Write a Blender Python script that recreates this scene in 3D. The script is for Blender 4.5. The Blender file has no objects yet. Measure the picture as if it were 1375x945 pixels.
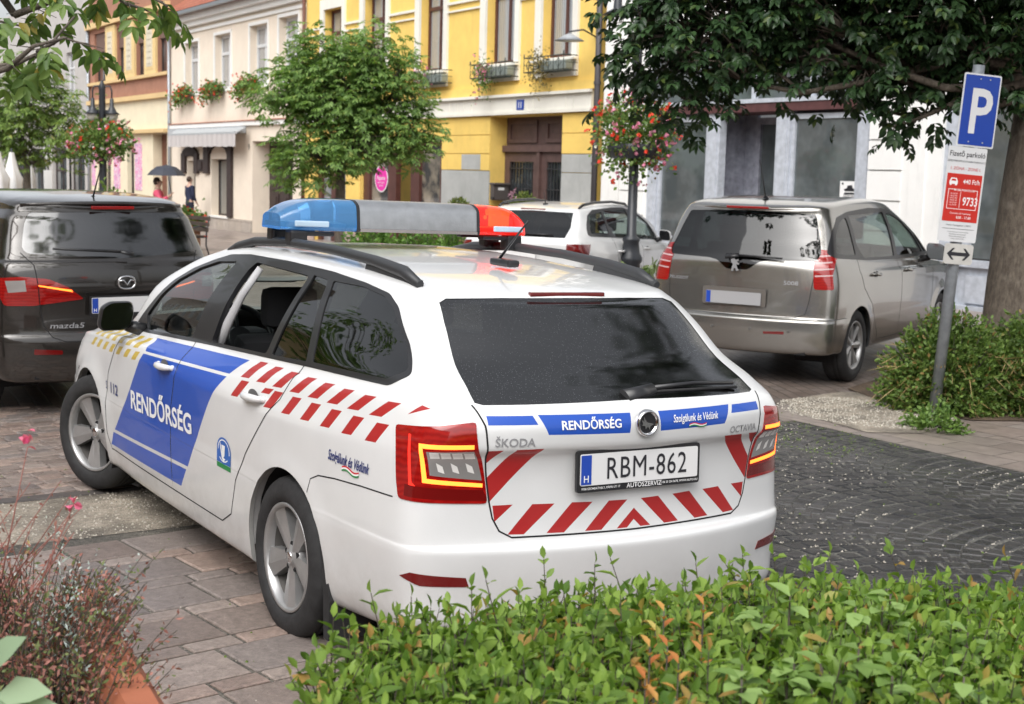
import bpy, bmesh, math, random
import numpy as np
from mathutils import Vector, Matrix, Euler
from mathutils.bvhtree import BVHTree
from mathutils.geometry import delaunay_2d_cdt, tessellate_polygon
R = math.radians
scene = bpy.context.scene
COL = scene.collection

# ---------------------------------------------------------------- camera
CAM_P = Vector((-4.9129, 3.0493, 1.8376))
CAM_YAW, CAM_PITCH, CAM_ROLL, CAM_F = -.5735, .1261, .026, 1891.2 / 1375   # focal in picture widths
def cam_axes(roll):
    fw = Vector((math.cos(CAM_YAW)*math.cos(CAM_PITCH), math.sin(CAM_YAW)*math.cos(CAM_PITCH), -math.sin(CAM_PITCH)))
    r = Vector((math.sin(CAM_YAW), -math.cos(CAM_YAW), 0)); u = r.cross(fw)
    return fw, r*math.cos(roll)+u*math.sin(roll), -r*math.sin(roll)+u*math.cos(roll)
def cam_matrix(roll):
    fw, r, u = cam_axes(roll)
    m = Matrix((r, u, -fw)).transposed().to_4x4(); m.translation = CAM_P
    return m
cam_d = bpy.data.cameras.new('camera'); cam = bpy.data.objects.new('camera', cam_d); COL.objects.link(cam)
cam.matrix_world = Matrix.Translation((0, 0, -.0424)) @ cam_matrix(CAM_ROLL)
cam_d.sensor_width = 36; cam_d.lens = 36*CAM_F; cam_d.clip_end = 600; cam_d.clip_start = .05
cam_d.dof.use_dof = True; cam_d.dof.focus_distance = 5.2; cam_d.dof.aperture_fstop = 6.8
scene.camera = cam

# ---------------------------------------------------------------- sky, sun, exposure (overcast)
SUN_EL, SUN_AZ = R(50), R(128)
world = bpy.data.worlds.new('World'); scene.world = world; world.use_nodes = True
nt = world.node_tree; nt.nodes.clear()
sky = nt.nodes.new('ShaderNodeTexSky'); sky.sky_type = 'NISHITA'; sky.sun_disc = False
sky.sun_elevation = SUN_EL; sky.sun_rotation = math.pi/2 - SUN_AZ; sky.air_density = 1.0; sky.dust_density = 4.0
hsv = nt.nodes.new('ShaderNodeHueSaturation'); hsv.inputs['Saturation'].default_value = .22; hsv.inputs['Value'].default_value = 1.0
bg = nt.nodes.new('ShaderNodeBackground'); bg.inputs[1].default_value = .15
out = nt.nodes.new('ShaderNodeOutputWorld')
nt.links.new(sky.outputs[0], hsv.inputs['Color']); nt.links.new(hsv.outputs[0], bg.inputs[0]); nt.links.new(bg.outputs[0], out.inputs[0])
sun_d = bpy.data.lights.new('sun', 'SUN'); sun_d.energy = 1.4; sun_d.angle = R(62); sun_d.color = (1, .985, .96)
sun = bpy.data.objects.new('sun', sun_d); COL.objects.link(sun)
sun_dir = Vector((math.cos(SUN_AZ)*math.cos(SUN_EL), math.sin(SUN_AZ)*math.cos(SUN_EL), math.sin(SUN_EL)))
sun.rotation_euler = sun_dir.to_track_quat('Z', 'Y').to_euler()
vs = scene.view_settings; vs.view_transform = 'Standard'; vs.look = 'None'; vs.gamma = 1; vs.use_curve_mapping = False; vs.exposure = .62
scene.render.engine = 'CYCLES'
cy = scene.cycles; cy.max_bounces = 7; cy.transparent_max_bounces = 10; cy.use_denoising = True; cy.sample_clamp_indirect = 6
cy.transmission_bounces = 6; cy.glossy_bounces = 4; cy.diffuse_bounces = 3; cy.caustics_reflective = False; cy.caustics_refractive = False

# ---------------------------------------------------------------- materials
MATS = {}
def lin(c):
    if isinstance(c, str):
        c = [int(c[i:i+2], 16)/255 for i in (0, 2, 4)]
        c = [v/12.92 if v <= .04045 else ((v+.055)/1.055)**2.4 for v in c]
    return (c[0], c[1], c[2], 1)
class NT:
    def __init__(s, m): s.t = m.node_tree; s.b = s.t.nodes['Principled BSDF']
    def n(s, typ, **kw):
        x = s.t.nodes.new('ShaderNode'+typ)
        for k, v in kw.items():
            if k in x.inputs: x.inputs[k].default_value = v
            else: setattr(x, k, v)
        return x
    def l(s, a, b): s.t.links.new(a, b)
    def coord(s, kind='Object', scale=(1,1,1), rot=(0,0,0)):
        c = s.n('TexCoord'); m = s.n('Mapping'); m.inputs['Scale'].default_value = scale; m.inputs['Rotation'].default_value = rot
        s.l(c.outputs[kind], m.inputs[0]); return m.outputs[0]
    def mix(s, f, a, b, mode='MIX'):
        m = s.n('Mix', data_type='RGBA', blend_type=mode)
        for i, v in ((0, f), (6, a), (7, b)):
            if hasattr(v, 'links'): s.l(v, m.inputs[i])
            else: m.inputs[i].default_value = v if i == 0 else lin(v)
        return m.outputs[2]
    def noise(s, vec, scale, detail=4, rough=.55):
        x = s.n('TexNoise'); s.l(vec, x.inputs['Vector']); x.inputs['Scale'].default_value = scale
        x.inputs['Detail'].default_value = detail; x.inputs['Roughness'].default_value = rough; return x.outputs[0]
    def ramp(s, f, stops):
        x = s.n('ValToRGB'); s.l(f, x.inputs[0]); e = x.color_ramp.elements
        while len(e) < len(stops): e.new(.5)
        for i, (p, c) in enumerate(stops): e[i].position = p; e[i].color = lin(c) if not isinstance(c, (int, float)) else (c, c, c, 1)
        return x.outputs[0]
    def bump(s, h, strength=.3, dist=.01):
        x = s.n('Bump', Strength=strength, Distance=dist); s.l(h, x.inputs['Height']); s.l(x.outputs[0], s.b.inputs['Normal']); return x
    def math(s, op, a, b=None):
        x = s.n('Math', operation=op)
        for i, v in ((0, a), (1, b)):
            if v is None: continue
            if hasattr(v, 'links'): s.l(v, x.inputs[i])
            else: x.inputs[i].default_value = v
        return x.outputs[0]
def mat(name, col=(.5,.5,.5), rough=.5, metal=0, spec=.5, coat=0, trans=0, ior=1.45, emit=None, es=0, var=0, vscale=6, bump=0, bscale=40, alpha=1):
    if name in MATS: return MATS[name]
    m = bpy.data.materials.new(name); m.use_nodes = True; t = NT(m); b = t.b
    b.inputs['Base Color'].default_value = lin(col); b.inputs['Roughness'].default_value = rough; b.inputs['Metallic'].default_value = metal
    b.inputs['Specular IOR Level'].default_value = spec; b.inputs['Coat Weight'].default_value = coat; b.inputs['Coat Roughness'].default_value = .04
    b.inputs['Transmission Weight'].default_value = trans; b.inputs['IOR'].default_value = ior; b.inputs['Alpha'].default_value = alpha
    if emit: b.inputs['Emission Color'].default_value = lin(emit); b.inputs['Emission Strength'].default_value = es
    if var or bump:
        v = t.coord('Object')
        if var:
            c = lin(col)[:3]
            n = t.noise(v, vscale, 5); f = t.ramp(n, [(.3, 0), (.7, 1)])
            t.l(t.mix(f, tuple(x*(1-var) for x in c), tuple(min(1, x*(1+var)) for x in c)), b.inputs['Base Color'])
        if bump: t.bump(t.noise(v, bscale, 4), bump, .01)
    MATS[name] = m; return m
def glass_mat(name, tint, rough=.02, keep=.35):
    """thin window glass: mirror-like coat over a tinted see-through layer"""
    if name in MATS: return MATS[name]
    m = bpy.data.materials.new(name); m.use_nodes = True; t = NT(m); tr = t.t
    tr.nodes.remove(t.b)
    g = t.n('BsdfGlossy'); g.inputs['Roughness'].default_value = rough; g.inputs['Color'].default_value = (1,1,1,1)
    tp = t.n('BsdfTransparent'); tp.inputs[0].default_value = lin(tint)
    ge = t.n('NewGeometry'); dt = t.n('VectorMath', operation='DOT_PRODUCT'); dt.name = 'ndot'; t.l(ge.outputs['Incoming'], dt.inputs[0]); t.l(ge.outputs['Normal'], dt.inputs[1])
    f5 = t.math('POWER', t.math('SUBTRACT', 1.0, t.math('ABSOLUTE', dt.outputs['Value'])), 5.0)
    k = t.math('MULTIPLY_ADD', f5, .9); k.node.inputs[2].default_value = .06+keep*.03; k.node.use_clamp = True
    mx = t.n('MixShader'); t.l(k, mx.inputs[0]); t.l(tp.outputs[0], mx.inputs[1]); t.l(g.outputs[0], mx.inputs[2])
    t.l(mx.outputs[0], tr.nodes['Material Output'].inputs[0])
    MATS[name] = m; return m

# ---------------------------------------------------------------- object helpers
def tag(o, label=None, cat=None, group=None, kind=None):
    if label: o['label'] = label
    if cat: o['category'] = cat
    if group: o['group'] = group
    if kind: o['kind'] = kind
    return o
def empty(name, label=None, cat=None, loc=(0,0,0), rz=0, group=None):
    o = bpy.data.objects.new(name, None); COL.objects.link(o); o.location = loc; o.rotation_euler = (0, 0, rz); o.empty_display_size = .1
    return tag(o, label, cat, group)
def obj(name, me, mats=None, parent=None, loc=None):
    if isinstance(me, bmesh.types.BMesh):
        bm = me; me = bpy.data.meshes.new(name); bm.to_mesh(me); bm.free()
    o = bpy.data.objects.new(name, me); COL.objects.link(o)
    if mats is not None:
        for m in (mats if isinstance(mats, (list, tuple)) else [mats]): me.materials.append(m)
    if parent: o.parent = parent
    if loc is not None: o.location = loc
    return o
def smooth(o, ang=None):
    me = o.data
    me.polygons.foreach_set('use_smooth', [True]*len(me.polygons))
    if ang is not None: me.set_sharp_from_angle(angle=R(ang))
    return o
class MB:
    """collects shapes into one bmesh"""
    def __init__(s): s.b = bmesh.new(); s.mi = 0
    def _fin(s, vs0, m=None):
        s.b.verts.ensure_lookup_table(); v = s.b.verts[vs0:]
        if m is not None: bmesh.ops.transform(s.b, matrix=m, verts=v)
        return v
    def box(s, c, d, rz=0, m=None, bev=0):
        n = len(s.b.verts); nf = len(s.b.faces)
        r = bmesh.ops.create_cube(s.b, size=1); vs_ = r['verts']
        mm = Matrix.Translation(c) @ Matrix.Rotation(rz, 4, 'Z') @ Matrix.Diagonal((d[0], d[1], d[2], 1))
        bmesh.ops.transform(s.b, matrix=(m @ mm) if m else mm, verts=vs_)
        if bev:
            es = list({e for v in vs_ for e in v.link_edges})
            bmesh.ops.bevel(s.b, geom=es, offset=bev, segments=2, profile=.6, affect='EDGES')
        s.b.faces.ensure_lookup_table()
        for f in s.b.faces[nf:]: f.material_index = s.mi
        return s
    def cyl(s, a, b, r0, r1=None, n=12, caps=True):
        a, b = Vector(a), Vector(b); r1 = r0 if r1 is None else r1
        d = b-a; q = d.to_track_quat('Z', 'Y').to_matrix().to_4x4(); nf = len(s.b.faces)
        mm = Matrix.Translation((a+b)/2) @ q
        bmesh.ops.create_cone(s.b, cap_ends=caps, segments=n, radius1=r0, radius2=r1, depth=d.length, matrix=mm)
        s.b.faces.ensure_lookup_table()
        for f in s.b.faces[nf:]: f.material_index = s.mi; f.smooth = len(f.verts) == 4
        return s
    def tube(s, pts, rad, n=8, caps=True, up=None, flat=1.0):
        pts = [Vector(p) for p in pts]; rings = []
        rr = rad if isinstance(rad, (list, tuple)) else [rad]*len(pts)
        prev = None
        for i, p in enumerate(pts):
            t = (pts[min(i+1, len(pts)-1)]-pts[max(i-1, 0)]).normalized()
            if prev is None: x = t.orthogonal().normalized() if up is None else t.cross(Vector(up)).normalized()
            else: x = (prev - t*prev.dot(t)).normalized()
            prev = x; y = t.cross(x)
            rings.append([s.b.verts.new(p + (x*math.cos(a)+y*math.sin(a)*flat)*rr[i]) for a in [2*math.pi*k/n for k in range(n)]])
        for a, b in zip(rings, rings[1:]):
            for k in range(n):
                f = s.b.faces.new((a[k], a[(k+1) % n], b[(k+1) % n], b[k])); f.material_index = s.mi; f.smooth = True
        if caps:
            f = s.b.faces.new(rings[0][::-1]); f.material_index = s.mi
            f = s.b.faces.new(rings[-1]); f.material_index = s.mi
        return s
    def sphere(s, c, r, sc=(1,1,1), seg=12):
        nf = len(s.b.faces)
        bmesh.ops.create_uvsphere(s.b, u_segments=seg, v_segments=max(6, seg*2//3), radius=r, matrix=Matrix.Translation(c) @ Matrix.Diagonal((*sc, 1)))
        s.b.faces.ensure_lookup_table()
        for f in s.b.faces[nf:]: f.material_index = s.mi; f.smooth = True
        return s
    def lathe(s, prof, n=24, m=None, close=False):
        n0 = len(s.b.verts); rings = []
        for r, z in prof: rings.append([s.b.verts.new((r*math.cos(2*math.pi*k/n), r*math.sin(2*math.pi*k/n), z)) for k in range(n)])
        for a, b in zip(rings, rings[1:]):
            for k in range(n):
                f = s.b.faces.new((a[k], a[(k+1) % n], b[(k+1) % n], b[k])); f.material_index = s.mi; f.smooth = True
        if m is not None:
            s.b.verts.ensure_lookup_table(); bmesh.ops.transform(s.b, matrix=m, verts=s.b.verts[n0:])
        return s
    def prism(s, poly, h, m=None, z0=0):
        """2-D outline in xy extruded z0..z0+h"""
        n0 = len(s.b.verts)
        a = [s.b.verts.new((x, y, z0)) for x, y in poly]; b = [s.b.verts.new((x, y, z0+h)) for x, y in poly]
        fs = []
        fs.append(s.b.faces.new(a[::-1])); fs.append(s.b.faces.new(b))
        for k in range(len(poly)):
            k2 = (k+1) % len(poly); fs.append(s.b.faces.new((a[k], a[k2], b[k2], b[k])))
        for f in fs: f.material_index = s.mi
        if m is not None: bmesh.ops.transform(s.b, matrix=m, verts=a+b)
        return s
    def poly(s, pts, m=None):
        v = [s.b.verts.new(p) for p in pts]; f = s.b.faces.new(v); f.material_index = s.mi
        if m is not None: bmesh.ops.transform(s.b, matrix=m, verts=v)
        return s
    def done(s, name, mats, parent=None, loc=None, fix=False):
        if fix: bmesh.ops.recalc_face_normals(s.b, faces=s.b.faces)
        return obj(name, s.b, mats, parent, loc)
def copy_tree(o, parent=None):
    c = o.copy(); COL.objects.link(c); c.parent = parent
    if parent: c.matrix_parent_inverse = o.matrix_parent_inverse.copy()
    for ch in list(o.children): copy_tree(ch, c)
    return c
_txt_cache = {}
def text_mesh(s, size=1, bold=0, extrude=0, align='CENTER', sx=1, shear=0, res=3, spacing=1):
    """lettering as a bmesh lying in xy, centred vertically on the capitals"""
    cu = bpy.data.curves.new('lettering', 'FONT'); cu.body = s; cu.size = size; cu.align_x = align; cu.offset = bold*size; cu.extrude = extrude
    cu.resolution_u = res; cu.shear = shear; cu.space_character = spacing
    o = bpy.data.objects.new('lettering_tmp', cu)
    me = bpy.data.meshes.new_from_object(o); bpy.data.objects.remove(o); bpy.data.curves.remove(cu)
    b = bmesh.new(); b.from_mesh(me); bpy.data.meshes.remove(me)
    for v in b.verts: v.co.x *= sx; v.co.y -= .35*size
    return b
def text(parent, s, size, m, material, name='lettering', **kw):
    b = text_mesh(s, size, **kw); bmesh.ops.transform(b, matrix=m, verts=b.verts)
    return obj(name, b, material, parent)
# ---------------------------------------------------------------- car bodies
def pchip(x, y, xq):
    x = np.asarray(x, float); y = np.asarray(y, float); h = np.diff(x); d = np.diff(y, axis=0)/h.reshape(-1, *([1]*(y.ndim-1)))
    m = np.zeros_like(y); m[0] = d[0]; m[-1] = d[-1]
    a, b = d[:-1], d[1:]; p = a*b; ok = p > 0
    m[1:-1] = np.where(ok, 2*p/np.where(ok, a+b, 1), 0)
    i = np.clip(np.searchsorted(x, xq, side='right')-1, 0, len(x)-2)
    t = (xq-x[i])/h[i]; sh = [-1]+[1]*(y.ndim-1); t = t.reshape(sh); hh = h[i].reshape(sh)
    return (1+2*t)*(1-t)**2*y[i]+t*(1-t)**2*hh*m[i]+t*t*(3-2*t)*y[i+1]+t*t*(t-1)*hh*m[i+1]
def bspline(P, n):
    """uniform cubic B-spline over control points P (m,3); n samples per span"""
    out = []
    for i in range(len(P)-3):
        for k in range(n if i < len(P)-4 else n+1):
            t = k/n
            w = ((1-t)**3/6, (3*t**3-6*t*t+4)/6, (-3*t**3+3*t*t+3*t+1)/6, t**3/6)
            out.append(sum(w[j]*P[i+j] for j in range(4)))
    return np.array(out)
SIDE_S = [.09, .16, .25, .36, .48, .60, .71, .81, .89, .95]
def level_curve(row, nu):
    """row: z (number or function of x, y), xr, bow, wr, wm, wf, xf, bowf"""
    z, xr, bow, wr, wm, wf, xf, bowf = row[:8]
    rc = (.17 if len(row) < 9 else row[8])*min(1, wr/.5); row = row[:8]
    pts = [(xr+bow*t*t, wr*t) for t in (0, .3, .6)]+[(xr+bow*.72, wr-.95*rc)]
    xc, xd = xr+bow, xf-bowf
    pts += [(xc+.10*rc, wr-.10*rc), (xc+.75*rc, wr)]
    for s in SIDE_S:
        x = xc+(xd-xc)*s; L = xd-xc; xa, xb = xc+L*.42, xc+L*.62
        w = wm-(wm-wr)*((xa-x)/(xa-xc))**2 if x < xa else wm-(wm-wf)*((x-xb)/(xd-xb))**2 if x > xb else wm
        pts.append((x, w))
    pts.append((xd, wf))
    pts += [(xf-bowf*t*t, wf*t) for t in (.85, .6, .3, 0)]
    P = [(x, y, z(x, y) if callable(z) else z) for x, y in pts]
    P = [(P[1][0], -P[1][1], P[1][2])]+P+[(P[-2][0], -P[-2][1], P[-2][2])]
    return bspline(np.array(P), nu)
def make_shell(rows, flare=(), nu=6, nv=4, post=None):
    """half body (y>=0) as a dense quad bmesh with stored normals"""
    C = np.array([level_curve(r, nu) for r in rows])
    v = np.arange(len(rows)); vq = np.linspace(0, len(rows)-1, (len(rows)-1)*nv+1)
    S = pchip(v, C, vq)
    for (cx, cz, r0, amt, wd) in flare:
        X, Z, Y = S[..., 0], S[..., 2], S[..., 1]
        rr = np.sqrt((X-cx)**2+(Z-cz)**2); k = np.exp(-((rr-r0)/wd)**2)*amt*np.clip((Y-.6)/.15, 0, 1)
        S[..., 1] += k
    if post: S = post(S)
    S[:, 0, 1] = 0; S[:, -1, 1] = 0; S[-1, :, 1] = 0
    bm = bmesh.new()
    V = [[bm.verts.new(S[i, j]) for j in range(S.shape[1])] for i in range(S.shape[0])]
    for i in range(S.shape[0]-1):
        for j in range(S.shape[1]-1):
            f = bm.faces.new((V[i][j], V[i+1][j], V[i+1][j+1], V[i][j+1])); f.smooth = True
    bmesh.ops.remove_doubles(bm, verts=bm.verts, dist=.0004)
    bmesh.ops.dissolve_degenerate(bm, edges=bm.edges, dist=.0003)
    bm.normal_update()
    # outward?
    f = max(bm.faces, key=lambda f: f.calc_center_median().y)
    if f.normal.y < 0: bmesh.ops.reverse_faces(bm, faces=bm.faces)
    bm.normal_update()
    L = [bm.verts.layers.float.new(n) for n in ('nx', 'ny', 'nz')]
    for vtx in bm.verts:
        n = Vector(vtx.normal)
        if abs(vtx.co.y) < 1e-5: n.y = 0; n.normalize()
        for l, c in zip(L, n): vtx[l] = c
    bm.faces.layers.int.new('region'); bm.faces.layers.int.new('paint')
    return bm
def rounded(poly, r, n=4):
    out = []; m = len(poly)
    for i in range(m):
        p0, p, p1 = Vector(poly[i-1]), Vector(poly[i]), Vector(poly[(i+1) % m])
        rr = r[i] if isinstance(r, (list, tuple)) else r
        a, b = (p0-p), (p1-p); rr = min(rr, a.length*.48, b.length*.48)
        if rr < 1e-4: out.append(tuple(p)); continue
        A, B = p+a.normalized()*rr, p+b.normalized()*rr
        for k in range(n+1):
            t = k/n; out.append(tuple(A*(1-t)**2+p*2*t*(1-t)+B*t*t))
    return out
def view_def(d, ea, eb, th): return (Vector(ea).normalized(), Vector(eb).normalized(), Vector(d).normalized(), th)
VIEWS = {'side': view_def((0, 1, 0), (1, 0, 0), (0, 0, 1), .12), 'rear': view_def((-1, 0, 0), (0, 1, 0), (0, 0, 1), .25),
         'top': view_def((0, 0, 1), (1, 0, 0), (0, 1, 0), .25), 'corner': view_def((-1, 1, 0), (1, 1, 0), (0, 0, 1), .3),
         'front': view_def((1, 0, 0), (0, 1, 0), (0, 0, 1), .2)}
def in_poly(x, y, poly):
    c = False; j = len(poly)-1
    for i in range(len(poly)):
        xi, yi = poly[i]; xj, yj = poly[j]
        if (yi > y) != (yj > y) and x < (xj-xi)*(y-yi)/(yj-yi)+xi: c = not c
        j = i
    return c
def cut_region(bm, poly, view, region, only=None, limit=None, layer='region'):
    """cut an outline drawn in a side / rear / corner / top view exactly into the skin; faces inside get the region number"""
    ea, eb, dr, th = VIEWS[view]; n = len(poly); lay = bm.faces.layers.int[layer]; rlay = bm.faces.layers.int['region']
    bx0, bx1 = min(p[0] for p in poly), max(p[0] for p in poly); by0, by1 = min(p[1] for p in poly), max(p[1] for p in poly)
    def ok(f):
        return f.normal.dot(dr) > th and (only is None or f[rlay] in only) and (limit is None or limit(f.calc_center_median()))
    def bb(f):
        xs = [v.co.dot(ea) for v in f.verts]; ys = [v.co.dot(eb) for v in f.verts]; return min(xs), max(xs), min(ys), max(ys)
    bm.normal_update()
    cand = {}
    for f in bm.faces:
        q = bb(f)
        if q[1] > bx0-.01 and q[0] < bx1+.01 and q[3] > by0-.01 and q[2] < by1+.01 and ok(f): cand[f] = q
    for i in range(n):
        p, q = poly[i], poly[(i+1) % n]; dx, dy = q[0]-p[0], q[1]-p[1]; L = math.hypot(dx, dy)
        if L < 1e-6: continue
        sx0, sx1 = min(p[0], q[0])-1e-5, max(p[0], q[0])+1e-5; sy0, sy1 = min(p[1], q[1])-1e-5, max(p[1], q[1])+1e-5
        nn = (dy/L, -dx/L); near = []
        for f, (x0, x1, y0, y1) in cand.items():
            if x1 < sx0 or x0 > sx1 or y1 < sy0 or y0 > sy1: continue
            ds = [(v.co.dot(ea)-p[0])*nn[0]+(v.co.dot(eb)-p[1])*nn[1] for v in f.verts]
            if min(ds) < -1e-6 and max(ds) > 1e-6: near.append(f)
        if not near: continue
        geom = set(near)
        for f in near: geom.update(f.edges); geom.update(f.verts)
        r = bmesh.ops.bisect_plane(bm, geom=list(geom), dist=1e-6, plane_co=ea*p[0]+eb*p[1], plane_no=ea*nn[0]+eb*nn[1])
        for f in near:
            if f.is_valid: cand[f] = bb(f)
            else: cand.pop(f, None)
        for e in r['geom_cut']:
            if isinstance(e, bmesh.types.BMEdge):
                for f in e.link_faces: cand[f] = bb(f)
    bm.normal_update(); hit = []
    for f in bm.faces:
        c = f.calc_center_median(); x, y = c.dot(ea), c.dot(eb)
        if bx0 <= x <= bx1 and by0 <= y <= by1 and ok(f) and in_poly(x, y, poly):
            f[lay] = region; hit.append(f)
    return hit
def strip(pts, w):
    """thin closed outline along an open line"""
    P = [Vector(p) for p in pts]; L, Rr = [], []
    for i, p in enumerate(P):
        t = (P[min(i+1, len(P)-1)]-P[max(i-1, 0)]).normalized(); n = Vector((-t.y, t.x))*w/2
        L.append(tuple(p+n)); Rr.append(tuple(p-n))
    return L+Rr[::-1]
def mirror_shell(bm):
    """adds the y<0 half"""
    g = bmesh.ops.duplicate(bm, geom=bm.verts[:]+bm.edges[:]+bm.faces[:])
    nv = [e for e in g['geom'] if isinstance(e, bmesh.types.BMVert)]; nf = [e for e in g['geom'] if isinstance(e, bmesh.types.BMFace)]
    ly = bm.verts.layers.float['ny']
    for v in nv: v.co.y = -v.co.y; v[ly] = -v[ly]
    bmesh.ops.reverse_faces(bm, faces=nf)
    bmesh.ops.remove_doubles(bm, verts=[v for v in bm.verts if abs(v.co.y) < 1e-5], dist=1e-5)
    bm.normal_update()
def pull(bm, regions, name, mats, parent, matmap=None, sel=None, thick=0, offset=0, inner=None, fuse=False):
    """copies the faces of some regions into a mesh of its own, with the skin's own smooth normals"""
    lay = bm.faces.layers.int['region']; pl = bm.faces.layers.int['paint']; L = [bm.verts.layers.float[n] for n in ('nx', 'ny', 'nz')]
    fs = [f for f in bm.faces if f[lay] in regions and (sel is None or sel(f.calc_center_median()))]
    if not fs: return None
    idx = {}; co = []; no = []; faces = []; mi = []
    for f in fs:
        r = []
        for v in f.verts:
            if v not in idx:
                idx[v] = len(co); n = Vector((v[L[0]], v[L[1]], v[L[2]])); n = n.normalized() if n.length > .01 else Vector((0, 0, 1))
                co.append(v.co+n*offset); no.append(n)
            r.append(idx[v])
        faces.append(r); mi.append(matmap.get(f[pl], 0) if matmap else 0)
    nf0 = len(faces); n0 = len(co)
    if thick:
        edges = {}
        for r in faces:
            for k in range(len(r)):
                e = (r[k], r[(k+1) % len(r)])
                if (e[1], e[0]) in edges: del edges[(e[1], e[0])]
                else: edges[e] = 1
        for i in range(n0): co.append(co[i]-no[i]*thick); no.append(-no[i])
        for j in range(nf0): faces.append([i+n0 for i in faces[j][::-1]]); mi.append(mi[j] if inner is None else inner)
        for (p, q) in edges: faces.append([q, p, p+n0, q+n0]); mi.append(0 if inner is None else inner)
    me = bpy.data.meshes.new(name); me.from_pydata([tuple(c) for c in co], [], faces)
    for m in (mats if isinstance(mats, (list, tuple)) else [mats]): me.materials.append(m)
    me.polygons.foreach_set('material_index', mi); me.polygons.foreach_set('use_smooth', [True]*len(faces)); me.update()
    ln = []
    for pi, p in enumerate(me.polygons):
        rim = pi >= 2*nf0 and thick
        fn = p.normal
        for li in p.loop_indices:
            if rim: ln.append(fn[:])
            else:
                n = no[me.loops[li].vertex_index]; ln.append(n[:])
    me.normals_split_custom_set(ln)
    o = bpy.data.objects.new(name, me); COL.objects.link(o)
    if parent: o.parent = parent
    return o
def shell_bvh(bm): return BVHTree.FromBMesh(bm)
def project(b, bvh, view, off=.0015, side=1):
    """drop a flat bmesh (its xy = the view's axes) on the skin along the view direction"""
    for v in b.verts:
        x, y = v.co.x, v.co.y; ex = v.co.z
        if view == 'side': o, d = Vector((x, 2.5*side, y)), Vector((0, -side, 0))
        elif view == 'rear': o, d = Vector((-4, x, y)), Vector((1, 0, 0))
        else: o, d = Vector((x, y, 3)), Vector((0, 0, -1))
        h = bvh.ray_cast(o, d)
        v.co = (h[0]+h[1]*(off+ex)) if h[0] is not None else o
# ---------------------------------------------------------------- police estate car (car frame: x forward, y left, origin under the rear axle)
CAR_M = cam_matrix(CAM_ROLL) @ cam_matrix(.0534).inverted()
CAR_M.translation.z -= .0424
def pol_roof(x, y):
    return float(np.interp(x, [-.75, -.56, -.3, 0, .4, .8, 1.15, 1.45, 1.7, 2.0, 2.3, 2.6, 2.8], [1.375, 1.402, 1.424, 1.441, 1.455, 1.461, 1.457, 1.44, 1.40, 1.32, 1.20, 1.06, .96]))
def pol_hood(x, y):
    return float(np.interp(x, [2.2, 2.45, 2.8, 3.2, 3.4, 3.5, 3.6], [1.0, .965, .93, .86, .81, .77, .70]))-.05*(y/.7)**4
def belt(x, y): return float(np.interp(x, [-1.1, -.6, 0, 1.0, 2.15, 2.8, 3.3, 3.6], [1.062, 1.062, 1.03, .985, .935, .89, .80, .66]))
def zl(zr, zm, zf, xa=0.0, xb=2.2):
    return lambda x, y: float(np.interp(x, [-1.0, xa, xb, 3.4], [zr, zm, zm, zf]))
POL_FLARE = [(0, .316, .35, .008, .05), (2.686, .316, .35, .018, .06)]
POL_ROWS = [
 (zl(.255, .185, .2), -.96, .10, .74, .79, .70, 3.50, .40),
 (zl(.275, .21, .22), -1.03, .11, .80, .855, .76, 3.55, .42),
 (zl(.33, .30, .3), -1.065, .115, .832, .872, .80, 3.58, .42),
 (zl(.41, .38, .4), -1.085, .145, .843, .880, .82, 3.59, .42),
 (zl(.50, .47, .50), -1.098, .155, .850, .884, .83, 3.595, .42),
 (zl(.560, .54, .55), -1.104, .160, .854, .888, .83, 3.59, .42),
 (zl(.574, .552, .56), -1.102, .160, .854, .888, .83, 3.59, .42),
 (zl(.582, .56, .57), -1.092, .152, .853, .889, .83, 3.58, .42),
 (zl(.590, .58, .58), -1.062, .125, .850, .889, .83, 3.57, .42),
 (zl(.606, .60, .60), -1.056, .122, .850, .889, .83, 3.57, .42),
 (zl(.68, .66, .64), -1.048, .12, .846, .893, .83, 3.56, .42),
 (zl(.80, .76, .70), -1.044, .12, .838, .897, .82, 3.54, .42),
 (zl(.885, .835, .745), -1.055, .12, .828, .898, .81, 3.52, .42),
 (zl(.925, .865, .765), -1.082, .125, .818, .893, .80, 3.51, .42),
 (zl(.985, .91, .785), -1.088, .13, .802, .875, .79, 3.49, .42),
 (lambda x, y: belt(x, y)-.02, -1.065, .13, .775, .835, .76, 3.46, .42),
 (lambda x, y: belt(x, y)+.0 if x < 2.2 else max(belt(x, y), pol_hood(x, y)), -1.045, .13, .760, .815, .73, 3.42, .40),
 (lambda x, y: belt(x, y)+.025 if x < 2.1 else pol_hood(x, y), -1.0, .12, .745, .80, .73, 2.95, .25),
 (lambda x, y: belt(x, y)+.045 if x < 1.9 else max(belt(x, y)+.045, .96), -.965, .115, .735, .792, .745, 2.74, .36),
 (lambda x, y: 1.17, -.845, .11, .70, .752, .70, 2.45, .30),
 (lambda x, y: min(1.28, pol_roof(x, y)-.02), -.715, .10, .66, .700, .635, 2.22, .28),
 (lambda x, y: min(1.36, pol_roof(x, y)-.015), -.615, .09, .615, .652, .58, 1.98, .25),
 (lambda x, y: pol_roof(x, y)-.028, -.585, .09, .59, .620, .555, 1.82, .22),
 (lambda x, y: pol_roof(x, y)-.012, -.565, .085, .565, .590, .52, 1.70, .20),
 (lambda x, y: pol_roof(x, y), -.50, .08, .50, .53, .46, 1.55, .18),
 (lambda x, y: pol_roof(x, y)+.010, -.30, .06, .33, .35, .30, 1.35, .12),
 (lambda x, y: pol_roof(x, y)+.014, -.05, .0, .0, .0, .0, 1.15, .0),
]
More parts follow.
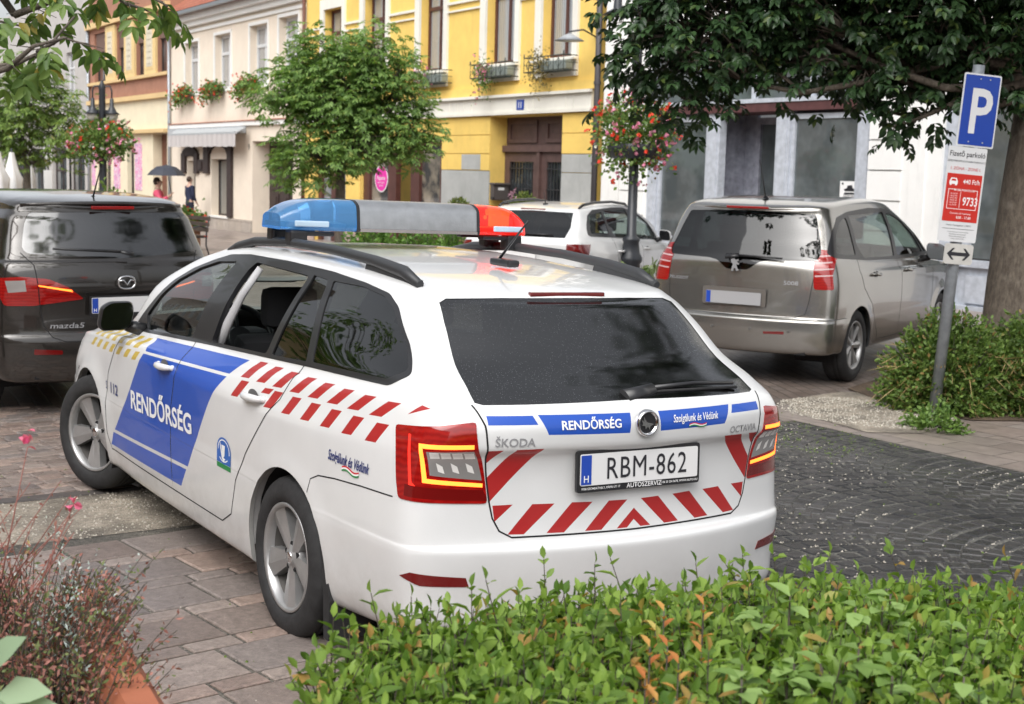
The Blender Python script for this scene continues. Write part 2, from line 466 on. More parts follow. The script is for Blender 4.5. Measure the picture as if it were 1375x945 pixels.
POL_ROWS = [(r if callable(r[0]) else ((lambda z: (lambda x, y: z))(r[0]),)+tuple(r[1:])) for r in POL_ROWS]
# ---BUILD
PAINTW = mat('white_paint', (.66, .665, .665), .30, coat=.8, var=.04, vscale=3)
def weather(m, amt=.12):
    """fine rain film and road dirt on paint"""
    t = NT(m); v = t.coord('Object'); n = t.noise(v, 160, 2, .5)
    bp = t.n('Bump', Strength=amt, Distance=.002); t.l(n, bp.inputs['Height']); t.l(bp.outputs[0], t.b.inputs['Normal'])
weather(PAINTW, .10)
def road_dirt(m, amt=.5, z1=.55, col=(.26, .235, .205)):
    """splashed road dirt, thickest low on the skin"""
    t = NT(m); v = t.coord('Object'); sp = t.n('SeparateXYZ'); t.l(v, sp.inputs[0]); b_ = t.b.inputs['Base Color']
    old = b_.links[0].from_socket if b_.links else None
    low = t.n('MapRange'); t.l(sp.outputs[2], low.inputs[0]); low.inputs[1].default_value = .20; low.inputs[2].default_value = z1; low.inputs[3].default_value = 1; low.inputs[4].default_value = 0
    f = t.math('MULTIPLY', t.math('MULTIPLY', low.outputs[0], t.ramp(t.noise(v, 9, 7, .75), [(.3, .2), (.7, 1)])), amt)
    t.l(t.mix(f, old if old else tuple(b_.default_value)[:3], col), b_)
road_dirt(PAINTW, .55)
BLUE = mat('reflective_blue', (.012, .075, .42), .35, coat=.5); RED = mat('reflective_red', (.36, .018, .018), .4, coat=.4); YEL = mat('reflective_yellow', (.50, .36, .05), .4, coat=.4)
TRIM = mat('black_trim', (.018, .018, .02), .35, coat=.2); RUB = mat('rubber', (.022, .022, .023), .75, var=.3, vscale=20, bump=.2, bscale=60)
DARK = mat('dark_cavity', (.012, .012, .013), .9); LINER = mat('interior_dark', (.03, .031, .034), .85); HEADL = mat('headliner', (.30, .30, .29), .9)
GLASS = glass_mat('tinted_glass', (.10, .115, .115), .02, 1.0); GLASSC = glass_mat('window_glass', (.55, .62, .60))
def rain_glass():
    m = glass_mat('wet_rear_glass', (.07, .078, .083), .10, 2.8); t = NT.__new__(NT); t.t = m.node_tree
    v = t.coord('Object'); vo = t.n('TexVoronoi'); vo.inputs['Scale'].default_value = 130; t.l(v, vo.inputs['Vector'])
    d = t.ramp(vo.outputs['Distance'], [(.0, 1.0), (.28, .0)]); n = t.ramp(t.noise(v, 300, 2), [(.45, 0), (.6, 1)])
    h = t.math('MULTIPLY', d, n); bp = t.n('Bump', Strength=.65, Distance=.003); t.l(h, bp.inputs['Height'])
    for x in t.t.nodes:
        if x.bl_idname == 'ShaderNodeBsdfGlossy': t.l(bp.outputs[0], x.inputs['Normal'])
        if x.name == 'ndot': t.l(bp.outputs[0], x.inputs[1])
    return m
GLASSW = rain_glass()
SILV = mat('alloy', (.42, .42, .42), .38, metal=.7, var=.15, vscale=8); CHROME = mat('chrome', (.75, .75, .76), .12, metal=1)
LAMPR = mat('lamp_red', (.34, .012, .012), .12, coat=1); LAMPG = mat('lamp_glow', (.9, .2, .05), .4, emit=(1, .13, .012), es=3.2)
LAMPC = mat('lamp_clear', (.45, .43, .42), .15, metal=.5, coat=1); LAMPD = mat('lamp_dark_red', (.14, .004, .004), .2, coat=1)
def lamp_structure():
    t = NT(LAMPR); v = t.coord('Object'); w = t.n('TexWave'); w.inputs['Scale'].default_value = 14; w.bands_direction = 'Z'; w.inputs['Distortion'].default_value = 6; t.l(v, w.inputs[0])
    t.l(t.mix(t.math('MULTIPLY', w.outputs[1], .8), (.25, .004, .004), (.36, .010, .008)), t.b.inputs['Base Color'])
lamp_structure()
LETTER_S = mat('badge_letter', (.30, .30, .31), .45, metal=.2); WHITE_T = mat('white_lettering', (.8, .8, .8), .5); BLACK_T = mat('black_lettering', (.02, .02, .025), .5); NAVY_T = mat('navy_lettering', (.02, .035, .16), .5)
PLATE_W = mat('plate_white', (.70, .70, .70), .4, coat=.3); EU_B = mat('plate_blue', (.015, .06, .38), .4)
GREEN_T = mat('green_mark', (.02, .22, .06), .5); REDT = mat('red_mark', (.55, .02, .03), .5)

def make_wheel(name, parent, loc, side, R0=.316, w=.205, rim=.208, style=5, steer=0, rimmat=None, spin=0):
    """axis along y; the outer face looks towards side*y"""
    rimmat = rimmat or SILV
    wh = bpy.data.objects.new(name, None); COL.objects.link(wh); wh.parent = parent; wh.location = loc
    wh.rotation_euler = (0, 0, steer+(0 if side > 0 else math.pi))
    M = Matrix.Rotation(-math.pi/2, 4, 'X')  # local z -> +y
    h = w/2
    prof = [(rim+.004, h-.018), (rim+.012, h-.006), (rim+.03, h+.004), (R0-.055, h+.006), (R0-.03, h-.002), (R0-.012, h-.012), (R0-.003, h-.026), (R0, h-.045), (R0, h-.06), (R0-.006, h-.062), (R0-.006, h-.068), (R0, h-.07),
            (R0+.0, .012), (R0-.006, .01), (R0-.006, -.002), (R0, -.004), (R0, -h+.03), (R0-.02, -h+.008), (rim+.02, -h), (rim, -h+.02)]
    MB().lathe(prof, 48, M).done('tyre', RUB, wh)
    b = MB()
    b.lathe([(rim-.0, h-.026), (rim+.007, h-.012), (rim+.006, h-.006), (rim-.004, h-.006), (rim-.012, h-.016), (rim-.016, h-.045)], 48, M); b.mi = 1; b.lathe([(rim-.016, h-.045), (rim-.022, h-.07), (rim-.03, -h+.03)], 48, M); b.mi = 0
    n = style; zo = h-.022
    for k in range(n):
        a = 2*math.pi*k/n+spin; T = M @ Matrix.Rotation(a, 4, 'Z')
        wi, wo = (.030, .060) if style == 5 else (.022, .036)
        P = {'a0': (.03, wi*.8, zo-.014), 'a1': (.03, -wi*.8, zo-.014), 'c0': (.03, 0, zo-.006), 'b0': (rim-.014, wo, zo-.006), 'b1': (rim-.014, -wo, zo-.006), 'c1': (rim-.012, wo*.15, zo+.006),
             'd0': (.05, wi*.9, zo-.05), 'd1': (.05, -wi*.9, zo-.05), 'e0': (rim-.02, wo, zo-.05), 'e1': (rim-.02, -wo, zo-.05)}
        V = {k2: b.b.verts.new(T @ Vector(p)) for k2, p in P.items()}
        for f in (('c0', 'c1', 'b0', 'a0'), ('a1', 'b1', 'c1', 'c0'), ('a0', 'b0', 'e0', 'd0'), ('d1', 'e1', 'b1', 'a1'), ('b0', 'c1', 'b1', 'e1', 'e0')):
            b.b.faces.new([V[x] for x in f])
    b.lathe([(.0, zo-.001), (.028, zo-.001), (.031, zo-.008), (.058, zo-.012), (.064, zo-.02), (.064, zo-.06)], 30, M)
    b.done('rim', [rimmat, mat('rim_barrel', (.10, .095, .09), .6, metal=.3)], wh)
    b = MB(); b.mi = 0
    for k in range(5):
        a = 2*math.pi*(k+.5)/5+spin; T = M @ Matrix.Rotation(a, 4, 'Z')
        b.cyl(T @ Vector((.05, 0, zo-.03)), T @ Vector((.05, 0, zo-.0105)), .0125, n=10)
    b.mi = 1
    b.lathe([(.0, -.02), (.13, -.02), (.135, -.03), (.135, -.05), (rim-.02, -.045), (rim-.02, -.09), (0, -.09)], 30, M)
    b.done('brake_disc', [DARK, mat('brake_metal', (.09, .08, .075), .5, metal=.6)], wh)
    bb = MB().lathe([(0, zo+.0035), (.020, zo+.0035), (.023, zo+.001), (.0245, zo-.002)], 20, M).done('hub_cap', CHROME, wh)
    return wh
def arch_liner(parent, cx, cz, r, y_out, side, name='arch_liner'):
    b = MB(); n = 24; n0 = []
    for k in range(n+1):
        a = math.pi*(-.12+1.24*k/n)
        n0.append([b.b.verts.new((cx+r*math.cos(a)*s, side*y, cz+r*math.sin(a)*s)) for y, s in ((y_out, 1.0), (y_out-.03, .985), (y_out-.36, .99), (y_out-.37, .15))])
    for a, c in zip(n0, n0[1:]):
        for i in range(3): f = b.b.faces.new((a[i], a[i+1], c[i+1], c[i])); f.smooth = True
    return b.done(name, DARK, parent)
def cut_arch(bm, cx, cz, r, zb=-.2):
    n = 40; poly = [(cx+r*math.cos(a), cz+r*math.sin(a)) for a in [math.pi*k/n for k in range(n+1)]]
    poly = [(cx+r, zb)]+poly+[(cx-r, zb)]
    VIEWS['sidew'] = view_def((0, 1, 0), (1, 0, 0), (0, 0, 1), -2)
    cut_region(bm, poly, 'sidew', 99, limit=lambda c: c.y > .45)
    lay = bm.faces.layers.int['region']
    bmesh.ops.delete(bm, geom=[f for f in bm.faces if f[lay] == 99], context='FACES')
def arch_lip(bm, cx, cz, r, parent, side, paint, yi=.05):
    """folded edge of the wheel opening"""
    es = [e for e in bm.edges if len(e.link_faces) == 1 and all(abs(math.hypot(v.co.x-cx, v.co.z-cz)-r) < .004 and v.co.y*side > .45 and v.co.z > .12 for v in e.verts)]
    b = bmesh.new(); mp = {}
    def g(v, k):
        key = (v, k)
        if key not in mp:
            c = v.co.copy()
            if k: c.y -= side*yi; d = Vector((c.x-cx, 0, c.z-cz)); c += d.normalized()*.012
            mp[key] = b.verts.new(c)
        return mp[key]
    for e in es:
        p, q = e.verts; f = b.faces.new((g(p, 0), g(q, 0), g(q, 1), g(p, 1))); f.smooth = True
    bmesh.ops.recalc_face_normals(b, faces=b.faces)
    return obj('arch_lip', b, paint, parent)
def plate(parent, m4, w=.52, h=.11, txt=None, eu='H', frame_txt=None):
    """m4: x right, y up, z out"""
    b = MB(); b.mi = 0; b.prism(rounded([(-w/2-.012, -h/2-.024), (w/2+.012, -h/2-.024), (w/2+.012, h/2+.012), (-w/2-.012, h/2+.012)], .012), .012, m4)
    p = b.done('number_plate', TRIM, parent)
    b = MB(); b.mi = 0; b.prism(rounded([(-w/2, -h/2), (w/2, -h/2), (w/2, h/2), (-w/2, h/2)], .008), .003, m4, .0125)
    b.mi = 1; b.prism([(-w/2+.003, -h/2+.004), (-w/2+.046, -h/2+.004), (-w/2+.046, h/2-.004), (-w/2+.003, h/2-.004)], .001, m4, .0158)
    b.done('plate_face', [PLATE_W, EU_B], p)
    text(p, eu, .034, m4 @ Matrix.Translation((-w/2+.024, -h*.28, .0175)), WHITE_T, bold=.01)
    if txt: text(p, txt, .108, m4 @ Matrix.Translation((.028, .002, .0175)), BLACK_T, sx=.84, bold=0, spacing=1.08)
    if frame_txt:
        for s, sz, x in frame_txt: text(p, s, sz, m4 @ Matrix.Translation((x, -h/2-.011, .0135)), WHITE_T, bold=.01)
    return p
def MR(x, y, z, tilt=0, yaw=0):
    """frame on a rear face: x to the viewer's right (-y), y up, z backwards"""
    m = Matrix(((0, 0, -1, x), (-1, 0, 0, y), (0, 1, 0, z), (0, 0, 0, 1)))
    return m @ Matrix.Rotation(yaw, 4, 'Y') @ Matrix.Rotation(tilt, 4, 'X')
def seat(parent, x, y, z=.28, name='seat', w=.5, col=None):
    col = col or LINER
    b = MB()
    b.box((x+.12, y, z+.13), (.5, w, .16), bev=.05)
    b.box((x-.13, y, z+.45), (.14, w-.02, .62), m=Matrix.Translation((x-.13, 0, z+.2)) @ Matrix.Rotation(R(-14), 4, 'Y') @ Matrix.Translation((-x+.13, 0, -z-.2)), bev=.05)
    s = b.done(name, col, parent); smooth(s, 40)
    h = MB().box((x-.29, y, z+.88), (.1, .27, .19), bev=.045).cyl((x-.27, y-.06, z+.72), (x-.28, y-.06, z+.84), .008).cyl((x-.27, y+.06, z+.72), (x-.28, y+.06, z+.84), .008).done('headrest', col, s); smooth(h, 40)
    return s
def steering(parent, c, tilt=25, r=.185):
    M = Matrix.Translation(c) @ Matrix.Rotation(R(-90+tilt), 4, 'Y')
    b = MB(); pts = [M @ Vector((r*math.cos(a), r*math.sin(a), 0)) for a in [2*math.pi*k/28 for k in range(29)]]
    b.tube(pts, .015, 8, caps=False)
    b.cyl(M @ Vector((0, 0, -.02)), M @ Vector((0, 0, .04)), .07, .06, 16)
    for a in (0, math.pi, -math.pi/2): b.tube([M @ Vector((.05*math.cos(a), .05*math.sin(a), .01)), M @ Vector((r*math.cos(a), r*math.sin(a), 0))], .014, 6)
    return b.done('steering_wheel', TRIM, parent)
def floor_pan(parent, x0, x1, hw, z=.24, arches=()):
    return MB().box(((x0+x1)/2, 0, z), (x1-x0, hw*2, .06)).done('floor_pan', DARK, parent)
def handle(parent, x, y, z, side, paint, L=.19, dz=.006):
    b = MB(); pts = []
    for k in range(9):
        t = k/8; pts.append((x+L*(.5-t), side*(y+.004+.030*math.sin(math.pi*min(1, max(0, t)))**.5), z+dz*(t-.5)))
    b.tube(pts, [.010, .014, .016, .0165, .0165, .0165, .016, .014, .010], 10, flat=1.0)
    for p in (pts[0], pts[-1]): b.sphere(p, .014)
    o = b.done('handle', paint, parent)
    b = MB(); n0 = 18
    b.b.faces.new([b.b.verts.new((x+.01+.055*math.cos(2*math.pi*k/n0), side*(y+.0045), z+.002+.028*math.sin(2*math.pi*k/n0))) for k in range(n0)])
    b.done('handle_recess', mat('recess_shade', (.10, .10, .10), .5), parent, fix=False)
    return o
def wing_mirror(parent, x, y, z, side, shell, glassm, s=1):
    """housing seen from behind: mirror glass faces rearwards"""
    b = MB()
    out = rounded([(0, .02), (.015, .115), (.06, .142), (.165, .145), (.178, .10), (.165, .035), (.14, .0), (.02, -.005)], .02)
    out = [((p[0]-.09)*s, (p[1]-.07)*s) for p in out][::1]
    rings = []
    for dx, k in ((0, .93), (.012, 1.0), (.05, .98), (.09, .82), (.115, .5), (.12, .1)):
        rings.append([b.b.verts.new((x+dx*s, side*(y-p[0]*k*1.0), z+p[1]*k)) for p in out])
    for a, c in zip(rings, rings[1:]):
        for i in range(len(a)): f = b.b.faces.new((a[i], a[(i+1) % len(a)], c[(i+1) % len(a)], c[i])); f.smooth = True
    b.b.faces.new(rings[-1])
    h = b.done('wing_mirror', shell, parent, fix=True)
    b = MB(); b.poly([(x+.008-p[0]*.16, side*(y-p[0]*.90), z+p[1]*.90) for p in out]); b.done('mirror_glass', mat('mirror', (.55, .57, .58), .04, metal=1), h, fix=True)
    MB().tube([(x+.05, side*(y-.06*s), z-.05*s), (x+.03, side*(y-.15*s), z-.075*s)], [.03*s, .035*s], 8).done('mirror_arm', TRIM, h)
    return h
def wiper(parent, pts, cover_r=.03):
    b = MB(); pts = [Vector(p) for p in pts]
    b.tube(pts[:2], [cover_r, cover_r*.7], 10, flat=.6); b.tube(pts[1:], [.012]+[.008]*(len(pts)-2), 6)
    d = (pts[-1]-pts[-2]).normalized()
    return b.done('wiper', TRIM, parent)

def build_police():
    root = empty('police_car', 'white police estate car with blue panels, red stripes and a roof light bar', 'car')
    root.matrix_world = CAR_M
    bm = make_shell(POL_ROWS, flare=POL_FLARE)
    # --- greenhouse, left half only (mirrored later)
    dlo = [(2.23, .955), (2.091, .944), (1.09, 1.005), (.417, 1.038), (.013, 1.057), (-.593, 1.078), (-.68, 1.128), (-.575, 1.222), (-.406, 1.333), (-.30, 1.373), (-.1, 1.395), (.179, 1.412), (.612, 1.420), (1.036, 1.415), (1.30, 1.395), (1.50, 1.355), (1.70, 1.297), (1.85, 1.225), (2.03, 1.105), (2.16, 1.01)]
    cut_region(bm, rounded(dlo, .02, 3), 'side', 5)
    fg = [(2.0, .962), (1.30, 1.008), (1.175, 1.372), (1.42, 1.352), (1.60, 1.307), (1.78, 1.235), (1.93, 1.14), (2.06, 1.03)]
    cut_region(bm, rounded(fg, .012, 3), 'side', 6, only={5})
    ro = [(1.05, 1.022), (.43, 1.052), (.365, 1.378), (.93, 1.388), (.985, 1.35)]
    cut_region(bm, rounded(ro, .02, 3), 'side', 7, only={5})
    cut_region(bm, rounded([(.375, 1.056), (.055, 1.073), (.19, 1.378), (.325, 1.385)], .008, 2), 'side', 8, only={5})
    cut_region(bm, rounded([(.145, 1.378), (.005, 1.078), (-.565, 1.098), (-.645, 1.138), (-.552, 1.224), (-.39, 1.322), (-.285, 1.360), (-.1, 1.379)], .015, 3), 'side', 9, only={5})
    # door skins
    fd = [(2.12, .93), (2.2, .82), (2.30, .70), (2.335, .54), (2.30, .385), (2.255, .305), (1.281, .305), (1.29, .40), (1.297, .501), (1.286, .674), (1.25, .78), (1.225, .87), (1.224, .909), (1.231, 1.02)]
    rd = [(1.231, 1.02), (1.224, .909), (1.225, .87), (1.25, .78), (1.286, .674), (1.297, .501), (1.29, .40), (1.281, .305), (.66, .305), (.55, .36), (.495, .515), (.387, .65), (.21, .826), (.118, .917), (.06, 1.06)]
    cut_region(bm, fd, 'side', 1, only={0}); cut_region(bm, rd, 'side', 2, only={0})
    # tailgate and rear glass, rear view (y, z) half outlines
    cut_region(bm, [(-.1, .607), (.49, .612), (.535, .635), (.56, .68), (.572, .733), (.61, 1.0), (.632, 1.062), (.605, 1.15), (.575, 1.28), (.548, 1.385), (-.1, 1.415)], 'rear', 3, only={0})
    cut_region(bm, [(-.1, 1.072), (.595, 1.062), (.618, 1.068), (.612, 1.10), (.582, 1.20), (.556, 1.30), (.535, 1.362), (.50, 1.375), (.3, 1.381), (-.1, 1.383)], 'rear', 10, only={3, 0})
    cut_region(bm, [(-.05, .600), (.50, .605), (.545, .63), (.56, .66), (.56, .60), (.50, .590), (-.05, .585)], 'rear', 0)
    # tail lamp, seen from the corner
    lamp = [(.045, .972), (-.245, 1.012), (-.262, .90), (-.286, .731), (.003, .738), (.018, .80), (.03, .90)]
    cut_region(bm, rounded(lamp, .012, 2), 'corner', 11)
    cut_region(bm, [(-.245, .937), (-.066, .933), (-.083, .802), (-.268, .787), (-.268, .800), (-.097, .816), (-.082, .919), (-.245, .923)], 'corner', 1, only={11}, layer='paint')
    cut_region(bm, [(-.245, .915), (-.095, .910), (-.106, .828), (-.265, .811)], 'corner', 2, only={11}, layer='paint')
    for k in range(4): cut_region(bm, [(-.105-.036*k, .908), (-.135-.036*k, .909), (-.137-.036*k, .888), (-.107-.036*k, .887)], 'corner', 4, only={11}, layer='paint')
    for k in range(3): cut_region(bm, [(-.125-.045*k, .872), (-.145-.045*k, .86), (-.152-.045*k, .835), (-.132-.045*k, .842)], 'corner', 4, only={11}, layer='paint')
    cut_region(bm, [(-.020, .955), (-.030, .955), (-.046, .80), (-.09, .765), (-.085, .758), (-.036, .79)], 'corner', 5, only={11}, layer='paint')
    cut_region(bm, [(-.27, .778), (-.02, .79), (-.02, .75), (-.29, .74)], 'corner', 3, only={11}, layer='paint')
    cut_region(bm, [(-.02, .48), (-.06, .498), (-.24, .484), (-.25, .452), (-.095, .455)], 'corner', 12)
    # rear bumper joint
    jl = [(-.80, .735), (-.60, .728), (-.41, .715), (-.28, .70), (-.22, .675), (-.205, .62)]
    cut_region(bm, strip(jl, .005), 'side', 30, only={0})
    lay = bm.faces.layers.int['region']
    for f in bm.faces:
        c = f.calc_center_median()
        if f[lay] == 0 and c.x < -.2 and c.z < (float(np.interp(c.x, [-.8, -.41, -.28, -.22, -.20], [.735, .715, .70, .675, .62])) if c.y > .72 and c.x > -.86 else .735) and math.hypot(c.x, c.z-.316) > .34: f[lay] = 4
    # gaps
    for ln in ([(p[0], p[1]) for p in fd[:8]], [(p[0], p[1]) for p in fd[7:]], [(2.26, .305), (.66, .305)], [(p[0], p[1]) for p in rd[8:]]):
        cut_region(bm, strip(ln, .006), 'side', 30, only={0, 1, 2})
    cut_region(bm, strip([(-.02, .6065), (.49, .6115), (.535, .635), (.56, .68), (.572, .733), (.598, .9), (.61, 1.0), (.632, 1.062)], .006), 'rear', 30, only={0, 3, 4})
    # wheel openings
    cut_arch(bm, 0, .316, .352); cut_arch(bm, 2.686, .316, .352)
    # windscreen
    cut_region(bm, [(-.1, 1.0), (.60, 1.0), (.60, 1.12), (.555, 1.30), (.50, 1.385), (-.1, 1.405)], 'front', 13, only={0}, limit=lambda c: c.x > 1.2)
    cut_region(bm, [(-.1, .60), (.45, .62), (.50, .72), (-.1, .74)], 'front', 30, only={0}, limit=lambda c: c.x > 3)
    cut_region(bm, [(.54, .60), (.95, .64), (.95, .74), (.53, .735)], 'front', 12, only={0}, limit=lambda c: c.x > 2.9)
    # reflective foil
    P = 'paint'; W = {0, 1, 2}
    cut_region(bm, [(1.731, .952), (.56, 1.008), (.66, .937), (1.70, .893)], 'side', 1, only=W, layer=P)
    cut_region(bm, [(1.715, .880), (.672, .924), (.80, .79), (.93, .63), (1.07, .455), (2.19, .420), (2.13, .47), (1.9, .68)], 'side', 1, only=W, layer=P)
    cut_region(bm, [(2.215, .402), (1.09, .438), (1.165, .345), (2.262, .328)], 'side', 1, only=W, layer=P)
    for k in range(8):   # upper row of red bars
        x = .542-.158*k; z = .942+.0045*k; cut_region(bm, [(x, z), (x-.088, z+.075-.002*k), (x-.164, z+.080-.002*k), (x-.082, z+.006)], 'side', 2, only=W, layer=P)
    for k in range(8):
        if k == 1: continue
        x = .560-.160*k-(.01*k if k > 1 else 0)*.4; z = .862+.0037*k; cut_region(bm, [(x, z), (x-.044, z+.070), (x-.120, z+.075), (x-.070, z+.005)], 'side', 2, only=W, layer=P)
    cut_region(bm, [(.30, .915), (.28, .937), (.20, .944), (.225, .92)], 'side', 2, only=W, layer=P)
    cut_region(bm, [(-.788, 1.012), (-.836, 1.050), (-.88, 1.045)], 'side', 2, only=W, layer=P)
    for k in range(7):
        x = 1.90+.135*k; z = .886-.006*k; cut_region(bm, [(x, z), (x-.055, z+.052), (x-.12, z+.058), (x-.075, z+.006)], 'side', 3, only=W, layer=P)
        x = 1.885+.14*k; z = .828-.006*k; cut_region(bm, [(x, z), (x-.045, z+.046), (x-.115, z+.052), (x-.07, z+.006)], 'side', 3, only=W, layer=P)
    T = {3}
    for q in ([(.60, 1.031), (.442, 1.032), (.428, 1.003), (.60, 1.002)], [(.423, 1.034), (.062, 1.032), (.068, .963), (.390, .968)]): cut_region(bm, q, 'rear', 1, only=T, layer=P)
    for q in ([(.607, .915), (.545, .917), (.60, .86)], [(.498, .918), (.40, .920), (.572, .735), (.60, .80)], [(.56, .723), (.487, .724), (.552, .667)], [(.505, .622), (.415, .722), (.330, .720), (.445, .620)],
              [(.360, .619), (.262, .720), (.178, .717), (.292, .617)], [(.208, .616), (.110, .716), (.030, .714), (.14, .615)], [(.075, .614), (-.02, .70), (-.02, .66), (.03, .614)]): cut_region(bm, q, 'rear', 2, only=T, layer=P)
    mirror_shell(bm)
    # drop the open window on the left; the right one keeps its glass
    body = pull(bm, {0, 30}, 'body', [PAINTW, BLUE, RED, YEL, HEADL], root, {0: 0, 1: 1, 2: 2, 3: 3}, thick=.018, inner=4)
    pull(bm, {30}, 'panel_gap', DARK, root, offset=.0008)
    bvh = shell_bvh(bm)
    for s in (1, -1):
        sel = (lambda c: c.y > 0) if s > 0 else (lambda c: c.y < 0)
        fdo = pull(bm, {1}, 'front_door', [PAINTW, BLUE, RED, YEL, LINER], root, {0: 0, 1: 1, 2: 2, 3: 3}, sel, thick=.02, inner=4)
        rdo = pull(bm, {2}, 'rear_door', [PAINTW, BLUE, RED, YEL, LINER], root, {0: 0, 1: 1, 2: 2, 3: 3}, sel, thick=.02, inner=4)
        handle(fdo, 1.375, .888, .868, s, PAINTW); handle(rdo, .335, .876, .893, s, PAINTW)
        pull(bm, {5}, 'window_frame', [TRIM], root, None, sel, thick=.022, offset=.002)
        pull(bm, {6}, 'window', GLASSC, root, None, sel, offset=-.006)
        if s < 0: pull(bm, {7}, 'window', GLASS, root, None, sel, offset=-.006)
        pull(bm, {8}, 'window', GLASS, root, None, sel, offset=-.004)
        pull(bm, {9}, 'window', GLASS, root, None, sel, offset=-.002)
        pull(bm, {11}, 'tail_light', [LAMPR, LAMPG, LAMPC, LAMPD, mat('lamp_white', (.7, .68, .66), .2), mat('lamp_red_glow', (.8, .02, .02), .4, emit=(1, .03, .01), es=.9)], root, {0: 0, 1: 1, 2: 2, 3: 3, 4: 4, 5: 5}, sel, thick=.02, offset=.003)
        pull(bm, {12}, 'reflector', [LAMPD], root, None, lambda c: sel(c) and c.x < 0, thick=.01, offset=.002)
        pull(bm, {12}, 'headlight', [LAMPC], root, None, lambda c: sel(c) and c.x > 0, thick=.01, offset=.002)
        for cx in (0, 2.686): arch_liner(root, cx, .316, .37, .84, s); arch_lip(bm, cx, .316, .352, root, s, PAINTW)
        wing_mirror(root, 2.0, .928, 1.028, s, TRIM, None)
        # roof rail
        rr = MB(); rr.tube([(1.42, s*.575, 1.405), (1.30, s*.58, 1.435), (1.10, s*.578, 1.470), (.75, s*.57, 1.492), (.3, s*.562, 1.490), (-.05, s*.555, 1.474), (-.28, s*.552, 1.452), (-.40, s*.55, 1.415)], [.014, .02, .021, .021, .021, .022, .024, .016], 10, flat=1)
        rr.prism([(.05, 1.40), (-.36, 1.38), (-.40, 1.43), (-.05, 1.478), (.02, 1.47)], .022, Matrix(((1, 0, 0, 0), (0, 0, 1, s*.548-.011), (0, 1, 0, 0), (0, 0, 0, 1))))
        rr.prism([(1.44, 1.385), (1.15, 1.41), (1.18, 1.46), (1.30, 1.44)], .022, Matrix(((1, 0, 0, 0), (0, 0, 1, s*.572-.011), (0, 1, 0, 0), (0, 0, 0, 1))))
        rr.done('roof_rail', mat('rail_grey', (.035, .037, .04), .45), root, fix=True)
        # mud flap
        fl = MB(); fl.prism([(-.345, .10), (-.385, .10), (-.385, .25), (-.35, .42), (-.30, .52), (-.29, .42), (-.33, .25)], .175, Matrix(((1, 0, 0, 0), (0, 0, s, s*.685), (0, 1, 0, 0), (0, 0, 0, 1)))); fl.done('mud_flap', RUB, root, fix=True)
    tg = pull(bm, {3}, 'tailgate', [PAINTW, BLUE, RED, YEL, LINER], root, {0: 0, 1: 1, 2: 2, 3: 3}, thick=.02, inner=4)
    rg = pull(bm, {10}, 'rear_window', GLASSW, root, offset=-.002)
    pull(bm, {4}, 'rear_bumper', [PAINTW, LINER], root, thick=.02, inner=1)
    pull(bm, {13}, 'windscreen', GLASSC, root)
    # dark frit line round the rear window
    wheels = [make_wheel('wheel', root, (0, .775, .316), 1, spin=.35), make_wheel('wheel', root, (0, -.775, .316), -1), make_wheel('wheel', root, (2.686, .765, .316), 1, steer=R(20), spin=.25), make_wheel('wheel', root, (2.686, -.765, .316), -1, steer=R(20))]
    floor_pan(root, -.95, 3.4, .5, .25)
    MB().box((-.58, 0, .40), (.60, 1.2, .14)).box((1.35, 0, .24), (1.4, 1.6, .04)).done('underbody', DARK, root)
    # third brake light
    b = MB(); pts = [(.19, 1.385), (.0, 1.389), (-.19, 1.385)]
    b.box((-.553, 0, 1.3945), (.02, .34, .016), bev=.004); b.done('brake_light', LAMPD, root)
    # wiper
    wiper(tg, [(-1.01, .045, 1.078), (-.985, -.10, 1.10), (-.965, -.3, 1.108), (-.955, -.50, 1.10)], .030)
    b = MB(); b.tube([(-.992, -.06, 1.088), (-.978, -.3, 1.087), (-.955, -.52, 1.083)], .006, 6); b.done('wiper_blade', RUB, tg)
    # lettering on tailgate
    def rtext(s, size, y, z, m, **kw):
        t = text_mesh(s, size, **kw)
        for v in t.verts: v.co = Vector((y-v.co.x, z+v.co.y, 0))
        project(t, bvh, 'rear', .003); return obj('lettering', t, m, tg)
    rtext('RENDŐRSÉG', .040, .225, .999, WHITE_T, bold=.02, sx=1.05)
    rtext('Szolgálunk és Védünk', .036, -.235, 1.003, WHITE_T, bold=.012, sx=.72, shear=.25)
    rtext('ŠKODA', .040, .508, .945, LETTER_S, bold=.012, sx=1.05); rtext('OCTAVIA', .036, -.50, .942, LETTER_S, bold=.012, sx=1.0)
    sw = MB()
    for k, mt in enumerate((REDT, WHITE_T, GREEN_T)):
        sw.mi = k
        for j in range(8):
            x0, x1 = -.20-.011*j, -.20-.011*(j+1); f0, f1 = .004*math.sin(j*.8), .004*math.sin((j+1)*.8); z = .981-.004*k
            sw.poly([(x0, z+f0, 0), (x1, z+f1, 0), (x1, z-.004+f1, 0), (x0, z-.004+f0, 0)])
    project(sw.b, bvh, 'rear', .0035); sw.done('tricolour_mark', [REDT, WHITE_T, GREEN_T], tg)
    # badge
    bd = MB(); Mb = MR(-1.0855, 0, .996); bd.mi = 0
    bd.lathe([(.0, .004), (.036, .004), (.037, .010), (.041, .014), (.046, .012), (.048, .004), (.048, -.005)], 36, Mb); bd.mi = 1
    bd.lathe([(.0, .0055), (.036, .0055)], 30, Mb); bd.mi = 0
    bd.prism([(.026, -.004), (-.006, .004), (-.022, .026), (-.018, .006), (-.030, .014), (-.022, -.004), (-.028, -.008), (-.012, -.010), (-.010, -.022), (.0, -.012), (.010, -.026), (.010, -.012)], .003, Mb, .0058)
    bd.done('badge', [CHROME, TRIM], tg, fix=True)
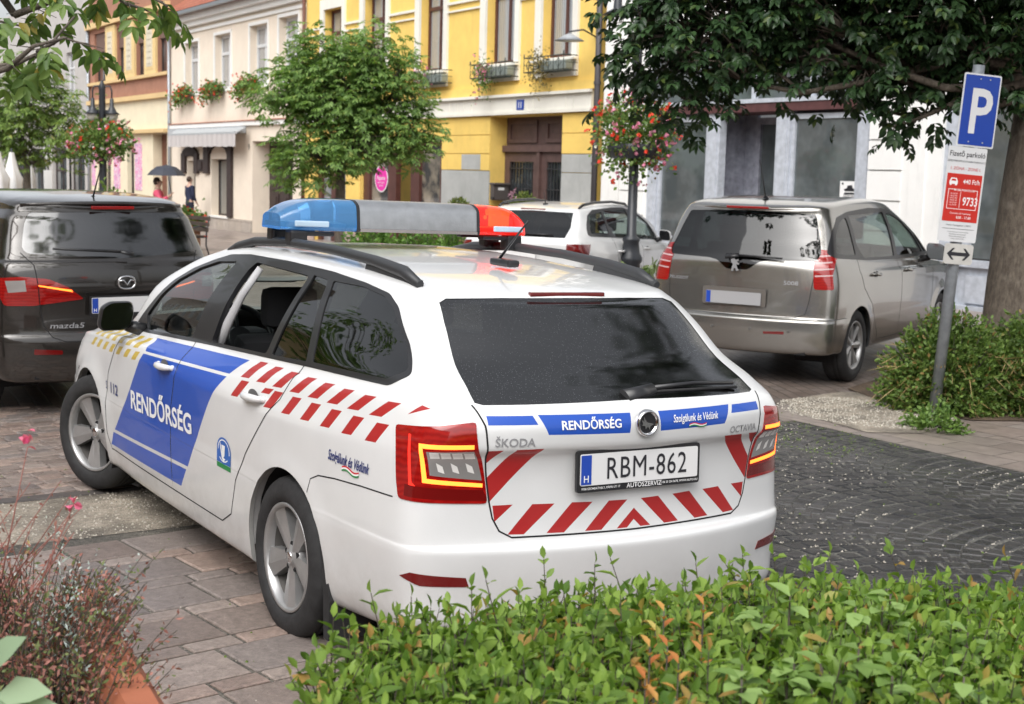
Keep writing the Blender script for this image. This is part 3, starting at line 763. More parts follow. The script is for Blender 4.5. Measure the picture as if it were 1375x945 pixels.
    plate(tg, MR(-1.052, 0, .838, tilt=-.06), txt='RBM-862', frame_txt=[('AUTÓSZERVIZ', .024, .02), ('9700 SZOMBATHELY, PÁPAI ÚT 17', .011, -.17), ('+36 20 234 5678, WWW.AUTO.HU', .011, .18)])
    # door lettering
    def stext(s, size, x, z, m, par, slope=0, hx=1, **kw):
        t = text_mesh(s, size, **kw)
        for v in t.verts: X = v.co.x*hx; v.co = Vector((x-X, z+v.co.y+X*slope, 0))
        project(t, bvh, 'side', .0025); return obj('lettering', t, m, par)
    stext('RENDŐRSÉG', .128, 1.445, .645, WHITE_T, root, slope=.033, sx=1.22, bold=.024, res=4)
    stext('112', .078, 2.19, .632, NAVY_T, root, sx=1.3, bold=.015); stext('S', .06, 2.325, .634, NAVY_T, root)
    stext('Szolgálunk és Védünk', .052, -.495, .796, NAVY_T, root, sx=.64, shear=.25, bold=.02)
    sw = MB()
    for k in range(3):
        sw.mi = k
        for j in range(8):
            x0, x1 = -.46-.015*j, -.46-.015*(j+1); f0, f1 = .006*math.sin(j*.8), .006*math.sin((j+1)*.8); z = .772-.006*k
            sw.poly([(x0, z+f0, 0), (x1, z+f1, 0), (x1, z-.006+f1, 0), (x0, z-.006+f0, 0)])
    project(sw.b, bvh, 'side', .003); sw.done('tricolour_mark', [REDT, WHITE_T, GREEN_T], root)
    cr = MB(); cx, cz = .622, .615
    def arcp(r0, k, n=20): return [(cx-r0*math.cos(2*math.pi*j/n)*1.35, cz+r0*math.sin(2*math.pi*j/n)) for j in range(n)]
    for mi, r0 in ((0, .058), (1, .049), (0, .044)):
        cr.mi = mi; cr.poly([(p[0], p[1], .0006*(3-r0*50)) for p in arcp(r0, 0)])
    cr.mi = 0; cr.poly([(cx+.078, cz, 0), (cx+.078, cz-.055, 0), (cx-.078, cz-.055, 0), (cx-.078, cz, 0)])
    cr.mi = 2; cr.poly([(cx+.078, cz-.057, .0), (cx+.078, cz-.078, .0), (cx-.078, cz-.078, .0), (cx-.078, cz-.057, .0)])
    cr.mi = 1; cr.poly([(cx+.02, cz+.025, .002), (cx-.02, cz+.025, .002), (cx-.012, cz-.02, .002), (cx, cz-.03, .002), (cx+.012, cz-.02, .002)])
    project(cr.b, bvh, 'side', .0015); cr.done('crest', [mat('crest_blue', (.03, .12, .42), .5), WHITE_T, GREEN_T], root)
    # roof antenna
    b = MB(); b.box((-.10, 0, 1.478), (.15, .055, .03), bev=.012); b.tube([(-.06, 0, 1.49), (-.245, -.01, 1.655)], [.006, .0035], 6); b.done('antenna', TRIM, root)
    # --- light bar
    lb = bpy.data.objects.new('light_bar', None); COL.objects.link(lb); lb.parent = root; lb.location = (.82, 0, 1.612)
    sec = rounded([(.15, -.066), (.135, .045), (.09, .070), (-.09, .070), (-.135, .045), (-.15, -.066)], .02, 3)
    def bar(y0, y1, mt, name, taper=0, cap=True):
        b = MB(); rings = []; n = 2 if not taper else 9
        for k in range(n):
            t = k/(n-1); y = y0+(y1-y0)*t; sx = 1-.3*t**5*(1 if taper else 0); top = (1-.5*t**4) if taper else 1
            rings.append([b.b.verts.new((p[0]*sx, y, -.066+(p[1]+.066)*top)) for p in sec])
        for a, c in zip(rings, rings[1:]):
            for i in range(len(a)): f = b.b.faces.new((a[i], a[(i+1) % len(a)], c[(i+1) % len(a)], c[i])); f.smooth = True
        b.b.faces.new(rings[0]); b.b.faces.new(rings[-1])
        return smooth(b.done(name, mt, lb, fix=True), 40)
    alum = mat('brushed_bar', (.46, .47, .48), .38, metal=.85, var=.12, vscale=14, bump=.15, bscale=120)
    bar(-.33, .27, alum, 'bar_housing')
    bluel = mat('blue_lens', (.20, .56, 1.0), .10, trans=.80, ior=1.3, coat=.6, emit=(.05, .35, 1), es=.10); redl = mat('red_lens', (.85, .02, .015), .08, trans=.5, ior=1.3, coat=.6, emit=(1, .02, .01), es=.35)
    bar(.285, .625, bluel, 'blue_lens', 1); bar(-.345, -.625, redl, 'red_lens', 1)
    MB().box((-.151, -.03, -.058), (.006, .60, .014)).done('bar_strip', CHROME, lb)
    for s in (.2775, -.3375): MB().prism([(p[0]*1.02, p[1]*1.03) for p in sec], .015, Matrix(((1, 0, 0, 0), (0, 0, 1, s-.0075), (0, 1, 0, 0), (0, 0, 0, 1)))).done('bar_joint', TRIM, lb, fix=True)
    for s, c in ((1, 'b'), (-1, 'r')):
        b = MB(); b.mi = 0; b.box((0, s*.46, -.045), (.20, .28, .02)); b.cyl((0, s*.40, -.03), (0, s*.40, .035), .05, n=16); b.mi = 1
        b.box((.055, s*.53, -.01), (.04, .10, .05)); b.box((-.10, s*.50, -.045), (.02, .13, .018)); b.mi = 2
        if s < 0:
            for k in range(6): b.sphere((-.085+.004*(k % 2), -.40-.022*k+(.01 if k % 2 else 0), .012+.018*(k % 2)), .010, seg=8)
        b.done('beacon', [mat('beacon_base', (.22, .24, .27), .4), mat('beacon_reflector', (.6, .6, .6), .2, metal=.8), mat('beacon_lit', (1, .6, .2), .4, emit=(1, .30, .05), es=3.5)], lb)
        b = MB(); b.box((-.149, s*.50, -.036), (.012, .16, .026), bev=.006); b.done('lens_window', mat('lens_clear', (.45, .58, .70), .25), lb)
        b = MB()
        for xx in (.10, -.10): b.box((xx, s*.55, -.10), (.07, .08, .07), bev=.012); b.box((xx, s*.46, -.080), (.05, .16, .02), bev=.006)
        b.done('mounting_foot', TRIM, lb)
    # --- cabin
    seat(root, 1.47, .37); seat(root, 1.47, -.37)
    b = MB(); b.box((.12, 0, .42), (.5, 1.3, .22), bev=.05); b.box((-.19, 0, .78), (.16, 1.3, .6), bev=.05); b.done('rear_seat', LINER, root)
    b = MB()
    for yy in (.37, -.37): b.box((-.24, yy, 1.13), (.09, .27, .15), bev=.04)
    b.done('headrest', LINER, root)
    b = MB(); b.box((2.10, 0, .80), (.55, 1.42, .22), bev=.06); b.box((1.92, .37, .92), (.22, .42, .10), bev=.04); b.box((1.85, -.02, .76), (.16, .30, .32), bev=.03); b.mi = 1; b.box((1.835, -.33, .80), (.02, .70, .10), bev=.004); b.mi = 2; b.box((1.78, -.02, .86), (.01, .20, .11)); b.done('dashboard', [LINER, mat('dash_grey', (.25, .26, .27), .5), mat('screen_off', (.03, .035, .04), .1)], root)
    steering(root, (1.80, .37, .925))
    for s in (1, -1):
        b = MB(); b.tube([(1.09, s*.755, .95), (1.02, s*.735, 1.10), (.955, s*.695, 1.24), (.90, s*.635, 1.365)], [.026, .022, .018, .016], 8, flat=.55); b.done('pillar_trim', mat('pillar_grey', (.42, .42, .43), .6), root)
    MB().box((-.15, 0, .60), (1.0, 1.3, .02)).done('load_floor', LINER, root)
    return root
police = build_police()
# ---------------------------------------------------------------- ground, paving
def gz(x, y=0): return -.0110*max(0.0, x-9.0)
def ground_sheet(name, x0, x1, y0, y1, m, z=0, nx=40, kind='structure'):
    b = bmesh.new(); xs = sorted(set([x0, x1]+([9.0] if x0 < 9 < x1 else [])))
    vs = [[b.verts.new((x, y, gz(x)+z)) for y in (y0, y1)] for x in xs]
    for i in range(len(xs)-1): b.faces.new((vs[i][0], vs[i+1][0], vs[i+1][1], vs[i][1]))
    return tag(obj(name, b, m), kind=kind)
def paver_mat(name, cols, scale, bw=.5, bh=.25, mortar=.012, mcol=(.09, .08, .07), rot=0, rough=.55, off=.5, distort=.02):
    if name in MATS: return MATS[name]
    m = bpy.data.materials.new(name); m.use_nodes = True; t = NT(m); v = t.coord('Object', (scale,)*3, (0, 0, rot))
    nd = t.n('TexNoise'); nd.inputs['Scale'].default_value = 3; t.l(v, nd.inputs[0])
    vm = t.n('VectorMath', operation='MULTIPLY_ADD'); t.l(nd.outputs['Color'], vm.inputs[0]); vm.inputs[1].default_value = (distort,)*3; t.l(v, vm.inputs[2])
    br = t.n('TexBrick'); t.l(vm.outputs[0], br.inputs['Vector']); br.offset = off
    br.inputs['Scale'].default_value = 1; br.inputs['Brick Width'].default_value = bw; br.inputs['Row Height'].default_value = bh; br.inputs['Mortar Size'].default_value = mortar; br.inputs['Mortar Smooth'].default_value = .4
    br.inputs['Color1'].default_value = (0, 0, 0, 1); br.inputs['Color2'].default_value = (1, 1, 1, 1); br.inputs['Mortar'].default_value = (.5, .5, .5, 1)
    tone = t.ramp(br.outputs['Color'], [(i/(len(cols)-1), c) for i, c in enumerate(cols)])
    fine = t.ramp(t.noise(v, 9, 6, .7), [(.3, .72), (.7, 1.2)])
    c = t.mix(1, tone, fine, 'MULTIPLY'); wet = t.noise(t.coord('Object', (.35,)*3), 1.5, 4)
    c = t.mix(t.ramp(wet, [(.4, 0), (.65, .35)]), c, tuple(x*.55 for x in cols[0]))
    t.l(t.mix(br.outputs['Fac'], c, mcol), t.b.inputs['Base Color'])
    rr = t.ramp(wet, [(.35, rough), (.7, rough*.55)]); t.l(rr, t.b.inputs['Roughness'])
    h = t.math('SUBTRACT', t.math('MULTIPLY', t.noise(v, 14, 4), .35), br.outputs['Fac']); t.bump(h, .6, .006)
    MATS[name] = m; return m
def gravel_mat(name, a, b_, scale=90):
    if name in MATS: return MATS[name]
    m = bpy.data.materials.new(name); m.use_nodes = True; t = NT(m); v = t.coord('Object')
    vo = t.n('TexVoronoi'); vo.inputs['Scale'].default_value = scale; t.l(v, vo.inputs['Vector'])
    c = t.mix(vo.outputs['Color'], a, b_); big = t.ramp(t.noise(v, 3, 5), [(.35, .45), (.65, 1.15)])
    t.l(t.mix(1, c, big, 'MULTIPLY'), t.b.inputs['Base Color']); t.b.inputs['Roughness'].default_value = .85
    t.bump(t.math('SUBTRACT', 1.0, vo.outputs['Distance']), .7, .008)
    MATS[name] = m; return m
PLAZA = paver_mat('plaza_pavers', [(.27, .215, .19), (.34, .28, .25), (.30, .25, .23)], 2.2, .44, .3, .02, (.16, .14, .12), rough=.5)
ground_sheet('ground', -40, 160, -16, 60, PLAZA, 0)
SETTS = paver_mat('sett_pavers', [(.21, .145, .12), (.26, .20, .17), (.15, .14, .145), (.29, .22, .18)], 1, .21, .11, .008, (.07, .065, .055), rot=R(8), rough=.42)
ground_sheet('street', 2.72, 8.8, -1.2, 9, SETTS, .004)
ground_sheet('parking_bay', 2.72, 8.8, -11.6, -1.21, paver_mat('bay_pavers', [(.16, .125, .105), (.22, .175, .15), (.19, .16, .145)], 1, .22, .11, .008, (.07, .06, .05), rot=R(25), rough=.5), .004)
ground_sheet('gravel_strip', 1.74, 2.60, -.6, 7, gravel_mat('beige_gravel', (.19, .16, .125), (.42, .37, .30)), .004)
ground_sheet('kerb_line', 2.60, 2.72, -.6, 8, mat('kerb_dark', (.085, .075, .07), .5, var=.3, vscale=9, bump=.4), .006)
JOINT = gravel_mat('joint_sand', (.035, .035, .03), (.20, .18, .15), 120)
ground_sheet('slab_bed', -6, 1.735, .2, 9, JOINT, .003)
ground_sheet('sett_bed', -8, 2.70, -4.42, .2, gravel_mat('dark_bed', (.022, .022, .02), (.17, .165, .145), 110), .003)
# big slabs and small bricks, laid in real pieces
def slab_mesh(b, cx, cy, w, d, h, ang=0, mi=0, jit=.0):
    c, s = math.cos(ang), math.sin(ang); bev = min(.006, w*.08)
    lo = [(-w/2, -d/2), (w/2, -d/2), (w/2, d/2), (-w/2, d/2)]
    tz = [random.uniform(-jit, jit) for _ in range(4)]
    def P(x, y, z): return b.verts.new((cx+c*x-s*y, cy+s*x+c*y, z))
    o = [P(x, y, .002) for x, y in lo]; m_ = [P(x, y, h-bev+tz[i]) for i, (x, y) in enumerate(lo)]
    t = [P(x-math.copysign(bev, x), y-math.copysign(bev, y), h+tz[i]) for i, (x, y) in enumerate(lo)]
    fs = [b.faces.new(t)]
    for a, e in ((o, m_), (m_, t)):
        for i in range(4): fs.append(b.faces.new((a[i], a[(i+1) % 4], e[(i+1) % 4], e[i])))
    for f in fs: f.material_index = mi
def stone_mat(name, a, b_, rough=.5, sc=30):
    if name in MATS: return MATS[name]
    m = bpy.data.materials.new(name); m.use_nodes = True; t = NT(m); v = t.coord('Object')
    g = t.n('NewGeometry')
    f = t.ramp(g.outputs['Random Per Island'], [(0, 0), (1, 1)])
    c = t.mix(f, a, b_); n = t.ramp(t.noise(v, sc, 8, .8), [(.3, .5), (.72, 1.35)])
    t.l(t.mix(1, c, n, 'MULTIPLY'), t.b.inputs['Base Color'])
    w = t.noise(t.coord('Object'), 2.2, 3); t.l(t.ramp(w, [(.35, rough), (.65, rough*.5)]), t.b.inputs['Roughness'])
    t.bump(t.noise(v, sc*2.5, 5, .7), .55, .006); MATS[name] = m; return m
random.seed(5)
SLAB = [stone_mat('slab_brown', (.19, .15, .13), (.31, .255, .225)), stone_mat('slab_red', (.24, .18, .155), (.33, .25, .21)), stone_mat('slab_grey', (.17, .145, .135), (.26, .22, .20))]
b = bmesh.new(); u0 = R(6)
def rotp(x, y): return 1.72+x*math.cos(u0)-y*math.sin(u0), .2+x*math.sin(u0)+y*math.cos(u0)
row = 0; x = -.02
while x > -5.2:
    big = row % 2 == 0
    d = .30 if big else .115
    y = -.45+random.uniform(0, .2); col = 0
    while y < 5.6:
        w = (random.choice([.42, .46, .30]) if big else random.choice([.20, .22, .30]))
        X, Y = rotp(x-d/2, y+w/2)
        if X < 1.70: slab_mesh(b, X, Y, d-.018, w-.018, .013, u0, random.choice([0, 0, 1, 2] if big else [0, 1, 1, 2]), .0015)
        y += w
    x -= d; row += 1
tag(obj('paving_slabs', b, SLAB), kind='structure')
# small setts of the street round the front wheel, real pieces too
b = bmesh.new(); row = 0; x = 2.73
while x < 5.6:
    y = -.6+random.uniform(0, .12)
    while y < 3.2:
        w = random.uniform(.14, .20); slab_mesh(b, x+.055+.12*(y-1), y+w/2, .098, w-.013, .013+random.uniform(0, .003), .12, random.choice([0, 0, 1, 2]), .002); y += w
    x += .112
tag(obj('street_setts', b, SLAB), kind='structure')
# dark setts laid in segmental arcs
BAS = [stone_mat('basalt_a', (.014, .014, .016), (.034, .033, .033), .42, 25), stone_mat('basalt_b', (.024, .024, .026), (.05, .047, .047), .40, 25)]
b = bmesh.new(); Wc = 1.25; Rr = .90; st = .118
for c in range(-1, 8):
    y0 = -4.9+Wc*c+Wc/2
    for k in range(-8, 100):
        base = 3.2-k*st
        amax = math.asin(Wc/2/Rr); n = int(2*amax*Rr/.115)
        for j in range(n):
            a = -amax+(j+.5)*2*amax/n+random.uniform(-.006, .006)
            px_, py_ = base-.55+Rr*math.cos(a)-.35, y0+Rr*math.sin(a)
            if not (-4.6 < px_ < 2.66 and -4.36 < py_ < .1): continue
            slab_mesh(b, px_+random.uniform(-.004, .004), py_, st-.022+random.uniform(-.012, .006), .097+random.uniform(-.012, .008), .007+random.uniform(0, .004), a, random.choice([0, 0, 1]), .002)
tag(obj('cobble_setts', b, BAS), kind='structure')
# right-hand path of long pavers, planting bed
ground_sheet('path', -4, 3.3, -5.35, -4.42, paver_mat('path_pavers', [(.22, .18, .16), (.29, .24, .21), (.25, .21, .19)], 1, .42, .28, .008, (.12, .10, .09), rot=R(-6), rough=.5), .006)
ground_sheet('path', -4, 2.2, -9.5, -5.36, paver_mat('path_slabs', [(.25, .20, .175), (.31, .26, .23), (.28, .24, .215)], 1, .62, .42, .008, (.13, .11, .10), rot=R(-6), rough=.5), .006)
b = bmesh.new(); pts = [(3.45, -5.0), (2.9, -4.66), (2.1, -4.55), (1.9, -4.9), (2.1, -5.5), (2.5, -6.1), (3.2, -6.4), (3.6, -5.8)]
b.faces.new([b.verts.new((x, y, .010)) for x, y in pts[::-1]]); tag(obj('gravel_patch', b, MATS['beige_gravel']), kind='structure')
b = bmesh.new(); pts = [(3.7, -6.0), (2.6, -5.55), (2.1, -5.7), (1.2, -7.4), (2.2, -10.5), (5.5, -11.0), (4.9, -8.8)]
b.faces.new([b.verts.new((x, y, .014)) for x, y in pts[::-1]]); tag(obj('planting_bed', b, gravel_mat('soil', (.045, .03, .02), (.16, .11, .07), 60)), kind='structure')
# grit, moss and litter in the joints: uncountable
def scatter(name, m, n, fn, size, z0=.012):
    b = bmesh.new()
    for _ in range(n):
        x, y = fn(); s = random.uniform(*size); z = gz(x)+z0
        o = [Vector((x+s*random.uniform(.6, 1)*math.cos(a), y+s*random.uniform(.6, 1)*math.sin(a), z)) for a in (0, 1.3, 2.5, 3.8, 5.1)]
        t = b.verts.new((x, y, z+s*.9)); r = [b.verts.new(p) for p in o]
        for i in range(5): b.faces.new((r[i], r[(i+1) % 5], t))
    return tag(obj(name, b, m), kind='stuff')
def in_joint():
    c = random.randint(0, 4); k = random.randint(-4, 74); a = random.uniform(-.7, .7)
    return (3.2-k*st-.9+Rr*math.cos(a)+st/2+random.gauss(0, .008), -4.9+Wc*c+Wc/2+Rr*math.sin(a)+random.gauss(0, .004))
PEB = stone_mat('pale_grit', (.24, .22, .18), (.52, .48, .41), .7)
scatter('grit', PEB, 3600, lambda: next((p for p in iter(in_joint, None) if -4.3 < p[1] < -.3 and p[0] < 2.66 and math.sin(2.3*p[0]+1.1)*math.cos(2.9*p[1])+random.uniform(-.6, .6) > 0)), (.003, .009))
scatter('pebbles', PEB, 2600, lambda: (random.uniform(1.72, 2.62), random.uniform(-.5, 4)), (.004, .010), .004)
scatter('pebbles', PEB, 1800, lambda: (lambda a, r: (2.75+.75*r*math.cos(a), -5.2+.6*r*math.sin(a)))(random.uniform(0, 6.28), random.random()**.4), (.005, .012), .01)
scatter('pebbles', PEB, 500, lambda: (random.uniform(-1.5, 1.72), random.uniform(.4, 3.4)), (.002, .005), .012)
scatter('moss', mat('moss_green', (.10, .15, .03), .9), 700, lambda: (lambda p: (p[0], p[1]))(in_joint() if random.random() < .6 else (random.uniform(1.5, 2.7), random.uniform(-4.4, -3.6))), (.004, .010))
# ---------------------------------------------------------------- the row of houses. Facade frame: (s along the street to the right, z up, o out of the wall)
FTH = R(-2)
FAC = Matrix(((-math.cos(FTH), 0, -math.sin(FTH), 8.5), (-math.sin(FTH), 0, math.cos(FTH), -13.5), (0, 1, 0, 0), (0, 0, 0, 1)))
def fbase(s, z=0, o=0): return FAC @ Vector((s, z, o))
def house(name, s0, label, cat='building'):
    r = bpy.data.objects.new(name, None); COL.objects.link(r); r.matrix_world = FAC @ Matrix.Translation((s0, 0, 0)); r['label'] = label; r['category'] = cat; r['s0'] = s0
    return r
def plaster(name, col, var=.08, bump=.25, sc=60, dirt=True):
    if name in MATS: return MATS[name]
    m = bpy.data.materials.new(name); m.use_nodes = True; t = NT(m); v = t.coord('Object')
    c = t.mix(t.ramp(t.noise(v, 1.3, 6, .65), [(.35, 0), (.7, 1)]), tuple(x*(1-var) for x in col), tuple(min(1, x*(1+var)) for x in col))
    if dirt:
        n = t.ramp(t.noise(t.coord('Object', (1, .25, 1)), 5, 6, .7), [(.55, 0), (.8, .35)]); c = t.mix(n, c, tuple(x*.6 for x in col))
    t.l(c, t.b.inputs['Base Color']); t.b.inputs['Roughness'].default_value = .9; t.bump(t.noise(v, sc, 5, .7), bump, .01)
    MATS[name] = m; return m
def wall(parent, s0, s1, z0, z1, holes, m, depth=.3, o=0, name='wall', back=5.0):
    """front with real openings, their reveals, and the sides and top of the block behind"""
    k = parent['s0']; ss = sorted({s0, s1}|{h[0] for h in holes}|{h[1] for h in holes}); zz = sorted({z0, z1}|{h[2] for h in holes}|{h[3] for h in holes})
    b = bmesh.new(); V = {}
    def P(s, z, q):
        key = (round(s, 4), round(z, 4), round(q, 4))
        if key not in V: V[key] = b.verts.new((s-k, z, q))
        return V[key]
    def inh(s, z): return any(h[0] < s < h[1] and h[2] < z < h[3] for h in holes)
    for a, c in zip(ss, ss[1:]):
        for e, f in zip(zz, zz[1:]):
            if not inh((a+c)/2, (e+f)/2): b.faces.new((P(a, e, o), P(c, e, o), P(c, f, o), P(a, f, o)))
    for h in holes:
        d = h[4] if len(h) > 4 else depth; q = [(h[0], h[2]), (h[1], h[2]), (h[1], h[3]), (h[0], h[3])]
        for i in range(4):
            (a, c), (e, f) = q[i], q[(i+1) % 4]
            b.faces.new((b.verts.new((a-k, c, o)), b.verts.new((e-k, f, o)), b.verts.new((e-k, f, o-d)), b.verts.new((a-k, c, o-d))))
    for (a, c), (e, f) in (((s0, z0), (s0, z1)), ((s0, z1), (s1, z1)), ((s1, z1), (s1, z0))):
        b.faces.new((b.verts.new((a-k, c, o)), b.verts.new((e-k, f, o)), b.verts.new((e-k, f, o-back)), b.verts.new((a-k, c, o-back))))
    return obj(name, b, m, parent)
class FB(MB):
    """boxes given as s0,s1,z0,z1,o0,o1 in the facade frame"""
    def __init__(s, parent): super().__init__(); s.p = parent; s.k = parent['s0']
    def bx(s, s0, s1, z0, z1, o0, o1, bev=0): MB.box(s, ((s0+s1)/2-s.k, (z0+z1)/2, (o0+o1)/2), (abs(s1-s0), abs(z1-z0), abs(o1-o0)), bev=bev); return s
    def ring(s, s0, s1, z0, z1, w, o0, o1, bottom=True):
        s.bx(s0, s0+w, z0, z1, o0, o1); s.bx(s1-w, s1, z0, z1, o0, o1); s.bx(s0+w, s1-w, z1-w, z1, o0, o1-.002)
        if bottom: s.bx(s0+w, s1-w, z0, z0+w, o0, o1-.002)
        return s
    def end(s, name, m): return s.done(name, m, s.p)
def pane_mat(name, base, fold=0, rough=.05, dark=(.02, .025, .03)):
    if name in MATS: return MATS[name]
    m = bpy.data.materials.new(name); m.use_nodes = True; t = NT(m); v = t.coord('Object')
    if fold:
        w = t.n('TexWave'); w.bands_direction = 'X'; w.inputs['Scale'].default_value = 4; w.inputs['Distortion'].default_value = 2; t.l(v, w.inputs[0])
        t.l(t.mix(w.outputs[1], tuple(x*.55 for x in base), base), t.b.inputs['Base Color'])
    else:
        n = t.ramp(t.noise(v, 1.6, 3), [(.42, 0), (.6, 1)]); t.l(t.mix(n, dark, base), t.b.inputs['Base Color'])
    t.b.inputs['Roughness'].default_value = rough; t.b.inputs['Specular IOR Level'].default_value = .8; t.b.inputs['Coat Weight'].default_value = 1; t.b.inputs['Coat Roughness'].default_value = .02
    MATS[name] = m; return m
CURT = pane_mat('curtained_pane', (.36, .38, .40), 1); PANE = pane_mat('dark_pane', (.10, .12, .13)); GREYP = pane_mat('dusty_pane', (.12, .14, .145), dark=(.07, .082, .085)); SHOPP = pane_mat('shop_pane', (.30, .26, .20), dark=(.05, .05, .05))
BROWN = mat('brown_joinery', (.085, .032, .026), .45, var=.2, vscale=4); DKBROWN = mat('dark_brown_wood', (.045, .030, .027), .6, var=.25, vscale=6, bump=.2); WHITEF = mat('white_frame', (.66, .67, .68), .45)
def win(parent, s0, s1, z0, z1, o, fm, pm, w=.07, mull=True, trans=.68, name='window'):
    f = FB(parent); f.ring(s0, s1, z0, z1, w, o-.06, o)
    if mull: f.bx((s0+s1)/2-w/2, (s0+s1)/2+w/2, z0+w, z1-w, o-.055, o-.004)
    if trans: f.bx(s0+w, s1-w, z0+(z1-z0)*trans-w/2, z0+(z1-z0)*trans+w/2, o-.058, o+.012)
    fr = f.end(name, fm)
    g = FB(parent); g.bx(s0+w*.6, s1-w*.6, z0+w*.6, z1-w*.6, o-.045, o-.035); p = g.end('pane', pm); p.parent = fr
    return fr
def ftext(parent, s, size, S, Z, O, m, **kw):
    return text(parent, s, size, Matrix.Translation((S-parent['s0'], Z, O)), m, **kw)
# ===== yellow town house
Y0, Y1 = -25.0, -9.85
yel = house('yellow_house', (Y0+Y1)/2, 'yellow house with white window surrounds, brown shopfront and brown double gate')
YEL_P = plaster('yellow_plaster', (.80, .56, .15)); OFFW = plaster('offwhite_plaster', (.76, .74, .67), .05); GREY_P = plaster('grey_render', (.40, .41, .40), .12)
yw = [(-23.66, -22.40, 4.22, 6.22), (-20.98, -19.62, 4.22, 6.45), (-17.68, -16.42, 4.22, 6.45), (-14.38, -13.08, 4.22, 6.45), (-11.98, -10.76, 4.22, 6.45)]
gate_h = (-14.09, -11.06, -.4, 3.05, .48); shop_h = (-21.12, -16.42, -.4, 2.62, .22); sdoor = (-24.25, -22.05, -.4, 2.62, .22)
wall(yel, Y0, Y1, -.5, 9.2, [w+(.26,) for w in yw]+[gate_h, shop_h, sdoor], YEL_P)
for w in yw:
    f = FB(yel); a, c, e, g = w[0]-.25, w[1]+.20, 3.82, w[3]+.28; o = .06
    f.bx(a, w[0], e, g, .001, o); f.bx(w[1], c, e, g, .001, o); f.bx(w[0], w[1], w[3], g, .001, o-.003); f.bx(w[0], w[1], e, w[2], .001, o-.003)
    f.bx(a-.04, c+.04, w[2]-.075, w[2]-.03, o+.001, o+.10); f.end('window_surround', OFFW)
    win(yel, w[0], w[1], w[2], w[3], -.2, BROWN, CURT, .085)
f = FB(yel)
edges = [Y0]+[v for w in yw for v in (w[0]-.25, w[1]+.20)]+[Y1]
for i in range(0, len(edges), 2): f.bx(edges[i], edges[i+1], 5.52, 5.56, .001, .05); f.bx(edges[i], edges[i+1], 5.70, 5.76, .001, .06)
f.end('string_course', OFFW)
f = FB(yel); f.bx(Y0, Y1-.1, 3.08, 3.50, .001, .07); f.bx(Y0, Y1-.08, 3.08, 3.12, .07, .12); f.bx(Y0, Y1-.06, 3.125, 3.16, .07, .10); f.bx(Y0, Y1-.06, 3.46, 3.52, .07, .16)
for s in (-18.2, -17.6, -16.0, -15.6, -15.3, -14.9, -13.0, -12.45, -12.2, -10.9, -10.6): f.bx(s, s+.02, 3.17, 3.45, .07, .08)
f.bx(Y0, Y1-.1, 3.42, 3.44, .07, .085); f.end('cornice', OFFW)
f = FB(yel); f.bx(Y0, Y1-.02, 3.53, 3.72, .001, .06); f.bx(-18, -17.96, 3.25, 3.62, .0, .13) if 0 else None; f.end('ledge', YEL_P)
f = FB(yel)   # rusticated joints stand as thin dark shadow gaps between raised blocks
for (a, c) in ((-16.42, -14.09), (-11.06, Y1)):
    for z0, z1 in ((2.66, 3.06), (2.235, 2.645), (1.85, 2.22)):
        if (a < -12) or z0 > 2.2: f.bx(a+.005, c-.005, z0, z1, .001, .03)
f.bx(-22.05, -21.12, .35, 1.5, .001, .03); f.bx(-22.05, -21.12, 1.515, 1.95, .001, .03); f.bx(-22.05, -21.12, 1.965, 2.6, .001, .03); f.bx(Y0, -24.25, .35, 1.5, .001, .03); f.bx(Y0, -24.25, 1.515, 1.95, .001, .03)
f.end('block_course', YEL_P)
f = FB(yel); f.bx(-16.41, -14.10, -.4, 1.835, .001, .028); f.bx(-15.4, -14.5, 1.86, 2.21, .031, .036); f.bx(-11.05, Y1+.01, -.4, 1.835, .001, .028); f.bx(-11.05, Y1+.01, 1.85, 2.22, .001, .027); f.end('render_patch', GREY_P)
f = FB(yel)
for a, c in ((-16.38, -14.12), (-22.05, -21.12), (Y0, -24.25), (-11.05, Y1)): f.bx(a, c, -.4, .33, .03, .07)
f.end('plinth', plaster('pink_stone', (.42, .32, .28), .15))
# gate
f = FB(yel); o = -.40; f.bx(-14.09, -11.06, 2.28, 2.42, o-.05, o+.10); f.bx(-14.09, -11.06, 2.42, 3.05, o-.10, o-.02); f.bx(-12.62, -12.50, -.4, 2.28, o-.02, o+.08)
for a, c in ((-14.09, -12.62), (-12.50, -11.06)):
    f.ring(a, c, -.4, 2.28, .22, o-.06, o+.02); f.bx(a+.2, c-.2, -.2, .7, o-.06, o-.01); f.bx(a+.2, c-.2, .7, .82, o-.05, o+.03)
    f.ring(a+.12, c-.12, 2.48, 2.98, .09, o-.03, o+.015)
gt = f.end('gate', mat('gate_brown', (.105, .062, .056), .55, var=.2, vscale=5))
f = FB(yel)
for a, c in ((-13.88, -12.84), (-12.28, -11.28)):
    for k in range(8): f.bx(a+.06+k*(c-a-.12)/7-.01, a+.06+k*(c-a-.12)/7+.01, .82, 2.05, o+.0, o+.02)
    for z in (1.0, 1.45, 1.9): f.bx(a, c, z, z+.02, o+.005, o+.028)
g = f.end('gate_grille', mat('wrought_iron', (.03, .03, .032), .5)); g.parent = gt
f = FB(yel); f.bx(-13.88, -11.28, .75, 2.1, o-.055, o-.045); g = f.end('pane', PANE); g.parent = gt
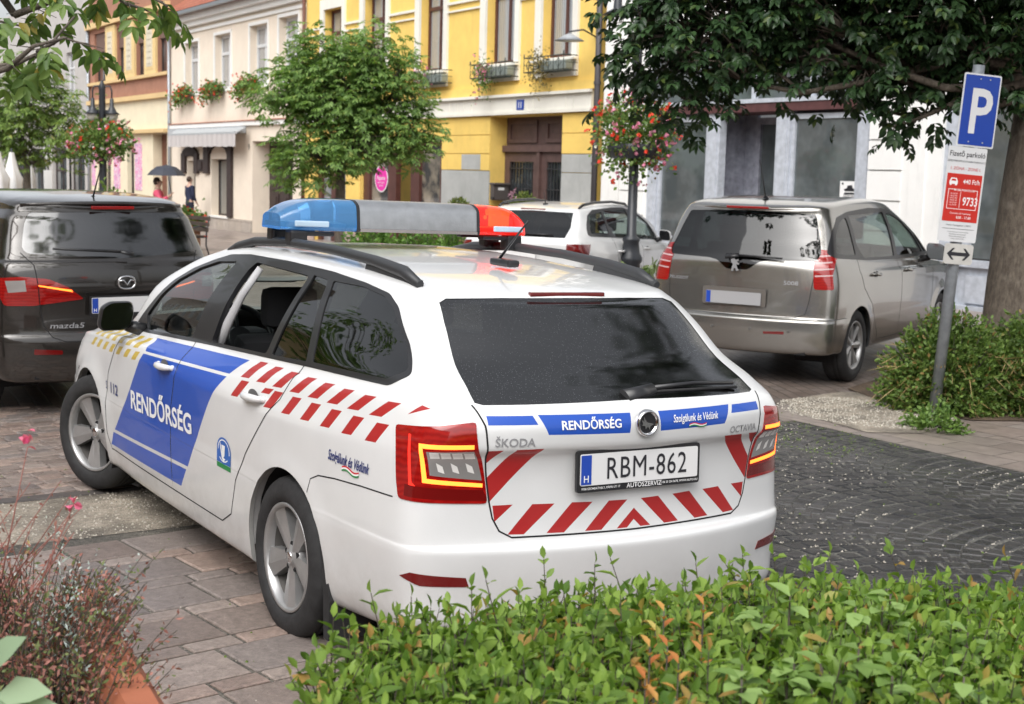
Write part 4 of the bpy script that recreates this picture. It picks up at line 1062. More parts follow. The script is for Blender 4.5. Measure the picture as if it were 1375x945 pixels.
# shop front and shop door
f = FB(yel); o = -.14
for a, c in ((-21.12, -20.74), (-19.60, -19.12), (-18.28, -17.80), (-16.68, -16.42)): f.bx(a, c, -.4, 2.62, o-.08, o+.06)
f.bx(-21.12, -16.42, 2.42, 2.619, o-.08, o+.07); f.bx(-21.12, -19.3, -.4, .25, o-.06, o+.03); f.bx(-17.9, -16.5, -.4, .25, o-.06, o+.03); f.end('shopfront', BROWN)
f = FB(yel); f.bx(-20.74, -19.6, .25, 2.42, o-.03, o-.02); f.bx(-17.8, -16.68, .25, 2.42, o-.03, o-.02); f.end('shop_window', SHOPP)
f = FB(yel); f.bx(-19.12, -18.28, -.4, 2.42, o-.5, o-.45); f.end('shop_interior', plaster('beige_inside', (.50, .33, .20), .06))
f = FB(yel); f.bx(-24.25, -24.0, -.4, 2.62, o-.08, o+.05); f.bx(-22.3, -22.05, -.4, 2.62, o-.08, o+.05); f.bx(-23.35, -23.05, -.4, 2.6, o-.08, o+.04); f.bx(-24.0, -22.3, 2.3, 2.6, o-.08, o+.03); f.end('shop_door', BROWN)
f = FB(yel); f.bx(-24.0, -22.3, -.3, 2.3, o-.04, o-.03); f.end('door_pane', CURT)
# ===== cream house
C0, C1 = -38.0, -25.02
cre = house('cream_house', (C0+C1)/2, 'pale cream house with red tiled roof, grey awning and dark panelled door')
CRE = plaster('cream_plaster', (.80, .70, .58), .05); CREW = plaster('white_trim_plaster', (.82, .81, .78), .03)
cw = [(-36.26, -34.75, 4.34, 6.10), (-33.03, -31.45, 4.36, 6.16), (-29.66, -28.1, 4.38, 6.22), (-27.15, -25.6, 4.4, 6.28)]
chl = [(-29.44, -26.0, -.5, 2.60, .58), (-33.45, -31.68, .10, 2.02, .32), (-36.05, -35.15, .5, 1.95, .25)]
wall(cre, C0, C1, -.6, 7.1, [w+(.28,) for w in cw]+chl, CRE)
for w in cw:
    f = FB(cre); f.ring(w[0]-.10, w[1]+.10, w[2]-.10, w[3]+.10, .10, .001, .035); f.end('window_surround', CREW); win(cre, w[0], w[1], w[2], w[3], -.22, WHITEF, CURT, .10, trans=.66)
f = FB(cre); f.bx(C0, C1, 3.10, 3.24, .001, .10); f.bx(C0, C1, 6.42, 6.52, .001, .06); f.bx(C0, C1, 6.62, 6.80, .001, .16); f.bx(C0, C1, 6.80, 7.02, .001, .30); f.end('cornice', CREW)
f = FB(cre); f.bx(C0, C1, 3.242, 3.275, .001, .13); f.end('tile_ledge', mat('ledge_tile', (.36, .15, .10), .8, var=.2))
def tile_mat():
    m = bpy.data.materials.new('roof_tiles'); m.use_nodes = True; t = NT(m); v = t.coord('Object')
    br = t.n('TexBrick'); br.inputs['Scale'].default_value = 1; br.inputs['Brick Width'].default_value = .2; br.inputs['Row Height'].default_value = .17; br.inputs['Mortar Size'].default_value = .012
    br.inputs['Color1'].default_value = lin((.30, .085, .045)); br.inputs['Color2'].default_value = lin((.42, .15, .09)); br.inputs['Mortar'].default_value = lin((.08, .03, .02))
    t.l(v, br.inputs['Vector']); t.l(br.outputs['Color'], t.b.inputs['Base Color']); t.b.inputs['Roughness'].default_value = .8; t.bump(br.outputs['Fac'], -.8, .02); return m
TILE = tile_mat()
def roof(parent, s0, s1, z, over=.45, rise=3.0, run=4.2, m=None):
    k = parent['s0']; b = MB(); b.prism([(s0-k, 0), (s1-k, 0), (s1-k, math.hypot(rise, run+over)), (s0-k, math.hypot(rise, run+over))], .12, Matrix.Translation((0, z, over)) @ Matrix.Rotation(math.atan2(run+over, rise)*-1, 4, 'X'))
    r = b.done('roof', m or TILE, parent)
    f = FB(parent); f.bx(s0, s1, z-.05, z+.06, over-.02, over+.12); g = f.done('gutter', mat('zinc', (.30, .32, .34), .4, metal=.6), parent); g.parent = r
    return r
roof(cre, C0, C1, 7.05)
f = FB(cre); f.bx(C0, -29.44, -.6, .07, .001, .05); f.bx(-26.0, C1, -.6, .07, .001, .05)
pl = f.end('plinth', paver_mat('plinth_stone', [(.44, .38, .32), (.50, .44, .38), (.47, .41, .36)], 1, .62, 2.0, .012, (.25, .2, .17), rough=.7))
f = FB(cre); o = -.55; f.bx(-29.44, -26.0, -.5, 2.6, o-.08, o-.03)
for a in (-29.3, -28.4, -27.5, -26.75):
    for z in (.0, .55, 1.12, 1.70): f.bx(a+.08, a+.72, z-.02, z+.42, o-.03, o+.01); f.bx(a+.2, a+.6, z+.08, z+.32, o+.01, o+.035)
f.end('entrance_door', DKBROWN)
win(cre, -33.45, -31.68, .10, 2.02, -.26, DKBROWN, GREYP, .06, mull=False, trans=0); f = FB(cre); f.bx(-33.5, -31.6, .04, .1, .001, .08); f.end('window_sill', CREW)
f = FB(cre)   # carved dark wood portal pieces
f.bx(-31.62, -31.22, .10, 2.46, .005, .10); f.bx(-34.05, -33.55, 1.52, 2.46, .005, .10); f.bx(-34.05, -31.22, 2.46, 2.56, .005, .11)
for k in range(12):
    a0, a1 = math.pi*k/12, math.pi*(k+1)/12; s_ = -32.58-.97*math.cos((a0+a1)/2); z_ = 2.16+.30*math.sin((a0+a1)/2); f.bx(s_-.10, s_+.10, z_, 2.47, .012, .085)
f.bx(-34.72, -34.05, 1.58, 2.0, .005, .08); f.bx(-34.6, -34.18, 1.66, 1.92, .08, .12)
f.bx(-36.55, -36.12, 1.50, 2.2, .005, .10); f.bx(-35.12, -34.72, 1.50, 2.2, .005, .10)
for k in range(10):
    a = math.pi*(k+.5)/10; f.bx(-35.63-.72*math.cos(a)-.15, -35.63-.72*math.cos(a)+.15, 2.0+.12*math.sin(a), 2.18+.26*math.sin(a), .012, .09)
f.end('carved_portal', DKBROWN)
ftext(cre, '9', .26, -29.72, 2.42, .012, BLACK_T, bold=.01)
aw = FB(cre); aw.bx(-37.7, -30.0, 2.86, 3.08, .02, .22); awo = aw.end('awning', mat('awning_case', (.42, .44, .46), .5))
k = cre['s0']; b = MB(); b.mi = 0
b.prism([(.2, 3.06), (.2, 3.02), (.50, 2.84), (.50, 2.88)], 7.1, Matrix(((0, 0, 1, -36.6-k), (0, 1, 0, 0), (1, 0, 0, 0), (0, 0, 0, 1)))); b.box((-33.05-k, 2.86, .52), (7.1, .07, .07)); g = b.done('awning_canopy', mat('awning_grey', (.40, .42, .43), .6), cre, fix=True); g.parent = awo
b = bmesh.new(); n = 70; prev = None
for i in range(n+1):
    s = -36.6+7.1*i/n-k; o = .55+.03*math.sin(i*1.3); a = b.verts.new((s, 2.83, .55)); c = b.verts.new((s, 2.42+.012*math.sin(i*.9), o))
    if prev: ff = b.faces.new((prev[1], c, a, prev[0])); ff.smooth = True
    prev = (a, c)
g = obj('valance', b, mat('valance_cloth', (.50, .47, .46), .8), cre); g.parent = awo
# ===== orange house
O0, O1 = -49.8, -38.02
ora = house('orange_house', (O0+O1)/2, 'narrow house with orange brown upper wall, yellow pilasters and cream shop floor')
ORP = plaster('orange_plaster', (.36, .18, .12), .12); CR2 = plaster('cream_shop_plaster', (.76, .68, .50), .06); OCH = plaster('ochre_trim', (.66, .48, .24), .06)
ow = [(-48.9, -46.8, 5.25, 7.3), (-45.25, -43.95, 5.25, 7.3), (-42.45, -41.15, 5.25, 7.3), (-39.6, -38.5, 5.25, 7.3)]
wall(ora, O0, O1, 4.3, 9.0, [w+(.2,) for w in ow], ORP, name='upper_wall')
for w in ow: win(ora, w[0], w[1], w[2], w[3], -.15, DKBROWN, PANE, .08, trans=.6); f = FB(ora); f.bx(w[0], w[1], w[2]+1.25, w[3], -.13, -.08); f.end('roller_shutter', mat('shutter_brown', (.16, .10, .08), .7))
PILM = plaster('pilaster_yellow', (.72, .54, .26), .05)
for a, c in ((-46.78, -45.3), (-43.93, -42.48), (-41.12, -39.63)):
    f = FB(ora); f.bx(a, c, 5.22, 7.45, .001, .09); f.bx(a+.14, c-.14, 5.4, 7.3, .09, .10); f.mi = 1; f.bx(a+.35, c-.35, 5.5, 7.2, .10, .11)
    for q in range(7): f.bx(a+.5, c-.5, 5.6+.23*q, 5.74+.23*q, .11, .13)
    f.end('pilaster', [PILM, plaster('stucco_cream', (.62, .57, .45), .05)])
f = FB(ora); f.bx(O0, O1, 5.10, 5.22, .001, .14); f.bx(O0, O1, 4.28, 4.46, .001, .16); f.bx(O0, O1, 7.5, 7.75, .001, .2); f.end('ledge', OCH)
wall(ora, O0, O1, -.7, 4.28, [(-40.3, -38.5, -.7, 2.95, .4), (-43.9, -42.9, -.7, 2.6, .2), (-48.5, -46.4, .2, 2.6, .2)], CR2, name='lower_wall')
f = FB(ora); f.bx(-44.4, -38.2, 2.98, 3.12, .001, .22); f.end('shop_cornice', OCH)
f = FB(ora); f.bx(-40.3, -38.5, -.6, 2.95, -.40, -.35); f.bx(-40.2, -39.45, .3, 2.1, -.35, -.32); f.bx(-39.35, -38.6, .3, 2.1, -.35, -.32); f.end('shop_door', mat('red_wood_door', (.16, .06, .035), .5, var=.2))
win(ora, -43.9, -42.9, -.6, 2.6, -.18, DKBROWN, PANE, .06, mull=False, trans=.8); win(ora, -48.5, -46.4, .2, 2.6, -.18, DKBROWN, SHOPP, .06, trans=0)
f = FB(ora); f.bx(O0, O1, -.7, .05, .001, .06); f.end('plinth', plaster('brown_stone', (.30, .22, .19), .15))
PINKS = bpy.data.materials.new('pink_poster'); PINKS.use_nodes = True; t = NT(PINKS); v = t.coord('Object'); n = t.n('TexNoise'); n.inputs['Scale'].default_value = 5; t.l(v, n.inputs[0])
t.l(t.ramp(n.outputs[0], [(.35, (.75, .7, .72)), (.48, (.72, .12, .40)), (.56, (.8, .72, .75)), (.66, (.45, .15, .40))]), t.b.inputs['Base Color'])
for a, c, e, g in ((-42.72, -41.78, .75, 2.6), (-45.9, -44.95, .75, 2.5), (-49.5, -48.9, .8, 2.6)):
    f = FB(ora); f.bx(a, c, e, g, .003, .02); f.end('poster', PINKS)
# ===== far pale house
G0, G1 = -78.0, -49.82
far = house('grey_house', (G0+G1)/2, 'pale grey house at the far left with dark shop windows')
wall(far, G0, G1, -.9, 9.5, [(-53.5, -50.8, -.9, 2.4, .2), (-57, -54.2, -.9, 2.5, .2), (-62, -58.4, 0, 2.4, .2), (-68, -63.5, -.9, 2.4, .2), (-75, -70, 0, 2.4, .2), (-54, -52.4, 4.6, 6.8, .2), (-59.4, -57.8, 4.6, 6.8, .2), (-65, -63.4, 4.6, 6.8, .2), (-71, -69.4, 4.6, 6.8, .2)], plaster('pale_grey_plaster', (.46, .44, .42), .08))
for a, c in ((-53.5, -50.8), (-57, -54.2), (-68, -63.5)): win(far, a, c, -.8, 2.4, -.15, DKBROWN, PANE, .08)
for a, c in ((-62, -58.4), (-75, -70)): win(far, a, c, 0, 2.4, -.15, DKBROWN, PANE, .08, trans=0)
for a, c in ((-54, -52.4), (-59.4, -57.8), (-65, -63.4), (-71, -69.4)): win(far, a, c, 4.6, 6.8, -.15, WHITEF, CURT, .08)
f = FB(far); f.bx(G0, G1, 3.2, 3.45, .001, .15); f.end('cornice', OFFW)
# ===== white shop house
W0, W1 = -9.6, 9.0
whi = house('white_house', (W0+W1)/2, 'white rendered house with weathered grey wooden shopfronts')
WHP = plaster('white_plaster', (.80, .80, .78), .04); GW = mat('grey_painted_wood', (.44, .47, .52), .6, var=.16, vscale=9, bump=.3, bscale=90)
sf = (-8.08, -2.22, -.2, 4.3, .35); sf2 = (-.72, 2.9, -.2, 4.0, .3)
wall(whi, W0, W1, -.4, 9.0, [sf, sf2], WHP)
f = FB(whi)   # raised plaster blocks and pilasters, right of the shop
for z in range(8): f.bx(-2.2, -1.50, .14+.465*z, .14+.465*z+.44, .001, .05); f.bx(-8.9, -8.12, .14+.465*z, .14+.465*z+.44, .001, .05)
f.bx(-1.50, -.72, -.3, 9, .001, .035); f.bx(-1.32, -1.02, .7, 4.6, .035, .06) ; f.bx(-9.55, -8.95, -.3, 9, .001, .035); f.end('plaster_blocks', WHP)
f = FB(whi); o = -.06
for a, c in ((-8.08, -7.80), (-6.30, -5.95), (-4.46, -4.12), (-2.50, -2.22)): f.bx(a, c, -.2, 2.95, o-.12, o+.03); f.bx(a+.06, c-.06, .3, 2.8, o+.03, o+.045)
for a, c in ((-7.80, -6.30), (-4.12, -2.50)):
    f.ring(a, c, .62, 2.90, .085, o-.09, o-.01); f.bx(a, c, -.2, .62, o-.10, o); f.bx(a+.15, c-.15, .05, .48, o, o+.03)
f.bx(-8.08, -2.22, 3.10, 3.17, o-.12, o+.10); f.bx(-8.08, -2.22, 4.1, 4.3, o-.1, o+.05)
for s in (-8.08, -6.6, -5.15, -3.7, -2.32): f.bx(s, s+.10, 3.17, 4.1, o-.1, o+.02)
sh = f.end('shopfront', GW)
f = FB(whi); f.bx(-8.08, -2.22, 2.95, 3.098, -.9, o+.08); f.end('transom_beam', mat('oxblood_wood', (.09, .035, .035), .6, var=.2))
f = FB(whi); f.bx(-7.75, -6.35, .7, 2.85, o-.06, o-.05); f.bx(-4.05, -2.55, .7, 2.85, o-.06, o-.05); f.bx(-8.0, -2.3, 3.17, 4.1, o-.06, o-.05); f.end('shop_window', GREYP)
f = FB(whi); o2 = -.85   # recessed entrance
f.bx(-6.30, -6.22, -.2, 2.95, o2, o-.12); f.bx(-4.2, -4.12, -.2, 2.95, o2, o-.12); f.ring(-5.9, -4.55, -.2, 2.9, .12, o2-.05, o2+.03); f.bx(-6.30, -5.9, -.2, 2.95, o2-.06, o2); f.bx(-4.55, -4.12, -.2, 2.95, o2-.06, o2); dr = f.end('entrance_door', mat('faded_wood', (.26, .27, .32), .6, var=.3, vscale=8))
f = FB(whi); f.bx(-5.8, -4.65, .5, 2.8, o2-.03, o2-.02); g = f.end('door_pane', GREYP); g.parent = dr
f = FB(whi); o = -.06
f.bx(-.72, -.40, -.2, 4.0, o-.12, o+.05); f.bx(-.34, -.22, .9, 4.0, o-.1, o); f.bx(-.72, -.36, .45, .66, o+.05, o+.16); f.bx(-.66, -.42, .10, .45, o+.05, o+.11); f.bx(-.40, 2.9, .62, .72, o-.1, o+.05); f.bx(-.40, 2.9, -.2, .62, o-.1, o-.02); f.bx(-.2, .9, .1, .5, o-.02, o+.02); f.bx(1.1, 2.4, .1, .5, o-.02, o+.02); f.bx(-.4, 2.9, .0, .06, o-.02, o+.08); f.bx(2.6, 2.9, -.2, 4, o-.1, o+.05); f.end('shopfront', GW)
f = FB(whi); f.bx(-.3, 2.7, .75, 3.9, o-.08, o-.07); f.end('shop_window', GREYP)
# downpipes
def downpipe(s, z0, z1, label, m, r=.055):
    p = fbase(s, 0, .09); b = MB(); q0, q1 = fbase(s, z0, .09)-p, fbase(s, z1, .09)-p; b.cyl(q0, q1, r, n=10)
    for z in (z0+.6, z0+2.2, z0+3.8): b.cyl(fbase(s, z, .09)-p, fbase(s, z+.06, .09)-p, r*1.25, n=10)
    tag(b.done('downpipe', m, None, p), label, 'pipe')
ZN = mat('pipe_zinc', (.34, .37, .40), .45, metal=.4); PBR = mat('pipe_brown', (.12, .05, .035), .5)
downpipe(-37.95, -.5, 7.0, 'grey zinc downpipe between the orange house and the cream house', ZN); downpipe(-25.0, -.3, 7, 'brown downpipe between the cream house and the yellow house', PBR, .05); downpipe(-9.72, -.2, 7, 'dark downpipe between the yellow house and the white house', mat('pipe_dark', (.06, .055, .06), .5), .06); downpipe(-49.7, -.6, 8, 'grey downpipe at the far end of the orange house', ZN, .07)

# ===== the opposite side of the street, out of view; it shows in windows and paint
def opposite(x0, x1, y, col, label, facing=-1, cname='x'):
    root = empty('opposite_house', label, 'building', ((x0+x1)/2, y, 0)); w = x1-x0; b = MB(); b.box((0, 3*-facing, 4.2), (w, 6, 8.4)); b.done('wall', plaster('opp_'+cname, col, .1), root)
    n = int(w/2.4)
    for k in range(n):
        for z in (1.5, 5.2):
            X = -w/2+(k+.5)*w/n; fr = MB().box((X, .03*facing, z), (1.25, .10, 2.0)).done('window', OFFW, root); p = MB().box((X, .09*facing, z), (1.0, .03, 1.75)).done('pane', PANE, root); p.parent = fr
    b = MB(); b.box((0, .15*facing, 3.3), (w, .3, .25)); b.box((0, .2*facing, 8.3), (w, .4, .3)); b.done('cornice', OFFW, root)
opposite(3, 17, 12, (.42, .14, .08), 'brick red house across the street, left of the view', cname='brick'); opposite(17.1, 34, 12.5, (.62, .50, .25), 'ochre house across the street, left of the view', cname='ochre'); opposite(34.1, 58, 13, (.60, .56, .50), 'pale house across the street, left of the view', cname='pale')
opposite(-30, 2.8, 14.5, (.55, .42, .30), 'tan house across the street behind the camera', cname='tan')
# ---------------------------------------------------------------- the other cars
def zrow(z): return z if callable(z) else (lambda x, y, z=z: z)
def fix_rows(rows): return [(zrow(r[0]),)+tuple(r[1:]) for r in rows]
def place(root, x, y, yaw): root.matrix_world = Matrix.Translation((x, y, gz(x)+.006)) @ Matrix.Rotation(yaw, 4, 'Z')
def body_parts(bm, root, paint, inner, sides=(1, -1), glass=GLASS, front=GLASS, door_regions=(1, 2), trim=TRIM, lampm=None, rearm=None, arches=((0, .33),), r=.36, wb=2.7):
    lampm = lampm or [LAMPR, LAMPG, LAMPC, LAMPD]
    mm = {0: 0, 1: 1, 2: 2, 3: 3}
    pull(bm, {0}, 'body', [paint, inner], root, None, thick=.018, inner=1); pull(bm, {30}, 'panel_gap', DARK, root, offset=.0008)
    doors = {}
    for s in sides:
        sel = (lambda c: c.y > 0) if s > 0 else (lambda c: c.y < 0)
        for reg, nm in ((1, 'front_door'), (2, 'rear_door')): doors[(reg, s)] = pull(bm, {reg}, nm, [paint, inner], root, None, sel, thick=.02, inner=1)
        pull(bm, {5}, 'window_frame', [trim], root, None, sel, thick=.02, offset=.002)
        for reg in (6, 7, 8, 9): pull(bm, {reg}, 'window', front if reg == 6 else glass, root, None, sel, offset=-.004)
        pull(bm, {11}, 'tail_light', lampm, root, mm, sel, thick=.02, offset=.006)
        pull(bm, {12}, 'reflector', [LAMPD], root, None, lambda c: sel(c) and c.x < 1, thick=.01, offset=.002)
        pull(bm, {14}, 'headlight', [LAMPC], root, None, sel, thick=.01, offset=.002)
        for cx in (0, wb): arch_liner(root, cx, arches[0][1], r+.015, .80, s); arch_lip(bm, cx, arches[0][1], r, root, s, paint)
    tg = pull(bm, {3}, 'tailgate', [paint, inner], root, None, thick=.02, inner=1)
    rw = pull(bm, {10}, 'rear_window', rearm or GLASSW, root, offset=-.002)
    pull(bm, {4}, 'rear_bumper', [paint, inner], root, None, thick=.02, inner=1)
    pull(bm, {13}, 'windscreen', GLASSC, root)
    return tg, doors
def cabin(root, x0=1.1, z=.36, hw=.42, rear=-.1):
    seat(root, x0+.3, .37, z); seat(root, x0+.3, -.37, z)
    b = MB(); b.box((x0-.75, 0, z+.13), (.5, 1.3, .2), bev=.05); b.box((x0-1.05, 0, z+.45), (.14, 1.3, .6), bev=.05)
    for yy in (.38, 0, -.38): b.box((x0-1.10, yy, z+.84), (.08, .26, .16), bev=.04)
    b.done('rear_seat', LINER, root)
    MB().box((x0+1.0, 0, z+.5), (.5, 1.38, .22), bev=.06).done('dashboard', LINER, root); steering(root, (x0+.68, .37, z+.62))
    MB().box((x0-.1, 0, z-.1), (2.9, 1.5, .06)).done('floor_pan', DARK, root)
def carpaint(name, col, metal=.6, rough=.32, coat=.9):
    m = mat(name, col, rough, metal=metal, coat=coat, var=.05, vscale=3); t = NT(m); v = t.coord('Object')
    dirt = t.n('SeparateXYZ'); t.l(v, dirt.inputs[0]); n = t.noise(t.coord('Object', (1, 1, .35)), 7, 6, .7)
    bp = t.n('Bump', Strength=.12, Distance=.002); t.l(t.noise(v, 170, 2), bp.inputs['Height']); t.l(bp.outputs[0], t.b.inputs['Normal'])
    t.l(t.ramp(n, [(.3, rough*.95), (.9, min(1, rough*1.15))]), t.b.inputs['Roughness']); road_dirt(m, .35, .5, (.17, .15, .13)); return m

# ---- silver brown people carrier, seen from behind and its right side
def build_mpv():
    roof = lambda x, y: float(np.interp(x, [-.7, -.45, -.2, .3, .9, 1.3, 1.6, 1.9, 2.3, 2.7, 3.0], [1.50, 1.565, 1.60, 1.632, 1.638, 1.62, 1.585, 1.52, 1.38, 1.20, 1.05]))
    hood = lambda x, y: float(np.interp(x, [2.3, 2.7, 3.0, 3.3, 3.55, 3.7], [1.12, 1.06, 1.0, .92, .84, .76]))-.05*(y/.7)**4
    bl = lambda x, y: float(np.interp(x, [-.9, -.3, .6, 1.6, 2.3, 2.9, 3.4, 3.7], [1.10, 1.085, 1.055, 1.03, 1.01, .98, .88, .78]))
    rows = fix_rows([
     (.27, -.66, .12, .76, .80, .72, 3.60, .45), (.29, -.74, .13, .84, .865, .80, 3.63, .45), (.40, -.785, .14, .875, .885, .84, 3.67, .45), (.50, -.80, .145, .885, .892, .85, 3.68, .45),
     (.56, -.80, .145, .888, .896, .85, 3.67, .45), (.585, -.79, .14, .886, .897, .85, 3.66, .45), (.60, -.755, .12, .885, .898, .85, 3.65, .45), (.72, -.745, .12, .888, .904, .85, 3.64, .45),
     (.86, -.735, .12, .884, .905, .84, 3.61, .45), (.96, -.725, .12, .872, .895, .83, 3.58, .45), (lambda x, y: bl(x, y)-.05, -.715, .12, .855, .872, .81, 3.52, .45),
     (lambda x, y: bl(x, y) if x < 2.5 else max(bl(x, y), hood(x, y)), -.70, .12, .84, .852, .78, 3.46, .42), (lambda x, y: bl(x, y)+.03 if x < 2.3 else hood(x, y), -.69, .12, .825, .838, .76, 3.1, .3),
     (lambda x, y: bl(x, y)+.06 if x < 2.2 else max(bl(x, y)+.05, 1.07), -.675, .12, .815, .828, .78, 2.95, .40), (1.26, -.62, .12, .78, .79, .72, 2.62, .34), (1.40, -.56, .11, .74, .745, .66, 2.32, .30),
     (lambda x, y: min(1.50, roof(x, y)-.02), -.51, .10, .70, .705, .62, 2.05, .27), (lambda x, y: roof(x, y)-.035, -.49, .10, .675, .685, .60, 1.9, .25), (lambda x, y: roof(x, y)-.016, -.49, .095, .64, .655, .57, 1.8, .22),
     (lambda x, y: roof(x, y), -.45, .08, .56, .58, .50, 1.65, .18), (lambda x, y: roof(x, y)+.010, -.25, .06, .36, .38, .32, 1.4, .12), (lambda x, y: roof(x, y)+.014, 0, 0, 0, 0, 0, 1.2, 0)])
    bm = make_shell(rows, flare=[(0, .33, .36, .014, .06), (2.727, .33, .36, .02, .06)])
    dlo = [(2.42, 1.07), (1.2, 1.065), (.3, 1.085), (-.50, 1.13), (-.54, 1.16), (-.40, 1.36), (-.22, 1.475), (.1, 1.525), (.7, 1.555), (1.3, 1.54), (1.62, 1.50), (1.95, 1.39), (2.2, 1.26)]
    cut_region(bm, rounded(dlo, .03, 3), 'side', 5)
    for reg, q in ((6, [(2.22, 1.10), (1.26, 1.095), (1.22, 1.50), (1.45, 1.49), (1.72, 1.43), (2.0, 1.29)]), (7, [(1.16, 1.095), (.24, 1.11), (.12, 1.22), (.10, 1.49), (1.14, 1.515)]), (9, [(.04, 1.14), (-.44, 1.165), (-.33, 1.34), (-.20, 1.43), (.02, 1.475)]), (8, [(2.36, 1.10), (2.25, 1.10), (2.06, 1.28), (2.12, 1.27)])):
        cut_region(bm, rounded(q, .03, 3), 'side', reg, only={5})
    fd = [(2.30, 1.02), (2.34, .8), (2.32, .5), (2.28, .34), (1.24, .34), (1.235, .7), (1.20, 1.09)]; rd = [(1.20, 1.09), (1.235, .7), (1.24, .34), (.62, .34), (.48, .52), (.36, .68), (.10, .85), (.02, 1.0), (.04, 1.11)]
    cut_region(bm, fd, 'side', 1, only={0}); cut_region(bm, rd, 'side', 2, only={0})
    cut_region(bm, [(-.1, .60), (.55, .605), (.64, .64), (.665, .75), (.70, 1.08), (.72, 1.14), (.60, 1.56), (-.1, 1.58)], 'rear', 3, only={0})
    cut_region(bm, rounded([(-.2, 1.00), (.10, 1.00), (.20, 1.075), (.28, 1.09), (.69, 1.10), (.715, 1.16), (.655, 1.35), (.60, 1.50), (-.2, 1.525)], .02, 2), 'rear', 10, only={3, 0})
    lamp = [(.02, 1.20), (-.03, 1.245), (-.035, 1.02), (-.06, .80), (.055, .80), (.115, .86), (.11, 1.05), (.22, 1.14), (.24, 1.17)]
    cut_region(bm, rounded([(.31, 1.175), (.08, 1.205), (.045, 1.15), (.03, 1.0), (.03, .86), (.19, .86), (.18, .99), (.22, 1.09)], .02, 2), 'corner', 11, only={0, 3})
    for k in range(4): cut_region(bm, [(.19, 1.155-.055*k), (.04, 1.145-.055*k), (.04, 1.132-.055*k), (.19, 1.145-.055*k)], 'corner', 2, only={11}, layer='paint')
    cut_region(bm, [(.48, .485), (.30, .475), (.30, .455), (.48, .46)], 'rear', 12)
    lay = bm.faces.layers.int['region']
    for f in bm.faces:
        c = f.calc_center_median()
        if f[lay] == 0 and c.x < -.32 and c.z < .60: f[lay] = 4
    for ln in (fd[:7], rd[2:]): cut_region(bm, strip(ln, .006), 'side', 30, only={0, 1, 2})
    cut_region(bm, strip([(-.02, .60), (.55, .605), (.64, .64), (.665, .75), (.70, 1.08)], .006), 'rear', 30, only={0, 3, 4})
    cut_region(bm, strip([(-.33, .60), (-.40, .605), (-.66, .60)], .005), 'side', 30, only={0, 4})
    for cx in (0, 2.727): cut_arch(bm, cx, .33, .36)
    cut_region(bm, [(-.1, 1.12), (.66, 1.12), (.60, 1.48), (-.1, 1.52)], 'front', 13, only={0}, limit=lambda c: c.x > 1.3)
    cut_region(bm, [(.5, .72), (.95, .80), (.95, .92), (.55, .84)], 'front', 14, only={0}, limit=lambda c: c.x > 2.9)
    mirror_shell(bm); bvh = shell_bvh(bm)
    paint = carpaint('taupe_metallic', (.33, .32, .30), .85, .22)
    root = empty('people_carrier', 'silver brown people carrier parked facing the white house', 'car')
    tg, doors = body_parts(bm, root, paint, LINER, wb=2.727, front=glass_mat('green_glass', (.30, .40, .36)), glass=glass_mat('green_glass', (.30, .40, .36)), lampm=[LAMPR, LAMPG, mat('lamp_pale', (.55, .40, .40), .2), LAMPD], rearm=glass_mat('mpv_rear_glass', (.06, .065, .065), .03, 0))
    for (reg, s), d in doors.items():
        if d: handle(d, 1.42 if reg == 1 else .42, .895, .955, s, paint, dz=.01)
    for s in (1, -1):
        make_wheel('wheel', root, (0, s*.77, .33), s, R0=.33, w=.215, rim=.215, style=7, spin=.4); make_wheel('wheel', root, (2.727, s*.77, .33), s, R0=.33, w=.215, rim=.215, style=7)
        wing_mirror(root, 2.12, .96, 1.11, s, mat('mpv_mirror', (.05, .05, .05), .3, coat=.5), None, 1.15)
    cabin(root, 1.15, .45)
    MB().box((-.42, 0, .36), (.5, 1.3, .16)).done('underbody', DARK, root)
    # plate niche, blank plate, badges
    b = MB(); b.prism(rounded([(-.30, -.075), (.30, -.075), (.30, .085), (-.30, .085)], .02), .004, MR(-.748, .0, .755)); b.done('plate_recess', mat('taupe_recess', (.16, .145, .13), .5, metal=.4), tg)
    Mp = MR(-.762, .0, .75); b = MB(); b.prism(rounded([(-.26, -.055), (.26, -.055), (.26, .055), (-.26, .055)], .01), .008, Mp); b.mi = 1; b.prism([(-.257, -.052), (-.215, -.052), (-.215, .052), (-.257, .052)], .001, Mp, .0085); b.done('number_plate', [mat('plate_dull', (.34, .34, .35), .5), EU_B], tg)
    def rt(s_, size, y, z, **kw):
        t = text_mesh(s_, size, **kw)
        for v in t.verts: v.co = Vector((y-v.co.x, z+v.co.y, 0))
        project(t, bvh, 'rear', .003); obj('lettering', t, LETTER_S, tg)
    rt('PEUGEOT', .036, .575, .895, sx=1.3, bold=.012); rt('5008', .050, -.50, .905, sx=1.3, bold=.012)
    b = MB(); Mb = MR(-.755, 0, 1.035)
    b.prism([(-.038, .055), (-.010, .062), (.006, .048), (.030, .058), (.034, .045), (.016, .032), (.040, .020), (.036, .008), (.012, .012), (.022, -.022), (.038, -.040), (.016, -.050), (.006, -.024), (-.010, -.024), (-.014, -.050), (-.034, -.048), (-.026, -.014), (-.018, .012), (-.036, .028)], .008, Mb); b.done('badge', LETTER_S, tg, fix=True)
    wiper(tg, [(-.735, .10, 1.11), (-.73, -.02, 1.125), (-.715, -.42, 1.115)], .028)
    b = MB(); b.box((-.532, 0, 1.545), (.02, .40, .022), bev=.006); b.done('brake_light', LAMPR, root)
